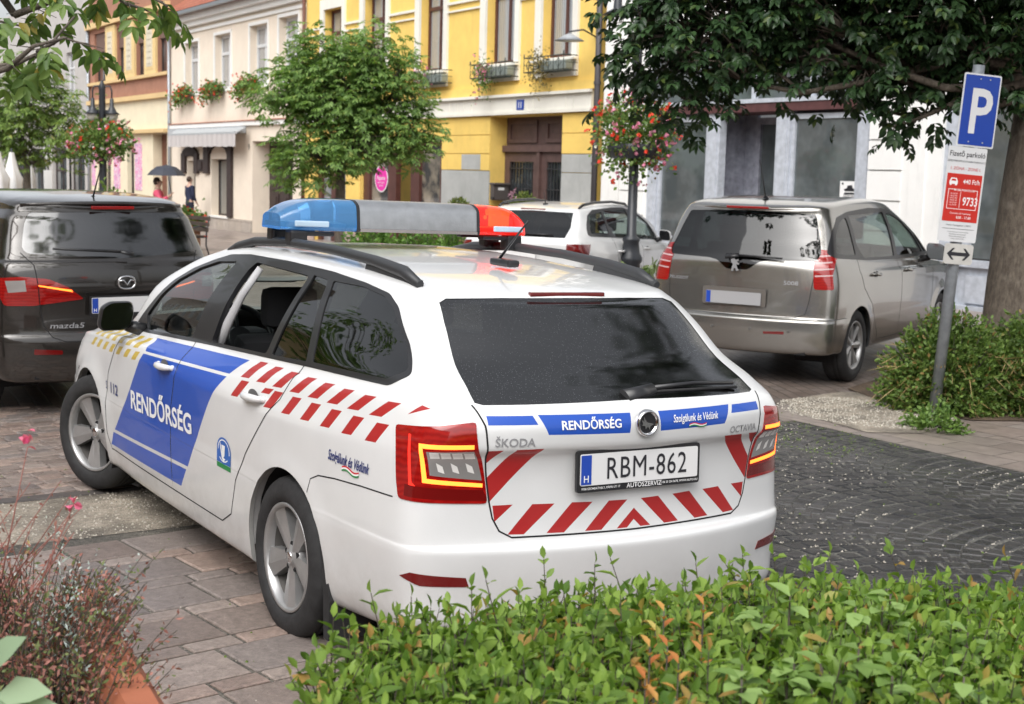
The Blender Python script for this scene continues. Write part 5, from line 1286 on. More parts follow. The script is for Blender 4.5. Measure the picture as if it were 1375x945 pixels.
    b = MB(); b.lathe([(.0, .03), (.02, .02), (.035, 0)], 12, Matrix.Translation((-.12, .0, 1.62))); b.tube([(-.12, 0, 1.635), (-.30, 0, 1.97)], [.006, .003], 6); b.done('antenna', TRIM, root)
    for yy in (.52, .18, -.18, -.52): MB().cyl((-.80+.07*(abs(yy)/.52)**2-.01, yy, .49), (-.76, yy, .49), .012, n=10).done('parking_sensor', mat('sensor', (.10, .095, .09), .5), root)
    place(root, 4.80, -6.02, R(-64.8)); return root
build_mpv()

# ---- dark minivan at the left
def build_minivan():
    roof = lambda x, y: float(np.interp(x, [-.8, -.60, -.3, .2, .9, 1.4, 1.8, 2.2, 2.6, 2.9], [1.44, 1.498, 1.535, 1.56, 1.56, 1.53, 1.46, 1.34, 1.17, 1.05]))
    hood = lambda x, y: float(np.interp(x, [2.3, 2.6, 2.9, 3.2, 3.5, 3.7], [1.08, 1.03, .98, .91, .83, .74]))-.05*(y/.7)**4
    bl = lambda x, y: float(np.interp(x, [-.9, -.3, .6, 1.6, 2.3, 2.9, 3.3, 3.7], [1.10, 1.08, 1.05, 1.02, .99, .95, .86, .74]))
    rows = fix_rows([
     (.24, -.70, .14, .70, .76, .70, 3.58, .45), (.27, -.78, .16, .78, .83, .78, 3.61, .45), (.36, -.835, .18, .82, .85, .81, 3.64, .45), (.46, -.86, .19, .835, .858, .82, 3.65, .45),
     (.54, -.862, .19, .84, .862, .82, 3.65, .45), (.58, -.85, .185, .84, .862, .82, 3.64, .45), (.605, -.835, .18, .838, .863, .82, 3.63, .45), (.72, -.83, .18, .836, .87, .82, 3.61, .45),
     (.84, -.84, .185, .83, .872, .81, 3.58, .45), (.93, -.855, .19, .822, .862, .80, 3.55, .45), (lambda x, y: bl(x, y)-.06, -.845, .19, .81, .845, .78, 3.50, .45),
     (lambda x, y: bl(x, y) if x < 2.4 else max(bl(x, y), hood(x, y)), -.82, .185, .795, .825, .76, 3.44, .42), (lambda x, y: bl(x, y)+.02 if x < 2.2 else hood(x, y), -.80, .185, .785, .815, .74, 3.05, .3),
     (lambda x, y: bl(x, y)+.05 if x < 2.1 else max(bl(x, y)+.05, 1.04), -.785, .18, .775, .805, .76, 2.85, .40), (1.26, -.72, .17, .74, .765, .70, 2.55, .34), (1.40, -.665, .16, .70, .72, .65, 2.25, .30),
     (lambda x, y: min(1.445, roof(x, y)-.02), -.64, .15, .665, .685, .61, 2.0, .27), (lambda x, y: roof(x, y)-.035, -.64, .15, .645, .665, .59, 1.85, .25), (lambda x, y: roof(x, y)-.016, -.645, .145, .61, .635, .56, 1.75, .22),
     (lambda x, y: roof(x, y), -.58, .12, .53, .56, .48, 1.6, .18), (lambda x, y: roof(x, y)+.010, -.35, .08, .34, .37, .30, 1.35, .12), (lambda x, y: roof(x, y)+.014, -.1, 0, 0, 0, 0, 1.15, 0)])
    bm = make_shell(rows, flare=[(0, .32, .35, .014, .06), (2.75, .32, .35, .02, .06)])
    dlo = [(2.35, 1.03), (1.2, 1.055), (.3, 1.08), (-.42, 1.11), (-.46, 1.14), (-.36, 1.33), (-.22, 1.42), (.1, 1.455), (.7, 1.48), (1.3, 1.47), (1.6, 1.42), (1.9, 1.35), (2.15, 1.20)]
    cut_region(bm, rounded(dlo, .03, 3), 'side', 5)
    for reg, q in ((6, [(2.15, 1.07), (1.22, 1.09), (1.18, 1.435), (1.40, 1.42), (1.68, 1.36), (1.95, 1.25)]), (7, [(1.12, 1.09), (.22, 1.115), (.20, 1.42), (1.10, 1.44)]), (9, [(.14, 1.12), (-.38, 1.14), (-.30, 1.31), (-.18, 1.385), (.12, 1.415)])):
        cut_region(bm, rounded(q, .03, 3), 'side', reg, only={5})
    fd = [(2.25, .98), (2.32, .8), (2.30, .5), (2.26, .32), (1.20, .32), (1.20, .7), (1.17, 1.08)]; rd = [(1.17, 1.08), (1.20, .7), (1.20, .32), (.55, .32), (.42, .52), (.34, .68), (.18, .80), (.16, 1.11)]
    cut_region(bm, fd, 'side', 1, only={0}); cut_region(bm, rd, 'side', 2, only={0})
    cut_region(bm, [(-.1, .545), (.42, .55), (.50, .58), (.55, .66), (.57, .78), (.60, 1.08), (.66, 1.16), (.58, 1.495), (-.1, 1.515)], 'rear', 3, only={0})
    cut_region(bm, rounded([(-.3, 1.125), (.0, 1.12), (.62, 1.155), (.645, 1.19), (.60, 1.36), (.56, 1.432), (-.3, 1.452)], .02, 2), 'rear', 10, only={3, 0})
    # horizontal tail lamp: inner half on the hatch, outer half round the corner
    VIEWS['qc'] = view_def((-.88, .47, 0), (.47, .88, 0), (0, 0, 1), .12)
    cut_region(bm, rounded([(-.13, .845), (.20, .80), (.39, .80), (.42, .87), (.47, .985), (.27, 1.00), (.10, .985), (-.03, .93)], .02, 2), 'qc', 11, only={0, 3})
    cut_region(bm, [(-.06, .895), (.16, .935), (.17, .945), (-.05, .91)], 'qc', 1, only={11}, layer='paint')
    cut_region(bm, [(.24, .90), (.36, .89), (.38, .97), (.25, .975)], 'qc', 2, only={11}, layer='paint')
    cut_region(bm, rounded([(.62, .50), (.44, .49), (.44, .46), (.62, .462)], .008, 2), 'rear', 12)
    lay = bm.faces.layers.int['region']
    for f in bm.faces:
        c = f.calc_center_median()
        if f[lay] == 0 and c.x < -.36 and c.z < (.545 if abs(c.y) < .45 else .70): f[lay] = 4
    for ln in (fd[:7], rd[2:]): cut_region(bm, strip(ln, .006), 'side', 30, only={0, 1, 2})
    cut_region(bm, strip([(-.02, .545), (.42, .55), (.50, .58), (.55, .66), (.57, .78), (.60, 1.08), (.66, 1.16)], .006), 'rear', 30, only={0, 3, 4, 11})
    for cx in (0, 2.75): cut_arch(bm, cx, .32, .35)
    cut_region(bm, [(-.1, 1.08), (.64, 1.08), (.56, 1.43), (-.1, 1.47)], 'front', 13, only={0}, limit=lambda c: c.x > 1.3)
    cut_region(bm, [(.5, .70), (.95, .78), (.95, .90), (.55, .82)], 'front', 14, only={0}, limit=lambda c: c.x > 2.9)
    mirror_shell(bm); bvh = shell_bvh(bm)
    paint = carpaint('dark_metallic', (.040, .036, .033), .5, .20, 1)
    root = empty('minivan', 'dark grey brown minivan parked beside the front wheel of the police car', 'car')
    tg, doors = body_parts(bm, root, paint, LINER, wb=2.75, arches=((0, .32),), r=.35, rearm=GLASSW)
    for (reg, s), d in doors.items():
        if d: handle(d, 1.38 if reg == 1 else .92, .862, .93, s, paint)
    for s in (1, -1):
        make_wheel('wheel', root, (0, s*.755, .32), s, R0=.32, style=5); make_wheel('wheel', root, (2.75, s*.755, .32), s, R0=.32, style=5)
        wing_mirror(root, 2.05, .95, 1.08, s, paint, None, 1.1)
    cabin(root, 1.1, .42)
    MB().box((-.45, 0, .36), (.5, 1.2, .16)).done('underbody', DARK, root)
    Mp = MR(-.868, 0, .80); p = plate(tg, Mp, eu='H')
    t = text_mesh('mazda5', .052, bold=.012, sx=1.45, shear=.15)
    for v in t.verts: v.co = Vector((.40-v.co.x, .66+v.co.y, 0))
    project(t, bvh, 'rear', .003); obj('lettering', t, LETTER_S, tg)
    b = MB(); Mb = MR(-.872, 0, .955); pts = [Mb @ Vector((.062*math.cos(a), .050*math.sin(a)*(1+.12*math.cos(2*a)), .006)) for a in [2*math.pi*k/30 for k in range(31)]]
    b.tube(pts, .0065, 8, caps=False); b.tube([Mb @ Vector(q) for q in ((-.058, .012, .008), (-.026, .018, .009), (0, -.016, .010), (.026, .018, .009), (.058, .012, .008))], [.005, .0065, .006, .0065, .005], 8); b.done('badge', CHROME, tg)
    wiper(tg, [(-.855, -.06, 1.155), (-.84, .03, 1.172), (-.80, .50, 1.195)], .02)
    b = MB(); b.box((-.648, 0, 1.472), (.02, .32, .024), bev=.006); b.done('brake_light', LAMPR, root)
    # roof spoiler lip
    b = MB(); b.tube([(-.62+.15*(y/.6)**2, y, 1.503-.02*(y/.6)**2) for y in [-.6+.1*k for k in range(13)]], .016, 8); b.done('roof_spoiler', paint, root)
    b = MB(); b.tube([(-.30, 0, 1.535), (-.44, 0, 1.75)], [.007, .004], 6); b.lathe([(0, .02), (.03, 0)], 10, Matrix.Translation((-.30, 0, 1.535))); b.done('antenna', TRIM, root)
    th = R(6.5); ex = Vector((4.905, -.037)); x = ex.x+.872*math.cos(th); y = ex.y+.872*math.sin(th)
    place(root, x, y, th); return root
minivan = build_minivan()

# ---- white estate far behind
def build_white_estate():
    rows = POL_ROWS
    bm = make_shell(rows, flare=POL_FLARE, nu=4, nv=3)
    dlo = [(2.23, .955), (1.09, 1.005), (.013, 1.057), (-.50, 1.078), (-.57, 1.10), (-.45, 1.24), (-.33, 1.333), (-.1, 1.395), (.612, 1.420), (1.036, 1.415), (1.50, 1.355), (1.70, 1.297), (1.85, 1.225), (2.16, 1.01)]
    cut_region(bm, rounded(dlo, .02, 3), 'side', 5)
    cut_region(bm, [(2.0, .962), (1.24, 1.008), (1.175, 1.372), (1.42, 1.352), (1.60, 1.307), (1.93, 1.14), (2.06, 1.03)], 'side', 6, only={5})
    cut_region(bm, rounded([(1.16, 1.022), (.33, 1.052), (.20, 1.20), (.23, 1.378), (1.11, 1.388)], .02, 3), 'side', 7, only={5})
    cut_region(bm, rounded([(.145, 1.10), (-.45, 1.11), (-.40, 1.20), (-.30, 1.33), (.16, 1.37)], .02, 3), 'side', 9, only={5})
    fd = [(2.12, .93), (2.3, .70), (2.335, .54), (2.255, .305), (1.21, .305), (1.21, 1.02)]; rd = [(1.21, 1.02), (1.21, .305), (.55, .305), (.40, .60), (.21, .80), (.20, 1.06)]
    cut_region(bm, fd, 'side', 1, only={0}); cut_region(bm, rd, 'side', 2, only={0})
    cut_region(bm, [(-.1, .607), (.49, .612), (.56, .68), (.61, 1.0), (.632, 1.062), (.548, 1.385), (-.1, 1.415)], 'rear', 3, only={0})
    cut_region(bm, [(-.1, 1.072), (.60, 1.066), (.582, 1.20), (.535, 1.362), (-.1, 1.383)], 'rear', 10, only={3, 0})
    cut_region(bm, [(.14, .985), (-.245, 1.0), (-.262, .86), (-.10, .80), (.05, .80), (.09, .90)], 'corner', 11)
    lay = bm.faces.layers.int['region']
    for f in bm.faces:
        c = f.calc_center_median()
        if f[lay] == 0 and c.x < -.36 and c.z < .62: f[lay] = 4
    for ln in (fd, rd[1:]): cut_region(bm, strip(ln, .006), 'side', 30, only={0, 1, 2})
    for cx in (0, 2.686): cut_arch(bm, cx, .316, .352)
    cut_region(bm, [(-.1, 1.0), (.60, 1.0), (.555, 1.30), (.50, 1.385), (-.1, 1.405)], 'front', 13, only={0}, limit=lambda c: c.x > 1.2)
    mirror_shell(bm)
    root = empty('estate_car', 'plain white estate car with black roof rails parked behind the lamp post', 'car')
    tg, doors = body_parts(bm, root, PAINTW, LINER, wb=2.686, arches=((0, .316),), r=.352, rearm=GLASS, front=glass_mat('clear_glass', (.45, .52, .50)), glass=glass_mat('clear_glass', (.45, .52, .50)), lampm=[LAMPD, LAMPD, LAMPC, LAMPD])
    for (reg, s), d in doors.items():
        if d: handle(d, 1.36 if reg == 1 else .33, .89, .875, s, PAINTW)
    for s in (1, -1):
        make_wheel('wheel', root, (0, s*.775, .316), s); make_wheel('wheel', root, (2.686, s*.77, .316), s)
        wing_mirror(root, 2.0, .93, 1.03, s, PAINTW, None)
        rr = MB(); rr.tube([(1.42, s*.575, 1.405), (1.25, s*.58, 1.46), (.75, s*.57, 1.49), (.1, s*.56, 1.484), (-.25, s*.553, 1.455), (-.38, s*.55, 1.415)], [.014, .018, .018, .018, .019, .014], 8); rr.done('roof_rail', TRIM, root)
    cabin(root, 1.15, .30)
    MB().box((-.55, 0, .40), (.6, 1.2, .14)).done('underbody', DARK, root)
    p = MR(-1.05, 0, .84); b = MB(); b.prism([(-.26, -.055), (.26, -.055), (.26, .055), (-.26, .055)], .01, p); b.done('number_plate', PLATE_W, tg)
    b = MB(); b.box((-.553, 0, 1.3945), (.02, .34, .016), bev=.004); b.done('brake_light', LAMPD, root)
    MB().lathe([(0, .012), (.045, .01), (.048, -.004)], 20, MR(-1.085, 0, .98)).done('badge', CHROME, tg)
    wiper(tg, [(-1.01, .045, 1.078), (-.985, -.10, 1.10), (-.955, -.45, 1.10)], .03)
    b = MB(); b.tube([(-.15, 0, 1.45), (-.22, 0, 1.60)], [.006, .003], 6); b.box((-.15, 0, 1.45), (.10, .04, .03), bev=.01); b.done('antenna', TRIM, root)
    place(root, 9.85, -7.0, R(-56.9)); root.scale = (.96, .97, .985); return root
build_white_estate()
# ---------------------------------------------------------------- foliage
def leaf_mat(name, dark, light, extra=None, trans=.25, rough=.45):
    if name in MATS: return MATS[name]
    m = bpy.data.materials.new(name); m.use_nodes = True; t = NT(m)
    g = t.n('NewGeometry'); r = g.outputs['Random Per Island']
    st = [(0, dark), (.75, light)]+([(.93, light), (.97, extra)] if extra else [(1, light)])
    c = t.ramp(r, st); t.l(c, t.b.inputs['Base Color']); t.b.inputs['Roughness'].default_value = rough; t.b.inputs['Specular IOR Level'].default_value = .35
    tl = t.n('BsdfTranslucent'); t.l(t.mix(1, c, (1.0, 1.1, .5), 'MULTIPLY'), tl.inputs[0]); mx = t.n('MixShader'); mx.inputs[0].default_value = trans
    t.l(t.b.outputs[0], mx.inputs[1]); t.l(tl.outputs[0], mx.inputs[2]); t.l(mx.outputs[0], t.t.nodes['Material Output'].inputs[0])
    MATS[name] = m; return m
class Leaves:
    def __init__(s): s.v = []; s.f = []
    def leaf(s, p, d, n, L, W, fold=.25, curl=.15):
        d = d.normalized(); x = d.cross(n); 
        if x.length < 1e-4: x = d.orthogonal()
        x.normalize(); n = x.cross(d)
        k = len(s.v); a = p; m1 = p+d*L*.38; m2 = p+d*L*.72-n*L*curl*.5; t = p+d*L-n*L*curl
        s.v += [a, m1+x*W*.5+n*W*fold, m1-x*W*.5+n*W*fold, m2+x*W*.40+n*W*fold, m2-x*W*.40+n*W*fold, t, m1, m2]
        s.f += [(k, k+6, k+1), (k, k+2, k+6), (k+6, k+7, k+3, k+1), (k+6, k+2, k+4, k+7), (k+7, k+5, k+3), (k+7, k+4, k+5)]
    def quick(s, p, d, n, L, W):
        d = d.normalized(); x = d.cross(n)
        if x.length < 1e-4: x = d.orthogonal()
        x.normalize(); k = len(s.v); s.v += [p, p+d*L*.5+x*W*.5, p+d*L-n*L*.12, p+d*L*.5-x*W*.5]; s.f += [(k, k+1, k+2, k+3)]
    def done(s, name, m, parent=None, origin=None):
        me = bpy.data.meshes.new(name); o = origin or Vector((0, 0, 0)); me.from_pydata([tuple(v-o) for v in s.v], [], s.f); me.polygons.foreach_set('use_smooth', [True]*len(s.f)); return obj(name, me, m, parent)
def rv(s=1): return Vector((random.gauss(0, s), random.gauss(0, s), random.gauss(0, s)))
def pinnate(L, p, d, n_leaf, step, size, width, droop=.35, alt=False, quick=False, up=Vector((0, 0, 1))):
    """one compound leaf: leaflets in pairs along a drooping rachis"""
    d = d.normalized(); q = p.copy()
    for i in range(n_leaf):
        d = (d+Vector((0, 0, -droop/n_leaf))).normalized(); q = q+d*step
        x = d.cross(up); x = x.normalized() if x.length > .01 else Vector((1, 0, 0)); nn = x.cross(d)
        sz = size*(.65+.5*math.sin(math.pi*(i+1)/(n_leaf+1)))*random.uniform(.85, 1.15)
        for s in (1, -1):
            dd = (d*.55+x*s*.8+Vector((0, 0, -.25))+rv(.12))
            (L.quick if quick else L.leaf)(q, dd, nn+rv(.2), sz, width*sz/size)
    (L.quick if quick else L.leaf)(q, d+rv(.1), Vector((0, 0, 1)), size*1.1, width)
def limb(mb, a, b, r0, r1, sag=0, n=6, wob=.08):
    a, b = Vector(a), Vector(b); L = (b-a).length; pts = []; rr = []
    o1, o2 = rv(L*wob), rv(L*wob)
    for i in range(n+1):
        t = i/n; p = a.lerp(b, t)+o1*math.sin(math.pi*t)+o2*.5*math.sin(2*math.pi*t); p.z -= sag*t*t; pts.append(p); rr.append(r0+(r1-r0)*t)
    mb.tube(pts, rr, 7); return pts
def bark(name, a, b_, sc=18):
    if name in MATS: return MATS[name]
    m = bpy.data.materials.new(name); m.use_nodes = True; t = NT(m); v = t.coord('Object', (1, 1, .35)); n = t.noise(v, sc, 8, .75)
    c = t.mix(t.ramp(n, [(.35, 0), (.65, 1)]), a, b_); lich = t.ramp(t.noise(t.coord('Object'), 3.5, 5), [(.58, 0), (.68, .5)])
    t.l(t.mix(lich, c, tuple((x+.05)*1.3 for x in b_)), t.b.inputs['Base Color']); t.b.inputs['Roughness'].default_value = .9; t.bump(n, .8, .02); MATS[name] = m; return m
BARK = bark('bark', (.05, .042, .034), (.15, .125, .10)); BARKL = bark('bark_pale', (.07, .055, .042), (.20, .165, .13), 26)
def tree(name, label, base, trunk_top, r0, blobs, leafm, n_clump, per, size, width, barkm=BARK, group=None, step=None, nl=5, quick=False, droop=.35, trunk_r1=None, clump_r=.28, shell=.35, extra_limbs=()):
    base = Vector(base); root = empty(name, label, 'tree', base, group=group); mb = MB(); top = Vector(trunk_top)
    mb.tube([Vector((0, 0, -.1)), Vector((0, 0, .12)), (top-base)*.35+Vector((.03, 0, 0)), (top-base)*.7, top-base], [r0*1.35, r0*1.08, r0*.97, r0*.9, trunk_r1 or r0*.75], 14)
    for (a, b_, ra, rb) in extra_limbs: limb(mb, Vector(a)-base, Vector(b_)-base, ra, rb, 0, 8, .05)
    L = Leaves(); tw = MB(); tot = sum(b[1][0]*b[1][1]*b[1][2] for b in blobs)
    for c, rad in blobs:
        c = Vector(c); lp = limb(mb, top-base, c-base-Vector((0, 0, rad[2]*.3)), min(.045, (trunk_r1 or r0*.75)*.5), .012, 0, 6)
        nc = max(4, int(n_clump*rad[0]*rad[1]*rad[2]/tot))
        for _ in range(nc):
            u = rv().normalized(); q = random.random()**shell
            p = c+Vector((u.x*rad[0], u.y*rad[1], u.z*rad[2]))*q
            st_ = min((lp[random.randint(2, len(lp)-1)]+base for _q in range(4)), key=lambda w: (w-p).length)
            tw.tube([st_-base, (st_.lerp(p, .55)+Vector((0, 0, .08))-base), p-base], [.012, .008, .004], 4, caps=False)
            out = (p-c); out.z *= .4; out = out.normalized() if out.length > .01 else rv().normalized()
            for _ in range(per):
                pp = p+rv(clump_r*.5); d = (out*.7+rv(.5)); d.z = d.z*.5+random.uniform(-.25, .25)
                pinnate(L, pp, d, nl, step or size*.45, size, width, droop, quick=quick)
    mb.done('trunk', barkm, root); tw.done('twigs', barkm, root); L.done('crown', leafm, root, base)
    return root
random.seed(11)
# big tree over the parking sign
def at_depth(px, d, z=None):
    """a point on the ground given by a picture column and a distance along the view axis"""
    k = (px-687.5)/1891.2*d; p = Vector((CAM_P.x, CAM_P.y, 0))+fwd*d*math.cos(CAM_PITCH)+rgt*k; p.z = gz(p.x) if z is None else z; return p
rgt = Vector((math.sin(CAM_YAW), -math.cos(CAM_YAW), 0)); fwd = Vector((math.cos(CAM_YAW), math.sin(CAM_YAW), 0))
TB = at_depth(1356, 12.6)
blobs = []
def rel(r, f, z, base=TB): return base+rgt*r+fwd*f+Vector((0, 0, z))
for r, f, z, rad in [(-3.35, .1, 3.15, (.40, .5, .42)), (-3.3, .3, 2.75, (.25, .4, .25)), (-2.95, -.1, 3.0, (.5, .6, .5)), (-2.95, .2, 2.55, (.33, .4, .25)), (-2.5, .1, 3.25, (.55, .7, .40)), (-2.45, -.1, 2.85, (.35, .5, .25)), (-2.0, .0, 3.3, (.5, .7, .4)), (-1.9, -.2, 2.9, (.32, .45, .28)), (-1.45, .1, 3.15, (.5, .6, .45)), (-1.45, -.2, 2.75, (.32, .4, .26)), (-1.05, .0, 2.9, (.42, .5, .42)), (-1.12, -.2, 2.38, (.20, .3, .24)), (-1.3, .1, 2.5, (.22, .3, .2)), (-.75, .2, 3.05, (.45, .5, .4)), (-.62, -.2, 2.62, (.26, .35, .24)), (-.35, -.1, 2.85, (.32, .4, .32)), (-.35, .3, 3.3, (.5, .6, .4)), (-.9, -.3, 3.15, (.45, .45, .35)), (-.5, -.4, 3.0, (.35, .4, .3)), (-.1, -.4, 3.1, (.35, .4, .3)), (.25, .5, 3.3, (.5, .6, .4)), (.8, .2, 3.1, (.7, .8, .5)),
    (-3.0, .2, 3.75, (.7, .8, .45)), (-2.1, 0, 3.9, (.8, .8, .5)), (-1.2, .2, 3.8, (.8, .9, .5)), (-.3, -.2, 4.0, (.9, .9, .5)), (.9, .3, 4.0, (.9, .9, .6)), (-1.5, .4, 4.6, (1.3, 1.1, .6)), (.4, .2, 4.8, (1.3, 1.1, .7))]:
    blobs.append((rel(r, f, z), rad))
DARKLEAF = leaf_mat('dark_leaf', (.015, .034, .015), (.042, .085, .030), (.08, .12, .03), .15, .35)
tree('street_tree', 'large dark tree with a thick trunk overhanging the parking sign', TB, rel(.12, 0, 2.75), .27, blobs, DARKLEAF, 1650, 5, .088, .042, BARKL, nl=3, step=.04, droop=.7, trunk_r1=.20, clump_r=.22, extra_limbs=[(rel(.05, 0, 2.6), rel(-1.5, .5, 3.7), .09, .04), (rel(-1.5, .5, 3.7), rel(-3.2, .3, 3.4), .035, .015), (rel(.1, 0, 2.7), rel(1.2, 0, 3.9), .08, .03)])
# middle tree before the yellow house
MT = at_depth(455, 28); MIDLEAF = leaf_mat('mid_leaf', (.09, .17, .05), (.24, .37, .11), (.34, .40, .12), .45)
bl = [(MT+rgt*r+fwd*f+Vector((0, 0, z-MT.z)), rad) for r, f, z, rad in [(0, 0, 3.3, (.9, .9, .8)), (-.8, .1, 3.3, (.75, .8, .55)), (-1.35, -.1, 3.15, (.5, .6, .35)), (.8, .1, 3.2, (.8, .8, .6)), (1.4, -.1, 2.6, (.5, .6, .5)), (.3, -.3, 2.4, (.9, .9, .6)), (-.5, -.2, 2.15, (.7, .8, .45)), (.95, .2, 2.45, (.8, .7, .35)), (-.2, .1, 4.0, (.7, .7, .5)), (.7, 0, 4.1, (.75, .7, .45)), (-.6, .3, 3.8, (.5, .5, .4)), (1.1, -.2, 3.7, (.45, .5, .4)), (-.75, .1, 1.8, (.6, .6, .28))]]
tree('street_tree', 'round mid green tree standing before the yellow house', MT, MT+Vector((0, 0, 2.2)), .10, bl, MIDLEAF, 520, 7, .11, .036, BARK, nl=4, step=.05, quick=False, clump_r=.30)
# left tree
LT = at_depth(40, 38); LIGHTLEAF = leaf_mat('light_leaf', (.09, .16, .04), (.23, .33, .09), (.34, .34, .10), .35)
bl = [(LT+rgt*r+fwd*f+Vector((0, 0, z)), rad) for r, f, z, rad in [(0, 0, 3.5, (1.1, 1, .8)), (-.9, 0, 3.1, (.8, .8, .6)), (.8, 0, 3.2, (.85, .8, .7)), (.2, 0, 4.3, (.8, .8, .5)), (-.7, .2, 2.4, (.7, .7, .5)), (1.0, .1, 2.3, (.6, .7, .45)), (.2, -.2, 2.5, (.8, .7, .4))]]
tree('street_tree', 'light airy green tree at the far left of the square', LT, LT+Vector((0, 0, 2.0)), .11, bl, LIGHTLEAF, 170, 6, .17, .05, BARK, nl=4, step=.07, quick=True, clump_r=.4)
# near branch, top left: the tree stands left of the view
NB = at_depth(-260, 8.6, 0); BR = leaf_mat('fresh_leaf', (.06, .12, .025), (.15, .23, .05), (.30, .25, .05), .35)
root = empty('walnut_tree', 'tree left of the view whose leafy branch hangs in at top left', 'tree', NB); mb = MB(); mb.tube([Vector((0, 0, -.1)), Vector((0, 0, 1.5)), Vector((.05, 0, 3.2)), Vector((.1, 0, 4.6))], [.2, .16, .15, .11], 14)
def scr(px, py, d):
    fw, r, u = cam_axes(CAM_ROLL); return CAM_P+Vector((0, 0, -.0424))+(fw+r*((px-687.5)/1891.2)+u*((472.5-py)/1891.2))*d
L = Leaves(); random.seed(4)
brs = [[(-200, 60, 8.6), (-60, 95, 8.4), (20, 86, 8.3), (60, 68, 8.3), (100, 22, 8.3)], [(-60, 110, 8.4), (10, 92, 8.2), (45, 62, 8.1), (90, 50, 8.1)], [(20, 20, 8.7), (60, 5, 8.6), (120, -25, 8.5), (170, 5, 8.5), (205, 15, 8.5)], [(-120, -40, 8.8), (20, -40, 8.7), (120, -40, 8.6), (190, -12, 8.5), (225, 8, 8.4)], [(50, 70, 8.3), (85, 50, 8.2), (120, 62, 8.1)], [(-120, 20, 8.9), (-40, 20, 8.9), (30, 35, 8.9), (70, 10, 8.9)]]
for bi, bp in enumerate(brs):
    P = [scr(*q)-NB for q in bp]; r0 = .024 if bi < 4 else .014
    mb.tube(P, [r0*(1-.75*i/(len(P)-1)) for i in range(len(P))], 7)
    for a, c in zip(P, P[1:]):
        n = max(3, int((c-a).length/.085))
        for i in range(n):
            p = a.lerp(c, (i+random.random())/n)
            if bi < 2 and p.x and random.random() < .25: continue
            d = rv(1); d.z = abs(d.z)*-.25; d = d.normalized(); q = p+d*random.uniform(.05, .2)
            mb.tube([p, q], [.004, .002], 4, caps=False)
            pinnate(L, q+NB, d+Vector((0, 0, -.35)), random.choice([2, 3]), .045, .105, .045, .8)
mb.tube([Vector((.08, 0, 4.0)), scr(-200, 60, 8.6)-NB], [.08, .026], 8); mb.tube([Vector((.1, 0, 4.5)), scr(-120, -40, 8.8)-NB], [.08, .026], 8); mb.tube([Vector((.1, 0, 4.3)), scr(-120, 20, 8.9)-NB], [.06, .026], 8); mb.tube([Vector((.1, 0, 4.5)), scr(20, 20, 8.7)-NB], [.05, .024], 8)
mb.done('trunk', BARK, root); L.done('crown', BR, root, NB)

# ---------------------------------------------------------------- hedge in the foreground
def hedge(name, label, cat, pts, m, n, h0, h1, size, width, stemm, sprig=.16, top_noise=.06, inner=None, quick=False, group=None):
    """upright leafy sprigs filling an outline (world x, y); h(x,y) = height"""
    cx = sum(p[0] for p in pts)/len(pts); cy = sum(p[1] for p in pts)/len(pts); o = Vector((cx, cy, 0)); root = empty(name, label, cat, o, group=group); L = Leaves(); S = MB()
    x0, x1 = min(p[0] for p in pts), max(p[0] for p in pts); y0, y1 = min(p[1] for p in pts), max(p[1] for p in pts); k = 0
    while k < n:
        x, y = random.uniform(x0, x1), random.uniform(y0, y1)
        if not in_poly(x, y, pts): continue
        k += 1; z = random.uniform(h0, h1)+top_noise*math.sin(3.1*x+1.3)*math.cos(2.7*y)+random.gauss(0, top_noise*.4)
        if random.random() < .04: z += .07
        d = Vector((random.gauss(0, .28), random.gauss(0, .28), 1)).normalized(); ln = sprig*random.uniform(.6, 1.3); p = Vector((x, y, z-ln)); q = p+d*ln
        S.tube([p-o, q-o], [.0022, .0012], 3, caps=False)
        m_ = random.randint(5, 8)
        for i in range(m_):
            t = (i+.5)/m_; a = i*2.4+random.uniform(-.4, .4); dd = d*random.uniform(.3, .75)+Vector((math.cos(a), math.sin(a), random.uniform(-.1, .4)))
            (L.quick if quick else L.leaf)(p.lerp(q, t), dd, d, size*random.uniform(.4, 1.3)*(1.1-.35*t), width*random.uniform(.6, 1.25), random.uniform(.05, .3), random.uniform(0, .4))
        L.leaf(q, d+rv(.15), rv(), size*.6, width*.6)
    S.done('stems', stemm, root); L.done('foliage', m, root, o)
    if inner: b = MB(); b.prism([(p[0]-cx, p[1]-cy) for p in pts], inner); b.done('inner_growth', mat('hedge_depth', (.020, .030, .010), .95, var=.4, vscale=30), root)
    return root

# ---------------------------------------------------------------- what stands round the square beyond the picture (seen in the reflections)
random.seed(3)
tree('street_tree', 'tree with a wide crown standing to the right of the hedge, outside the view', Vector((-2.9, -6.4, 0)), Vector((-2.9, -6.4, 3.6)), .16, [(Vector((-2.6, -5.9, 5.3)), (1.2, 1.2, .7)), (Vector((.3, -4.3, 5.3)), (1.1, 1.0, .6)), (Vector((1.5, -4.2, 5.4)), (1.0, 1.0, .6))], DARKLEAF, 120, 4, .14, .06, BARK, nl=3, quick=True, clump_r=.4)
tree('street_tree', 'green tree left of the dark minivan, outside the view', Vector((7.5, 5.6, 0)), Vector((7.5, 5.6, 2.4)), .15, [(Vector((7.5, 5.6, 4.0)), (1.8, 1.8, 1.2)), (Vector((8.6, 5.0, 3.2)), (1.0, 1.0, .7)), (Vector((6.3, 6.0, 3.2)), (1.0, 1.0, .7))], MIDLEAF, 130, 4, .16, .06, BARK, nl=3, quick=True, clump_r=.5)
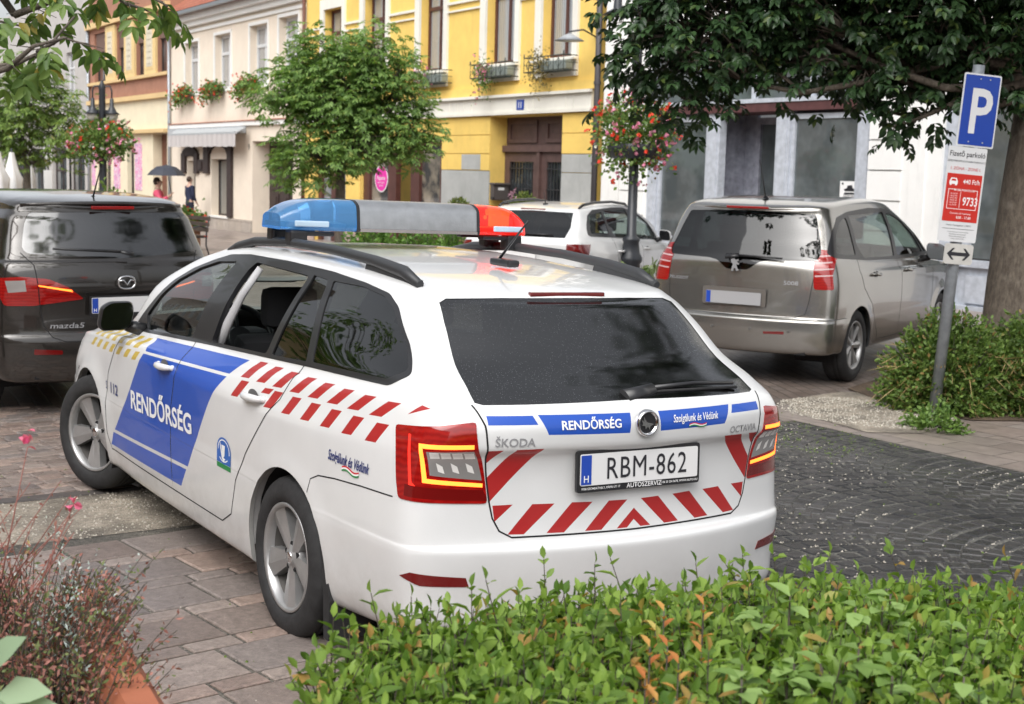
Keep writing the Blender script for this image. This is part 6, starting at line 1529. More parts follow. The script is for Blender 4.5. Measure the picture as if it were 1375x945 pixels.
# ---------------------------------------------------------------- street furniture, plants, people
IRON = mat('lamp_iron', (.025, .028, .034), .45, coat=.2)
FPINK = leaf_mat('petal_pink', (.62, .12, .28), (.80, .35, .50), None, .3); FRED = leaf_mat('petal_red', (.62, .03, .02), (.85, .10, .05), None, .3); FWHT = leaf_mat('petal_white', (.62, .60, .58), (.82, .80, .78), None, .3)
GER = leaf_mat('geranium_leaf', (.06, .12, .03), (.18, .28, .07), (.28, .16, .06), .3)
def flowers(L, p, r, n):
    """a small head of five-petalled blossoms"""
    for _ in range(n):
        q = p+rv(r*.5); nn = rv().normalized(); x = nn.orthogonal().normalized(); y = nn.cross(x)
        for k in range(5):
            a = 2*math.pi*k/5; d = x*math.cos(a)+y*math.sin(a); L.quick(q, d+nn*.2, nn, r*.8, r*.6)
def flower_mass(name, label, cat, c, rad, n_leaf, leaf, heads, parent_parts=(), droop=.3, group=None, basket=None, base=None):
    o = Vector(base) if base is not None else Vector(c); root = empty(name, label, cat, o, group=group); c = Vector(c); L = Leaves()
    for _ in range(n_leaf):
        u = rv().normalized(); q = c+Vector((u.x*rad[0], u.y*rad[1], u.z*rad[2]))*random.random()**.35*random.choice([.8, 1, 1.12]); q.z -= droop*random.random()**3*rad[2]
        L.leaf(q, u+rv(.5), rv(), leaf*random.uniform(.6, 1.2), leaf*.7, .1, .2)
    L.done('foliage', GER, root, o)
    for m, n, r, k in heads:
        F = Leaves()
        for _ in range(n):
            u = rv().normalized(); 
            q = c+Vector((u.x*rad[0], u.y*rad[1], u.z*rad[2]))*random.uniform(.85, 1.2); q.z -= droop*random.random()**3*rad[2]
            flowers(F, q, r, k)
        F.done('flowers', m, root, o)
    return root
# lamp post beside the estate car
random.seed(21)
LP = at_depth(842, 18)
lp = empty('lamp_post', 'black iron lamp post between the white estate and the people carrier', 'lamp post', LP)
b = MB(); b.lathe([(.0, 0), (.17, 0), (.17, .10), (.13, .16), (.125, .70), (.15, .74), (.15, .78), (.115, .84), (.10, .98), (.115, 1.0), (.105, 1.03), (.062, 1.06), (.057, 2.4), (.05, 4.4)], 20); b.done('post', IRON, lp)
b = MB()
for s in (1, -1): b.tube([(0, 0, 3.9), (s*.2, 0, 4.3), (s*.42, 0, 4.3), (s*.45, 0, 4.05)], .018, 6)
b.done('arm', IRON, lp)
for s in (1, -1):
    b = MB(); b.lathe([(.02, .22), (.05, .2), (.06, .08), (.20, .0), (.0, .0)], 18, Matrix.Translation((s*.45, 0, 3.82))); h = b.done('lamp_shade', IRON, lp)
b = MB(); b.lathe([(.30, 2.02), (.34, 2.10), (.36, 2.2), (.05, 2.2)], 16); b.done('basket_ring', IRON, lp)
c = LP+Vector((0, 0, 2.42)); flower_mass('flower_basket', 'bushy hanging geraniums, red and pink, round the nearer lamp post', 'flowers', c, (.50, .50, .42), 2600, .06, [(FRED, 70, .034, 5), (FPINK, 60, .034, 5), (FWHT, 14, .03, 4)], droop=.9)
# double lamp at the left
L2 = at_depth(140.5, 27)
l2 = empty('lamp_post', 'two armed black lamp post with glass bowls before the orange house', 'lamp post', L2)
b = MB(); b.lathe([(0, 0), (.15, 0), (.14, .5), (.10, .9), (.075, 1.0), (.06, 3.3), (.07, 3.34), (.02, 3.46)], 16); b.done('post', IRON, l2)
b = MB()
for s in (1, -1):
    q = rgt*s; b.tube([Vector((0, 0, 3.20)), q*.05+Vector((0, 0, 3.36)), q*.15+Vector((0, 0, 3.36)), q*.18+Vector((0, 0, 3.28)), q*.18+Vector((0, 0, 3.08))], .016, 6)
b.tube([rgt*-.1+Vector((0, 0, 2.9)), rgt*.1+Vector((0, 0, 2.9))], .022, 6); b.done('arm', IRON, l2)
for s in (1, -1):
    T = Matrix.Translation(rgt*.18*s); b = MB(); b.lathe([(.02, 3.14), (.035, 3.12), (.042, 2.98), (.07, 2.93), (.09, 2.89), (.155, 2.84), (.0, 2.85)], 20, T); h = b.done('lamp_shade', IRON, l2)
    b = MB(); b.lathe([(.115, 2.84), (.11, 2.78), (.075, 2.70), (.0, 2.67)], 18, T); b.done('glass_bowl', mat('lamp_bowl', (.62, .60, .55), .15, trans=.4), h)
c = L2+Vector((0, 0, 2.42)); flower_mass('flower_basket', 'round basket of pink, white and red geraniums on the two armed lamp post', 'flowers', c, (.62, .55, .36), 1700, .085, [(FPINK, 60, .04, 4), (FWHT, 34, .035, 4), (FRED, 34, .035, 4)], droop=.6)
# parking sign
SG = at_depth(1258, 10.9, 0)
sg = empty('parking_sign', 'leaning grey pole with blue P sign, red fee panel and arrow plate', 'sign', SG)
tilt = .065
SM = Matrix.Rotation(tilt, 4, fwd) ; yaw = math.atan2(-fwd.y, -fwd.x)+R(14)
Fz = Matrix((( -math.sin(yaw), 0, math.cos(yaw), 0), (math.cos(yaw), 0, math.sin(yaw), 0), (0, 1, 0, 0), (0, 0, 0, 1)))   # x right, y up, z towards the viewer
zk = lambda z: z
b = MB(); b.cyl(SM @ Vector((0, 0, -.1)), SM @ Vector((0, 0, 2.70)), .044, n=16); b.done('pole', mat('galvanised', (.26, .28, .30), .5, metal=.5, var=.2, vscale=12), sg)
def splate(name, w, h, zc, m, off=.052, r=.015, xo=0, par=None):
    M = SM @ Matrix.Translation((0, 0, zc)) @ Fz @ Matrix.Translation((xo, 0, off)); b = MB(); b.prism(rounded([(-w/2, -h/2), (w/2, -h/2), (w/2, h/2), (-w/2, h/2)], r), .004, M); return b.done(name, m, par or sg), M
WH = mat('sign_white', (.66, .67, .68), .4, coat=.3); SB = mat('sign_blue', (.01, .05, .33), .35, coat=.4); SR = mat('sign_red', (.52, .025, .015), .4); AL = mat('sign_back', (.45, .46, .47), .5, metal=.5)
pz = 2.36
p1, M1 = splate('parking_plate', .315, .545, pz, WH, xo=.015); b = MB(); b.prism(rounded([(-.145, -.26), (.145, -.26), (.145, .26), (-.145, .26)], .01), .002, M1, .0045); b.done('blue_field', SB, p1)
text(p1, 'P', .47, M1 @ Matrix.Translation((0.005, .0, .0075)), WH, sx=.82, bold=.018)
b = MB()
for x, y in ((-.02, .235), (.06, .235), (-.06, -.235), (.06, -.235)): b.cyl(M1 @ Vector((x, y, .006)), M1 @ Vector((x, y, .0095)), .006, n=8)
b.done('bolt', AL, p1)
p2, M2 = splate('fee_panel', .325, .715, pz-.635, WH, xo=-.03, off=.048)
T = lambda s, sz, x, y, m, **k: text(p2, s, sz, M2 @ Matrix.Translation((x, y, .0055)), m, **k)
T('Fizető parkoló', .056, 0, .305, BLACK_T, sx=.92, bold=.008); T('GEBÜHRENPFLICHTIGER PARKPLATZ', .020, 0, .25, BLACK_T, sx=.98); T('I. ZÓNA - ZONE I.', .032, 0, .195, REDT)
b = MB(); b.prism([(-.148, -.205), (.148, -.205), (.148, .155), (-.148, .155)], .0015, M2, .0042); b.done('red_field', SR, p2)
Tw = lambda s, sz, x, y, **k: text(p2, s, sz, M2 @ Matrix.Translation((x, y, .0062)), WHITE_T, **k)
Tw('440 Ft/h', .050, .062, .100, sx=.85, bold=.012); Tw('9733', .088, .070, -.048, sx=.75, bold=.014); Tw('MOBILPARKOLÁS:', .022, .01, .034, bold=.01)
for k in range(6): Tw('+36 20 763', .014, -.075, .005-.017*k)
Tw('Üzemelési idő: hétköznap', .017, 0, -.142); Tw('8.00 - 17.00', .026, .03, -.172, bold=.01)
b = MB()
for x0, y0, x1, y1 in ((-.125, .035, -.07, .039), (.09, .035, .125, .039), (-.125, -.112, .125, -.108), (-.125, -.11, -.121, .037), (.121, -.11, .125, .037), (-.02, -.10, -.017, .02)): b.prism([(x0, y0), (x1, y0), (x1, y1), (x0, y1)], .0008, M2, .0058)
# small car front pictogram
b.prism([(-.125, .075), (-.055, .075), (-.055, .098), (-.068, .122), (-.112, .122), (-.125, .098)], .0008, M2, .0058); b.prism([(-.12, .066), (-.105, .066), (-.105, .075), (-.12, .075)], .0008, M2, .0058); b.prism([(-.075, .066), (-.06, .066), (-.06, .075), (-.075, .075)], .0008, M2, .0058)
b.done('panel_lines', WHITE_T, p2); b = MB(); b.prism([(-.112, .099), (-.068, .099), (-.075, .114), (-.105, .114)], .0006, M2, .0068); b.done('car_window', SR, p2)
T('Pótdíj / Zusatzgebühr: 5.280 Ft', .017, 0, -.232, BLACK_T)
b = MB(); b.prism([(-.135, -.262), (.135, -.262), (.135, -.259), (-.135, -.259)], .0008, M2, .0042); b.done('rule_line', BLACK_T, p2)
for k, s_ in enumerate(('További információ: +36 94 123 456', 'Szombathely, városi parkolás', 'Weitere Informationen unter', 'Telefon +36 94 123 456')): T(s_, .012, 0, -.283-.017*k, BLACK_T)
p3, M3 = splate('arrow_plate', .245, .155, pz-1.085, mat('plate_offwhite', (.50, .49, .46), .5, var=.1), xo=-.0, off=.05, r=.025)
b = MB(); b.prism([(-.10, 0), (-.055, .045), (-.035, .045), (-.062, .014), (.062, .014), (.035, .045), (.055, .045), (.10, 0), (.055, -.045), (.035, -.045), (.062, -.014), (-.062, -.014), (-.035, -.045), (-.055, -.045)], .001, M3, .0042); b.done('arrow', BLACK_T, p3)
# bush round the sign
BUSHL = leaf_mat('shrub_leaf', (.05, .10, .02), (.17, .26, .06), (.30, .20, .07), .3)
def shrub(name, label, c, rad, n, leaf, m=BUSHL, cat='shrub', twig=True, group=None, grassy=0, flowersm=None):
    c = Vector(c); root = empty(name, label, cat, (c.x, c.y, gz(c.x)), group=group); o = Vector((c.x, c.y, gz(c.x))); L = Leaves(); S = MB(); lumps = [(rv().normalized(), random.uniform(.75, 1.1)) for _ in range(9)]
    for _ in range(n):
        u = rv().normalized(); u.z = abs(u.z); k = .85+.3*max(0, max(u.dot(l[0]) for l in lumps))*random.random(); q = o+Vector((u.x*rad[0], u.y*rad[1], u.z*rad[2]))*(random.random()**.3)*k
        if random.random() < .5: 
            d = u+rv(.4); x = q.copy()
            for i in range(4): x = x+d.normalized()*leaf*.5; L.leaf(x, d+rv(.8), rv(), leaf*random.uniform(.7, 1.1), leaf*.5)
        else: L.leaf(q, u+rv(.6), rv(), leaf, leaf*.5)
    if twig:
        for _ in range(70):
            u = rv().normalized(); u.z = abs(u.z)+.2; S.tube([Vector((random.uniform(-.3, .3)*rad[0], random.uniform(-.3, .3)*rad[1], 0)), Vector((u.x*rad[0]*.5, u.y*rad[1]*.5, u.z*rad[2]*.55)), Vector((u.x*rad[0], u.y*rad[1], u.z*rad[2]))*.98], [.008, .005, .002], 4, caps=False)
        S.done('stems', BARK, root)
    if grassy:
        G = Leaves()
        for _ in range(grassy):
            a = random.uniform(0, 6.28); q = o+Vector((math.cos(a)*rad[0]*random.uniform(.3, 1.05), math.sin(a)*rad[1]*random.uniform(.3, 1.05), random.uniform(.0, rad[2]*.7))); G.quick(q, Vector((math.cos(a), math.sin(a), random.uniform(-1.2, .4))), rv(), random.uniform(.12, .28), .007)
        G.done('dry_grass', leaf_mat('straw', (.22, .15, .06), (.42, .32, .15), None, .2), root, o)
    L.done('foliage', m, root, o); return root
random.seed(31)
BC = at_depth(1275, 11.3, 0)
shrub('shrub', 'low leafy shrub with dry grass growing round the foot of the parking sign', BC+rgt*.0, (.48, .48, .70), 5600, .046, grassy=450)
shrub('shrub', 'larger low shrub under the big tree trunk at the right edge', BC+rgt*.75+fwd*.1, (.62, .6, .72), 6000, .046, grassy=400)
shrub('weed', 'pale green weed creeping out of the bed by the kerb', at_depth(1262, 10.3, 0), (.20, .15, .13), 260, .045, leaf_mat('weed_leaf', (.07, .14, .03), (.16, .26, .06), None, .3), 'weed', twig=False)
shrub('shrub', 'variegated shrub with reddish tips beside the rear lamp of the people carrier', at_depth(861, 14.4), (.32, .3, .78), 650, .10, leaf_mat('variegated', (.10, .18, .05), (.35, .42, .22), (.45, .15, .10), .3))
for k, (px_, d_) in enumerate(((500, 23.5), (555, 23), (610, 22.6))):
    shrub('hedge_shrub', ['fresh green shrub row, its left bush, seen under the light bar', 'fresh green bush in the middle of the row seen under the light bar', 'fresh green bush at the right end of the row under the light bar'][k], at_depth(px_, d_), (.62, .5, .95), 900, .09, leaf_mat('hedge_green', (.05, .12, .02), (.14, .26, .05), None, .3), group='shrub row behind the police car')
# pots by the gate
def pot(label, s, o, h, r, flow=None):
    p = fbase(s, 0, o); p.z = gz(p.x); root = empty('potted_shrub', label, 'potted plant', p, group='potted shrubs by the gate'); b = MB(); b.lathe([(0, 0), (.14, 0), (.20, .36), (.22, .38), (.20, .40), (.17, .36), (0, .34)], 20); b.done('pot', mat('terracotta_pot', (.30, .12, .07), .8, var=.2), root)
    L = Leaves(); c = p+Vector((0, 0, h))
    for _ in range(1200):
        u = rv().normalized(); q = c+Vector((u.x*r, u.y*r, u.z*r*1.35))*random.random()**.35; L.leaf(q, u+Vector((0, 0, .6))+rv(.4), rv(), .085, .035)
    L.done('foliage', leaf_mat('pot_leaf', (.07, .11, .025), (.20, .26, .07), (.35, .32, .10), .3), root, p)
    if flow:
        F = Leaves()
        for _ in range(12): flowers(F, c+Vector((0, 0, r*1.1))+rgt*-.25+rv(.07), .035, 3)
        F.done('flowers', flow, root, p)
    return root
pot('bushy green potted shrub on the pavement left of the brown gate', -14.55, .55, .95, .30); pot('potted shrub with a mauve flower head standing before the brown gate', -12.0, .35, 1.15, .27, leaf_mat('petal_mauve', (.30, .14, .22), (.50, .30, .38), None, .2))
# mailbox on the gate reveal
p = fbase(-13.92, 1.36, -.16); mbx = empty('mailbox', 'dark grey metal mailbox hanging beside the brown gate', 'mailbox', p); mbx.matrix_world = FAC @ Matrix.Translation((-13.92, 1.36, -.16))
b = MB(); b.box((.0, 0, 0), (.14, .36, .42), bev=.02); b.box((.02, .19, 0), (.19, .05, .45), bev=.015); b.done('body', mat('mailbox_grey', (.12, .105, .10), .45, metal=.3), mbx)
b = MB(); b.box((.073, .08, 0), (.006, .06, .16)); b.done('name_plate', WHITE_T, mbx); b = MB(); b.box((.07, -.12, .22), (.10, .02, .05)); b.done('lock', IRON, mbx)
def wall_thing(name, label, cat, S, Z, O, group=None):
    r = empty(name, label, cat, group=group); r.matrix_world = FAC @ Matrix.Translation((S, Z, O)); return r
# house number 11
r = wall_thing('house_number', 'small blue enamel plate reading 11 above the brown gate', 'sign', -12.70, 3.28, .085); b = MB(); b.box((0, 0, 0), (.30, .22, .012), bev=.005); b.done('plate', SB, r); text(r, '11', .19, Matrix.Translation((0, 0, .008)), WHITE_T, bold=.02)
# pink oval shop sign
r = wall_thing('shop_sign', 'bright pink oval sign with white lettering in the shop window', 'sign', -20.12, 1.57, -.14); b = MB()
b.mi = 1; b.prism([(.40*math.cos(a), .36*math.sin(a)) for a in [2*math.pi*k/32 for k in range(32)]], .008, Matrix.Translation((0, 0, -.002))); b.mi = 0; b.prism([(.36*math.cos(a), .325*math.sin(a)) for a in [2*math.pi*k/32 for k in range(32)]], .012); b.done('disc', [mat('hot_pink', (.72, .03, .36), .4), WHITE_T], r)
text(r, 'Paperie', .15, Matrix.Translation((0, .02, .014)), WHITE_T, bold=.01, sx=1.1); text(r, 'papír-írószer', .075, Matrix.Translation((0, -.10, .014)), WHITE_T, sx=1.1); text(r, 'ajándék', .07, Matrix.Translation((0, -.18, .014)), WHITE_T, sx=1.1)
# sticker poster in the shop window
r = wall_thing('window_poster', 'white poster with black hat and beard print in the shop window', 'poster', -2.72, 1.63, -.105); b = MB(); b.box((0, 0, 0), (.44, .36, .006)); b.done('sheet', WHITE_T, r)
b = MB(); b.prism([(-.13, .05), (-.06, .07), (-.05, .11), (.05, .12), (.07, .07), (.14, .05), (.10, .02), (-.10, .02)], .003, z0=.004); b.prism(rounded([(-.12, .0), (.12, .0), (.13, -.10), (.05, -.15), (-.06, -.15), (-.13, -.09)], .03), .003, z0=.004); b.cyl((-.16, .14, .003), (-.16, .14, .007), .02, n=12); b.done('print', BLACK_T, r)
text(r, 'BARBER', .055, Matrix.Translation((0, -.05, .0085)), WHITE_T, bold=.02, sx=1.2); text(r, 'SHOP', .05, Matrix.Translation((0, -.105, .0085)), WHITE_T, bold=.02, sx=1.2)
# bracket lamp on the yellow house
r = wall_thing('wall_lamp', 'pale cone lamp on an arm at the corner of the yellow house', 'lamp', -9.95, 4.55, .01); b = MB(); b.tube([(0, 0, 0), (0, .12, .3), (0, .06, .62)], .018, 6); b.done('arm', IRON, r); b = MB(); b.lathe([(.04, .08), (.10, .05), (.30, -.06), (0, -.05)], 20, Matrix.Translation((0, -.06, .62)) @ Matrix.Rotation(-math.pi/2, 4, 'X')); b.done('lamp_shade', mat('lamp_grey', (.30, .32, .34), .5), r)
# window flower boxes: cream house
random.seed(8)
for k, (s, z, lab) in enumerate(((-35.85, 4.18, 'leftmost window box of red geraniums on the cream house'), (-32.65, 4.22, 'second window box of red geraniums from the left on the cream house'), (-29.3, 4.26, 'third window box of geraniums on the cream house, half behind the tree'))):
    w = 1.5; r = wall_thing('window_box', lab, 'window box', s, z, .18, group='geranium boxes on the cream house')
    b = MB(); b.box((.2, -.02, 0), (w*.6, .16, .18), bev=.02); b.tube([(-.2, -.1, .08), (-.2, -.1, -.17)], .012, 5); b.done('box', mat('box_brown', (.12, .07, .05), .7), r)
    L = Leaves(); F = Leaves()
    for _ in range(520): q = Vector((random.uniform(-w*.6, w*.5), random.gauss(.12, .12), random.gauss(.06, .12))); q.y -= max(0, -q.x-.2)*.6*random.random(); L.leaf(q, rv(), rv(), .11, .08)
    for _ in range(46): q = Vector((random.uniform(-w*.75, w*.5), random.gauss(.16, .18), random.gauss(.14, .10))); q.y -= max(0, -q.x-.2)*.6*random.random(); flowers(F, q, .045, 3)
    for nm, X, m in (('foliage', L, GER), ('flowers', F, FRED)): o_ = X.done(nm, m, r)
# iron balcony boxes: yellow house
for s, z, lab in ((-16.7, 3.98, 'leftmost iron balconette on the yellow house with trailing pink flowers'), (-13.65, 4.0, 'middle iron balconette on the yellow house with trailing pink flowers'), (-11.3, 4.02, 'right hand iron balconette on the yellow house with withered trailing plants')):
    r = wall_thing('window_box', lab, 'window box', s, z, .05, group='iron balconettes on the yellow house'); w = 1.55; b = MB()
    for y in (-.10, .20): b.tube([(-w/2, y, 0), (-w/2, y, .34), (w/2, y, .34), (w/2, y, 0)], .012, 4)
    for i in range(9): x = -w/2+w*i/8; b.tube([(x, -.10, .34), (x, .20, .34)], .008, 4)
    for i in range(4): x = -w/2+w*(i+.5)/4; b.tube([(x-.1, .05, .34), (x, .15, .345), (x+.1, .05, .34), (x, -.05, .345), (x-.1, .05, .34)], .007, 4)
    for x in (-w/2, w/2): b.tube([(x, .20, .34), (x, .28, .34)], .014, 5); b.tube([(x, .05, 0), (x, .05, .34)], .008, 4)
    b.tube([(-w/2, -.11, .17), (w/2, -.11, .17)], .02, 4); b.done('railing', mat('green_iron', (.05, .065, .06), .5), r)
    b = MB(); b.box((.15, .02, .16), (w*.72, .18, .18), bev=.015); b.done('box', mat('zinc_box', (.28, .32, .30), .5, metal=.3), r)
    L = Leaves(); F = Leaves(); wither = s > -12
    for _ in range(420): q = Vector((random.gauss(-.28, .17), random.gauss(.10, .16), random.gauss(.28, .10))); q.y -= .45*random.random()**2; L.leaf(q, rv()+Vector((0, -.6, 0)), rv(), .07, .03)
    for _ in range(0 if wither else 34): q = Vector((random.gauss(-.28, .20), random.gauss(.10, .20), random.gauss(.32, .08))); q.y -= .3*random.random(); flowers(F, q, .035, 3)
    L.done('foliage', leaf_mat('dry_vine', (.14, .11, .04), (.30, .24, .10), None, .3) if wither else GER, r)
    if not wither: F.done('flowers', FPINK, r)
# bench and geranium tub
BP = at_depth(256, 31.5)
bn = empty('park_bench', 'dark slatted bench with scrolled iron arms before the cream house', 'bench', BP, rz=FTH+R(6)); WD = mat('bench_wood', (.06, .045, .035), .6, var=.2)
b = MB()
for k in range(4): b.box((0, .05+.11*k, .45), (1.5, .085, .03), bev=.006)
b.done('seat', WD, bn); b = MB()
for k in range(3): b.box((0, -.08-.02*k, .58+.12*k), (1.5, .025, .085), bev=.006)
b.done('backrest', WD, bn)
for x in (-.68, .68):
    b = MB(); b.tube([(x, .42, 0), (x, .38, .22), (x, .42, .44), (x, .40, .60), (x, .34, .66), (x, .28, .64), (x, .32, .60)], .018, 6); b.tube([(x, .40, .60), (x, .1, .66), (x, -.08, .62)], .016, 6); b.tube([(x, -.14, 0), (x, -.06, .25), (x, -.07, .5), (x, -.14, .88)], .018, 6); b.tube([(x, .42, .42), (x, -.08, .42)], .016, 6); b.done('leg', IRON, bn)
GT = at_depth(243, 33.5); gt_ = empty('flower_tub', 'wooden tub full of red geraniums beside the park bench', 'flower tub', GT)
b = MB(); b.prism([(-.5, -.3), (.5, -.3), (.5, .3), (-.5, .3)], .55); b.box((0, 0, .5), (1.08, .68, .08), bev=.01); b.done('tub', mat('tub_wood', (.17, .085, .05), .7, var=.2), gt_)
L = Leaves(); F = Leaves()
for _ in range(1500): q = Vector((random.uniform(-.6, .6), random.uniform(-.4, .4), .58+abs(random.gauss(0, .16)))); L.leaf(q, rv()+Vector((0, 0, .3)), rv(), .10, .08)
for _ in range(120): q = Vector((random.uniform(-.75, .75), random.uniform(-.45, .45), .66+random.gauss(.03, .14))); flowers(F, q, .04, 3)
L.done('foliage', GER, gt_); F.done('flowers', FRED, gt_)
# shrubs near the two armed lamp
shrub('shrub', 'loose green shrub at the foot of the two armed lamp post', at_depth(146, 26.5), (.45, .4, 1.45), 420, .12, GER)
shrub('shrub', 'small pink flowered shrub left of the two armed lamp post', at_depth(118, 30), (.4, .4, 1.1), 300, .12, leaf_mat('pinkish_shrub', (.06, .11, .03), (.16, .22, .07), (.6, .2, .25), .3))
# folded white parasols of the cafe at the far left
for k, (px_, d_, lab) in enumerate(((20, 36, 'folded white parasol, the wider one left of the light green tree'), (2, 35, 'folded white parasol cut by the left edge of the picture'), (45, 41, 'slim folded white parasol just right of the light green tree trunk'))):
    P = at_depth(px_, d_); r = empty('parasol', lab, 'parasol', P, group='folded cafe parasols'); b = MB(); w = .26 if k < 2 else .14
    n = 18; rings = []
    for z, q in ((.9, .8), (1.05, 1.0), (1.35, .8), (1.6, .9), (1.8, .55), (2.25, .2)):
        rings.append([b.b.verts.new((w*q*(1+.22*math.sin(a*5+z*3))*math.cos(a), w*q*(1+.22*math.sin(a*5+z*3))*math.sin(a), z)) for a in [2*math.pi*j/n for j in range(n)]])
    for a, c in zip(rings, rings[1:]):
        for j in range(n): f = b.b.faces.new((a[j], a[(j+1) % n], c[(j+1) % n], c[j])); f.smooth = True
    b.done('cloth', mat('parasol_cloth', (.68, .68, .67), .85), r); b = MB(); b.cyl((0, 0, 0), (0, 0, 2.35), .025); b.cyl((0, 0, 0), (0, 0, .08), .3); b.done('pole', IRON, r)
# oval cafe sign and red pennant
P = at_depth(68, 41); r = empty('cafe_sign', 'tall white oval sign on a post with a square menu board below', 'sign', P, rz=math.atan2(-fwd.y, -fwd.x)-math.pi/2); b = MB(); Mo = Matrix(((1, 0, 0, 0), (0, 0, -1, 0), (0, 1, 0, 0), (0, 0, 0, 1)))
Mo = Matrix(((-1, 0, 0, 0), (0, 0, 1, 0), (0, 1, 0, 0), (0, 0, 0, 1)))
b.prism([(.14*math.cos(a), 2.35+.40*math.sin(a)) for a in [2*math.pi*j/28 for j in range(28)]], .03, Mo); b.done('oval', WHITE_T, r); b = MB(); b.prism([(-.12, 1.25), (.12, 1.25), (.12, 1.85), (-.12, 1.85)], .03, Mo); b.done('board', WHITE_T, r); b = MB(); b.prism([(-.05, 2.28), (-.02, 2.28), (-.02, 2.46), (-.05, 2.46)], .005, Mo, .031); b.prism([(.02, 2.28), (.05, 2.28), (.05, 2.46), (.02, 2.46)], .005, Mo, .031); b.done('letter_marks', BLACK_T, r); b = MB(); b.cyl((0, 0, 0), (0, 0, 2.9), .025); b.done('post', IRON, r)
P = at_depth(97, 40); r = empty('pennant', 'red triangular pennant hanging right of the oval cafe sign', 'pennant', P, rz=math.atan2(-fwd.y, -fwd.x)-math.pi/2); b = MB(); b.prism([(-.16, 2.9), (.20, 2.9), (-.02, 2.35)], .02, Mo); b.done('flag', mat('pennant_red', (.55, .05, .05), .6), r); b = MB(); b.cyl((0, -.02, 0), (0, -.02, 3.0), .03); b.done('post', IRON, r)

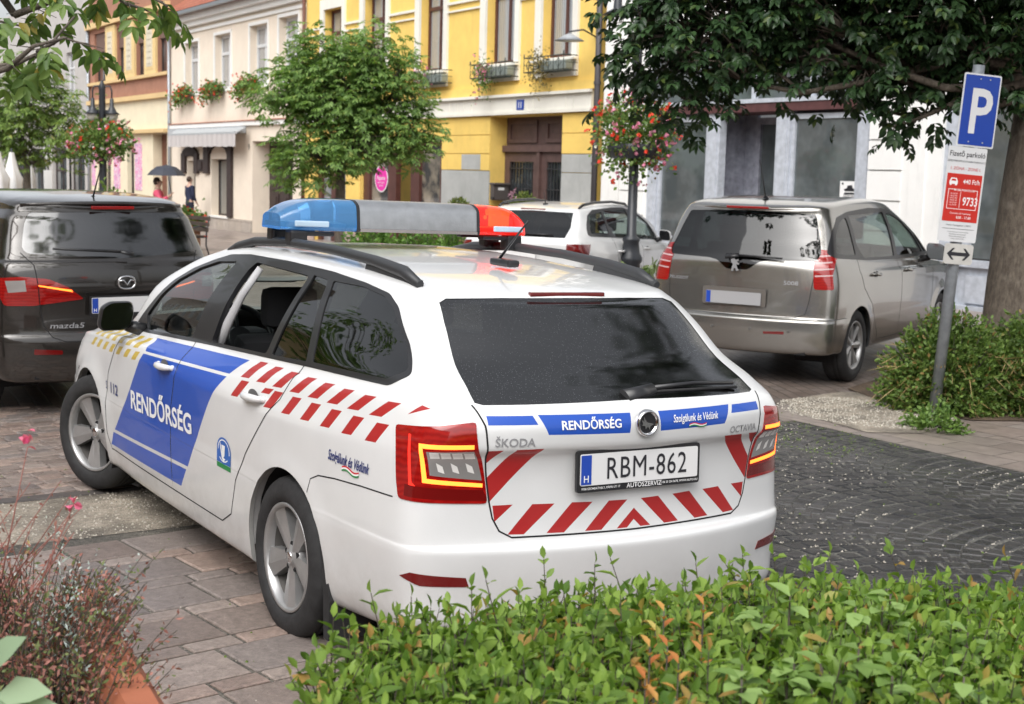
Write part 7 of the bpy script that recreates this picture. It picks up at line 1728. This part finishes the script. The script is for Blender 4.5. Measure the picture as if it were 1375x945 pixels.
# ---------------------------------------------------------------- people
SKIN = mat('skin', (.52, .33, .25), .55); HAIRB = mat('hair_brown', (.05, .03, .02), .7)
def skinned(name, verts, edges, radii, m, parent, sub=2):
    me = bpy.data.meshes.new(name); me.from_pydata(verts, edges, []); o = bpy.data.objects.new(name, me); COL.objects.link(o)
    mo = o.modifiers.new('s', 'SKIN'); ly = me.skin_vertices[0].data
    for i, r_ in enumerate(radii): ly[i].radius = r_ if isinstance(r_, tuple) else (r_, r_); ly[i].use_root = i == 0
    sb = o.modifiers.new('b', 'SUBSURF'); sb.levels = sb.render_levels = sub
    dg = bpy.context.evaluated_depsgraph_get(); me2 = bpy.data.meshes.new_from_object(o.evaluated_get(dg)); bpy.data.objects.remove(o); bpy.data.meshes.remove(me)
    return smooth(obj(name, me2, m, parent))
def person(label, loc, rz, top, legs, hair, arm_up=False, h=1.70):
    r = empty('person', label, 'person', loc, rz=rz); k = h/1.75
    V = [(0, 0, .95), (0, 0, 1.12), (0, .01, 1.30), (0, .0, 1.45), (0, .0, 1.53), (0, .01, 1.60), (0, .015, 1.68), (0, .01, 1.735)]
    E = [(i, i+1) for i in range(7)]; Rd = [(.15, .11), (.135, .10), (.155, .11), (.12, .085), (.052, .055), (.068, .08), (.078, .095), (.045, .055)]
    def chain(pts, rd, root):
        nonlocal V, E, Rd
        p = root
        for q, rr in zip(pts, rd): V.append(q); Rd.append(rr); E.append((p, len(V)-1)); p = len(V)-1
        return p
    for s in (1, -1):
        chain([(s*.10, 0, .86), (s*.105, .03, .50), (s*.11, -.02, .10), (s*.115, -.02, .05), (s*.12, .12, .03)], [.095, .062, .042, .045, .03], 0)
        if s == 1 and arm_up: pts = [(s*.17, 0, 1.42), (s*.22, .12, 1.22), (s*.14, .30, 1.33), (s*.12, .34, 1.38)]
        else: pts = [(s*.17, 0, 1.42), (s*.23, .0, 1.14), (s*.22, .12, .92), (s*.215, .16, .85)]
        w = chain(pts, [.055, .045, .034, .028], 3)
        hx = V[w]
        for f in range(4): a = (f-1.5)*.018; chain([(hx[0]-s*.005, hx[1]+.035+.004*f, hx[2]+(.03 if arm_up and s == 1 else -.045)+a*.3), (hx[0]-s*.02, hx[1]+.05+a, hx[2]+(.05 if arm_up and s == 1 else -.09))], [.010, .008], w)
        chain([(hx[0]-s*.03, hx[1]+.02, hx[2]-.01)], [.011], w)
    V = [tuple(c*k for c in v) for v in V]
    skinned('body', V, E, Rd, SKIN, r)
    jv, je, jr = [], [], []
    for p, rr in zip([(0, 0, .86), (0, 0, 1.0), (0, 0, 1.12), (0, .01, 1.30), (0, 0, 1.45), (0, 0, 1.50)], [(.19, .14), (.175, .13), (.155, .12), (.175, .13), (.145, .105), (.07, .07)]): jv.append(tuple(c*k for c in p)); jr.append(rr); 
    je = [(i, i+1) for i in range(5)]
    for s in (1, -1):
        pts = [(s*.17, 0, 1.42), (s*.22, .12, 1.22), (s*.15, .28, 1.32)] if (s == 1 and arm_up) else [(s*.17, 0, 1.42), (s*.23, .0, 1.14), (s*.22, .11, .94)]
        p = 4
        for q, rr in zip(pts, [.075, .062, .048]): jv.append(tuple(c*k for c in q)); jr.append(rr); je.append((p, len(jv)-1)); p = len(jv)-1
    skinned('jacket', jv, je, jr, top, r)
    tv, te, tr_ = [(0, 0, .98*k), (0, 0, .90*k)], [(0, 1)], [(.16, .12), (.17, .125)]
    for s in (1, -1):
        p = 1
        for q, rr in zip([(s*.10, 0, .82), (s*.105, .03, .50), (s*.11, -.02, .11)], [.105, .080, .062]): tv.append(tuple(c*k for c in q)); tr_.append(rr); te.append((p, len(tv)-1)); p = len(tv)-1
    skinned('trousers', tv, te, tr_, legs, r)
    b = MB(); b.sphere((0, -.018*k, 1.685*k), .098*k, (.92, 1.0, 1.08), 16); bm_ = b.b
    bmesh.ops.delete(bm_, geom=[f for f in bm_.faces if f.calc_center_median().y > .035*k and f.calc_center_median().z < 1.735*k or f.calc_center_median().z < 1.60*k], context='FACES'); b.done('hair', hair, r)
    b = MB(); b.sphere((0, .108*k, 1.655*k), .014*k, (.8, 1, 1.5), 8); 
    for s in (1, -1): b.sphere((s*.078*k, .01, 1.665*k), .022*k, (.4, .8, 1.2), 8)
    b.done('nose_and_ears', SKIN, r)
    b = MB()
    for s in (1, -1): b.sphere((s*.03*k, .093*k, 1.685*k), .009*k, (1, .6, .8), 8)
    b.done('eyes', BLACK_T, r)
    for s in (1, -1): b = MB(); b.box((s*.115*k, .05*k, .035), (.09, .27, .07), bev=.03); b.done('shoe', TRIM, r)
    return r
PP = at_depth(213, 33)
person('person in a pink jacket standing under a dark umbrella', PP, R(150), mat('pink_jacket', (.62, .09, .16), .8), mat('dark_trousers', (.03, .03, .04), .8), HAIRB, True, 1.66)
um = empty('umbrella', 'dark open umbrella held over the person in pink', 'umbrella', PP+Vector((0, 0, 1.36)), rz=R(150)); n = 8; b = bmesh.new(); rings = []
for q, z in ((.02, .62), (.22, .58), (.36, .48), (.44, .38)): rings.append([b.verts.new(((q*(1-.06*(j % 2)*(q > .3)))*math.cos(2*math.pi*j/16)+.12, q*(1-.06*(j % 2)*(q > .3))*math.sin(2*math.pi*j/16)+.22, z)) for j in range(16)])
for a, c in zip(rings, rings[1:]):
    for j in range(16): b.faces.new((a[j], a[(j+1) % 16], c[(j+1) % 16], c[j]))
obj('canopy', b, mat('umbrella_cloth', (.035, .04, .055), .6), um); b = MB(); b.tube([(.12, .34, -.12), (.12, .32, .05), (.12, .22, .64)], .010, 6); b.done('shaft', IRON, um)
P2 = fbase(-33.5, 0, .75); P2.z = gz(P2.x)
person('person in dark navy clothes standing at the carved niche of the cream house', P2, R(190), mat('navy_jacket', (.015, .02, .05), .8), mat('navy_trousers', (.012, .015, .03), .8), HAIRB, False, 1.74)

# ---------------------------------------------------------------- foreground: hedge and planter
random.seed(77)
HM = leaf_mat('hedge_leaf', (.08, .16, .025), (.27, .40, .08), (.42, .26, .08), .4, .45)
hp = [at_depth(x, d, 0).to_2d()[:] for x, d in ((400, 2.1), (425, 2.75), (560, 3.12), (800, 3.3), (1100, 3.42), (1480, 3.5), (1500, 1.6), (900, 1.6), (420, 1.6))]
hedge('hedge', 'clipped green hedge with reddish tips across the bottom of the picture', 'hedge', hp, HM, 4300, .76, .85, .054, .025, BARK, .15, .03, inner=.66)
# paler broad leaved sprouts growing through it
L = Leaves(); S = MB(); o = at_depth(1150, 2.7, 0); root = empty('bramble', 'pale broad leaved sprouts growing out of the hedge at the right', 'plant', o)
BM = leaf_mat('pale_leaf', (.14, .24, .05), (.30, .44, .14), (.36, .42, .12), .35)
for k in range(46):
    px_ = random.uniform(1000, 1330); d_ = random.uniform(2.3, 3.0); q = at_depth(px_, d_, random.uniform(.80, .93)); S.tube([Vector((q.x, q.y, .55))-o, q-o], [.004, .002], 4)
    for i in range(5): a = i*1.3+random.random(); L.leaf(q+Vector((0, 0, -.012*i)), Vector((math.cos(a), math.sin(a), random.uniform(-.1, .5))), Vector((0, 0, 1)), random.uniform(.04, .062), .036, .15, .2)
S.done('stems', BARK, root); L.done('foliage', BM, root, o)
# yellow and orange shoots
for (px0, px1, n, m_, lab) in ((860, 960, 12, leaf_mat('orange_shoot', (.50, .16, .05), (.62, .34, .10), (.60, .50, .15), .4), 'orange and yellow young shoots standing in the middle of the hedge'),):
    L = Leaves(); S = MB(); o = at_depth(910, 2.6, 0); root = empty('shoots', lab, 'plant', o)
    for k in range(n):
        q = at_depth(random.uniform(px0, px1), random.uniform(2.45, 2.9), random.uniform(.84, .91)); S.tube([Vector((q.x, q.y, .6))-o, q-o], [.003, .0015], 4)
        for i in range(6): a = i*2.4; L.leaf(q+Vector((0, 0, -.018*i)), Vector((math.cos(a), math.sin(a), .7)), Vector((0, 0, 1)), .035, .014)
    S.done('stems', BARK, root); L.done('foliage', m_, root, o)
# terracotta trough, lower left
TC = mat('terracotta', (.34, .115, .06), .75, var=.15, vscale=7, bump=.15, bscale=50)
A = at_depth(132, 3.35, 0); Bq = at_depth(262, 2.45, 0); dv = (Bq-A); dv.z = 0; ln = dv.length+.9; dv.normalize(); nv = Vector((dv.y, -dv.x, 0)); 
if nv.dot(rgt) > 0: nv = -nv
o = A; tr = empty('planter', 'long terracotta planter trough with a rounded rim at lower left', 'planter', o)
zt = .70; Wt = .75; b = MB(); prof = [(0, 0), (.02, zt-.12), (-.03, zt-.09), (-.035, zt-.03), (-.01, zt), (.05, zt-.005), (.075, zt-.05), (.075, zt-.16)]
prof2 = [(Wt-.075, zt-.16), (Wt-.075, zt-.05), (Wt-.05, zt-.005), (Wt+.01, zt), (Wt+.035, zt-.03), (Wt+.03, zt-.09), (Wt-.02, zt-.12), (Wt, 0)]
pr = prof+prof2; rings = []
for t in (-.25, 0, .3, .8, ln): rings.append([b.b.verts.new(dv*t+nv*x+Vector((0, 0, z))) for x, z in pr])
for a, c in zip(rings, rings[1:]):
    for j in range(len(pr)-1): f = b.b.faces.new((a[j], a[j+1], c[j+1], c[j])); f.smooth = True
f = b.b.faces.new(rings[0]); f = b.b.faces.new(rings[-1][::-1]); tro = b.done('trough', TC, tr, fix=True); smooth(tro, 40)
b = MB(); b.poly([dv*-.2+nv*.07+Vector((0, 0, zt-.13)), dv*ln+nv*.07+Vector((0, 0, zt-.13)), dv*ln+nv*(Wt-.07)+Vector((0, 0, zt-.13)), dv*-.2+nv*(Wt-.07)+Vector((0, 0, zt-.13))]); b.done('soil', MATS['soil'], tr)
random.seed(9)
def tp(t, x, z=0): return A+dv*t+nv*x+Vector((0, 0, z))
# heather-like reddish plant
L = Leaves(); L2_ = Leaves(); S = MB(); hr = empty('heather', 'dense reddish brown heather like plant filling the terracotta planter', 'plant', tp(.3, .35, zt-.13)); o = hr.location.copy()
for k in range(1150):
    t = random.uniform(-.30, .62); x = random.uniform(-.02, .85); p0 = tp(t*.8+.03, x*.9+.03, zt-.13); hh = random.uniform(.12, .34)*(1-.5*max(0, .15-x)/.15)*(1.0 if t < .4 else .75); d = Vector((random.gauss(0, .22), random.gauss(0, .22), 1))+(nv*-.5 if x < .15 else Vector((0, 0, 0))); p1 = p0+d*hh
    S.tube([p0-o, p0.lerp(p1, .5)+rv(.006)-o, p1-o], [.0022, .0018, .001], 3, caps=False)
    for i in range(24):
        q = p0.lerp(p1, .2+.8*i/24)+rv(.006); (L if random.random() < .62 else L2_).quick(q, rv()+d*.6, rv(), random.uniform(.010, .022), .007)
S.done('stems', BARK, hr); L.done('flower_spikes', leaf_mat('heather_red', (.20, .07, .06), (.42, .20, .16), (.40, .30, .14), .2, .7), hr, o); L2_.done('foliage', leaf_mat('heather_green', (.08, .11, .04), (.20, .24, .09), None, .2, .7), hr, o)
# silvery plant
L = Leaves(); sv = empty('silver_plant', 'silvery grey feathery plant between the heather and the planter rim', 'plant', tp(.02, .06, zt-.13)); o = sv.location.copy()
for k in range(34):
    p0 = tp(random.uniform(-.12, .30), random.uniform(-.02, .20), zt-.10); d = Vector((random.gauss(0, .3), random.gauss(0, .3), 1)); hh = random.uniform(.14, .34)
    for i in range(22):
        q = p0+d*hh*(i/22); a = i*2.1; L.quick(q, Vector((math.cos(a), math.sin(a), .9)), rv(), .030*(1.1-i/26), .0055)
L.done('foliage', leaf_mat('silver_leaf', (.28, .34, .32), (.48, .55, .52), None, .2), sv, o)
# broad felted leaves at the corner
L = Leaves(); fl_ = empty('felt_leaf_plant', 'broad pale grey green felted leaves in the bottom left corner', 'plant', tp(.72, .42, zt-.13)); o = fl_.location.copy()
for k, (px_, py_, an, ln_) in enumerate(((-5, 935, 25, .16), (10, 945, -5, .19), (-20, 905, 60, .17), (25, 975, -20, .2), (-40, 950, 10, .2))):
    q = scr(px_, py_, 2.35); d = rgt*math.cos(R(an))+Vector((0, 0, 1))*math.sin(R(an))*.8-fwd*.3; L.leaf(q, d, Vector((0, 0, 1))-fwd*.8, ln_*.62, .055, .10, .25)
    L.leaf(o, (q-o), Vector((0, 0, 1)), (q-o).length, .012)
L.done('foliage', leaf_mat('felt_leaf', (.22, .32, .20), (.34, .44, .28), None, .25, .8), fl_, o)
# pink gaura stalks
for k, (px_, py_, d_, lab) in enumerate(((37, 600, 3.1, 'taller pink flower on a thin stalk at the left edge'), (99, 677, 3.0, 'lower pink blossom on a thin stalk above the gravel strip'))):
    q = scr(px_, py_, d_); o = tp(.15+.1*k, .3, zt-.13); r = empty('pink_flower', lab, 'flower', o, group='pink flowers in the planter'); S = MB(); S.tube([Vector((0, 0, 0)), (q-o)*.6+Vector((.02, 0, -.02)), q-o+Vector((0, 0, .0))], [.0025, .002, .0012], 5); S.done('stem', mat('red_stem', (.25, .10, .08), .7), r)
    F = Leaves()
    for i in range(7 if k == 0 else 6):
        a = i*1.1; F.leaf(q+Vector((0, 0, .006*i if k == 0 else 0)), rgt*math.cos(a)+Vector((0, 0, math.sin(a)*.9))+rv(.2), rv(), .020, .013)
    F.done('petals', leaf_mat('gaura_pink', (.70, .06, .20), (.85, .20, .35), None, .4), r, o)
L = Leaves(); gs = empty('thin_stalks', 'sparse brown flower stalks rising from the planter at the left edge', 'plant', tp(.2, .5, zt-.13)); o = gs.location.copy(); S = MB()
for k in range(14):
    p0 = tp(random.uniform(-.1, .4), random.uniform(.1, .6), zt-.1); p1 = scr(random.uniform(-10, 110), random.uniform(640, 720), random.uniform(2.9, 3.3)); S.tube([p0-o, p0.lerp(p1, .5)+rv(.01)-o, p1-o], [.002, .0015, .001], 4)
    for i in range(9): L.quick(p0.lerp(p1, .5+.5*i/9), rv(), rv(), .014, .006)
S.done('stems', mat('red_stem', (.25, .10, .08), .7), gs); L.done('buds', MATS['heather_red'], gs, o)
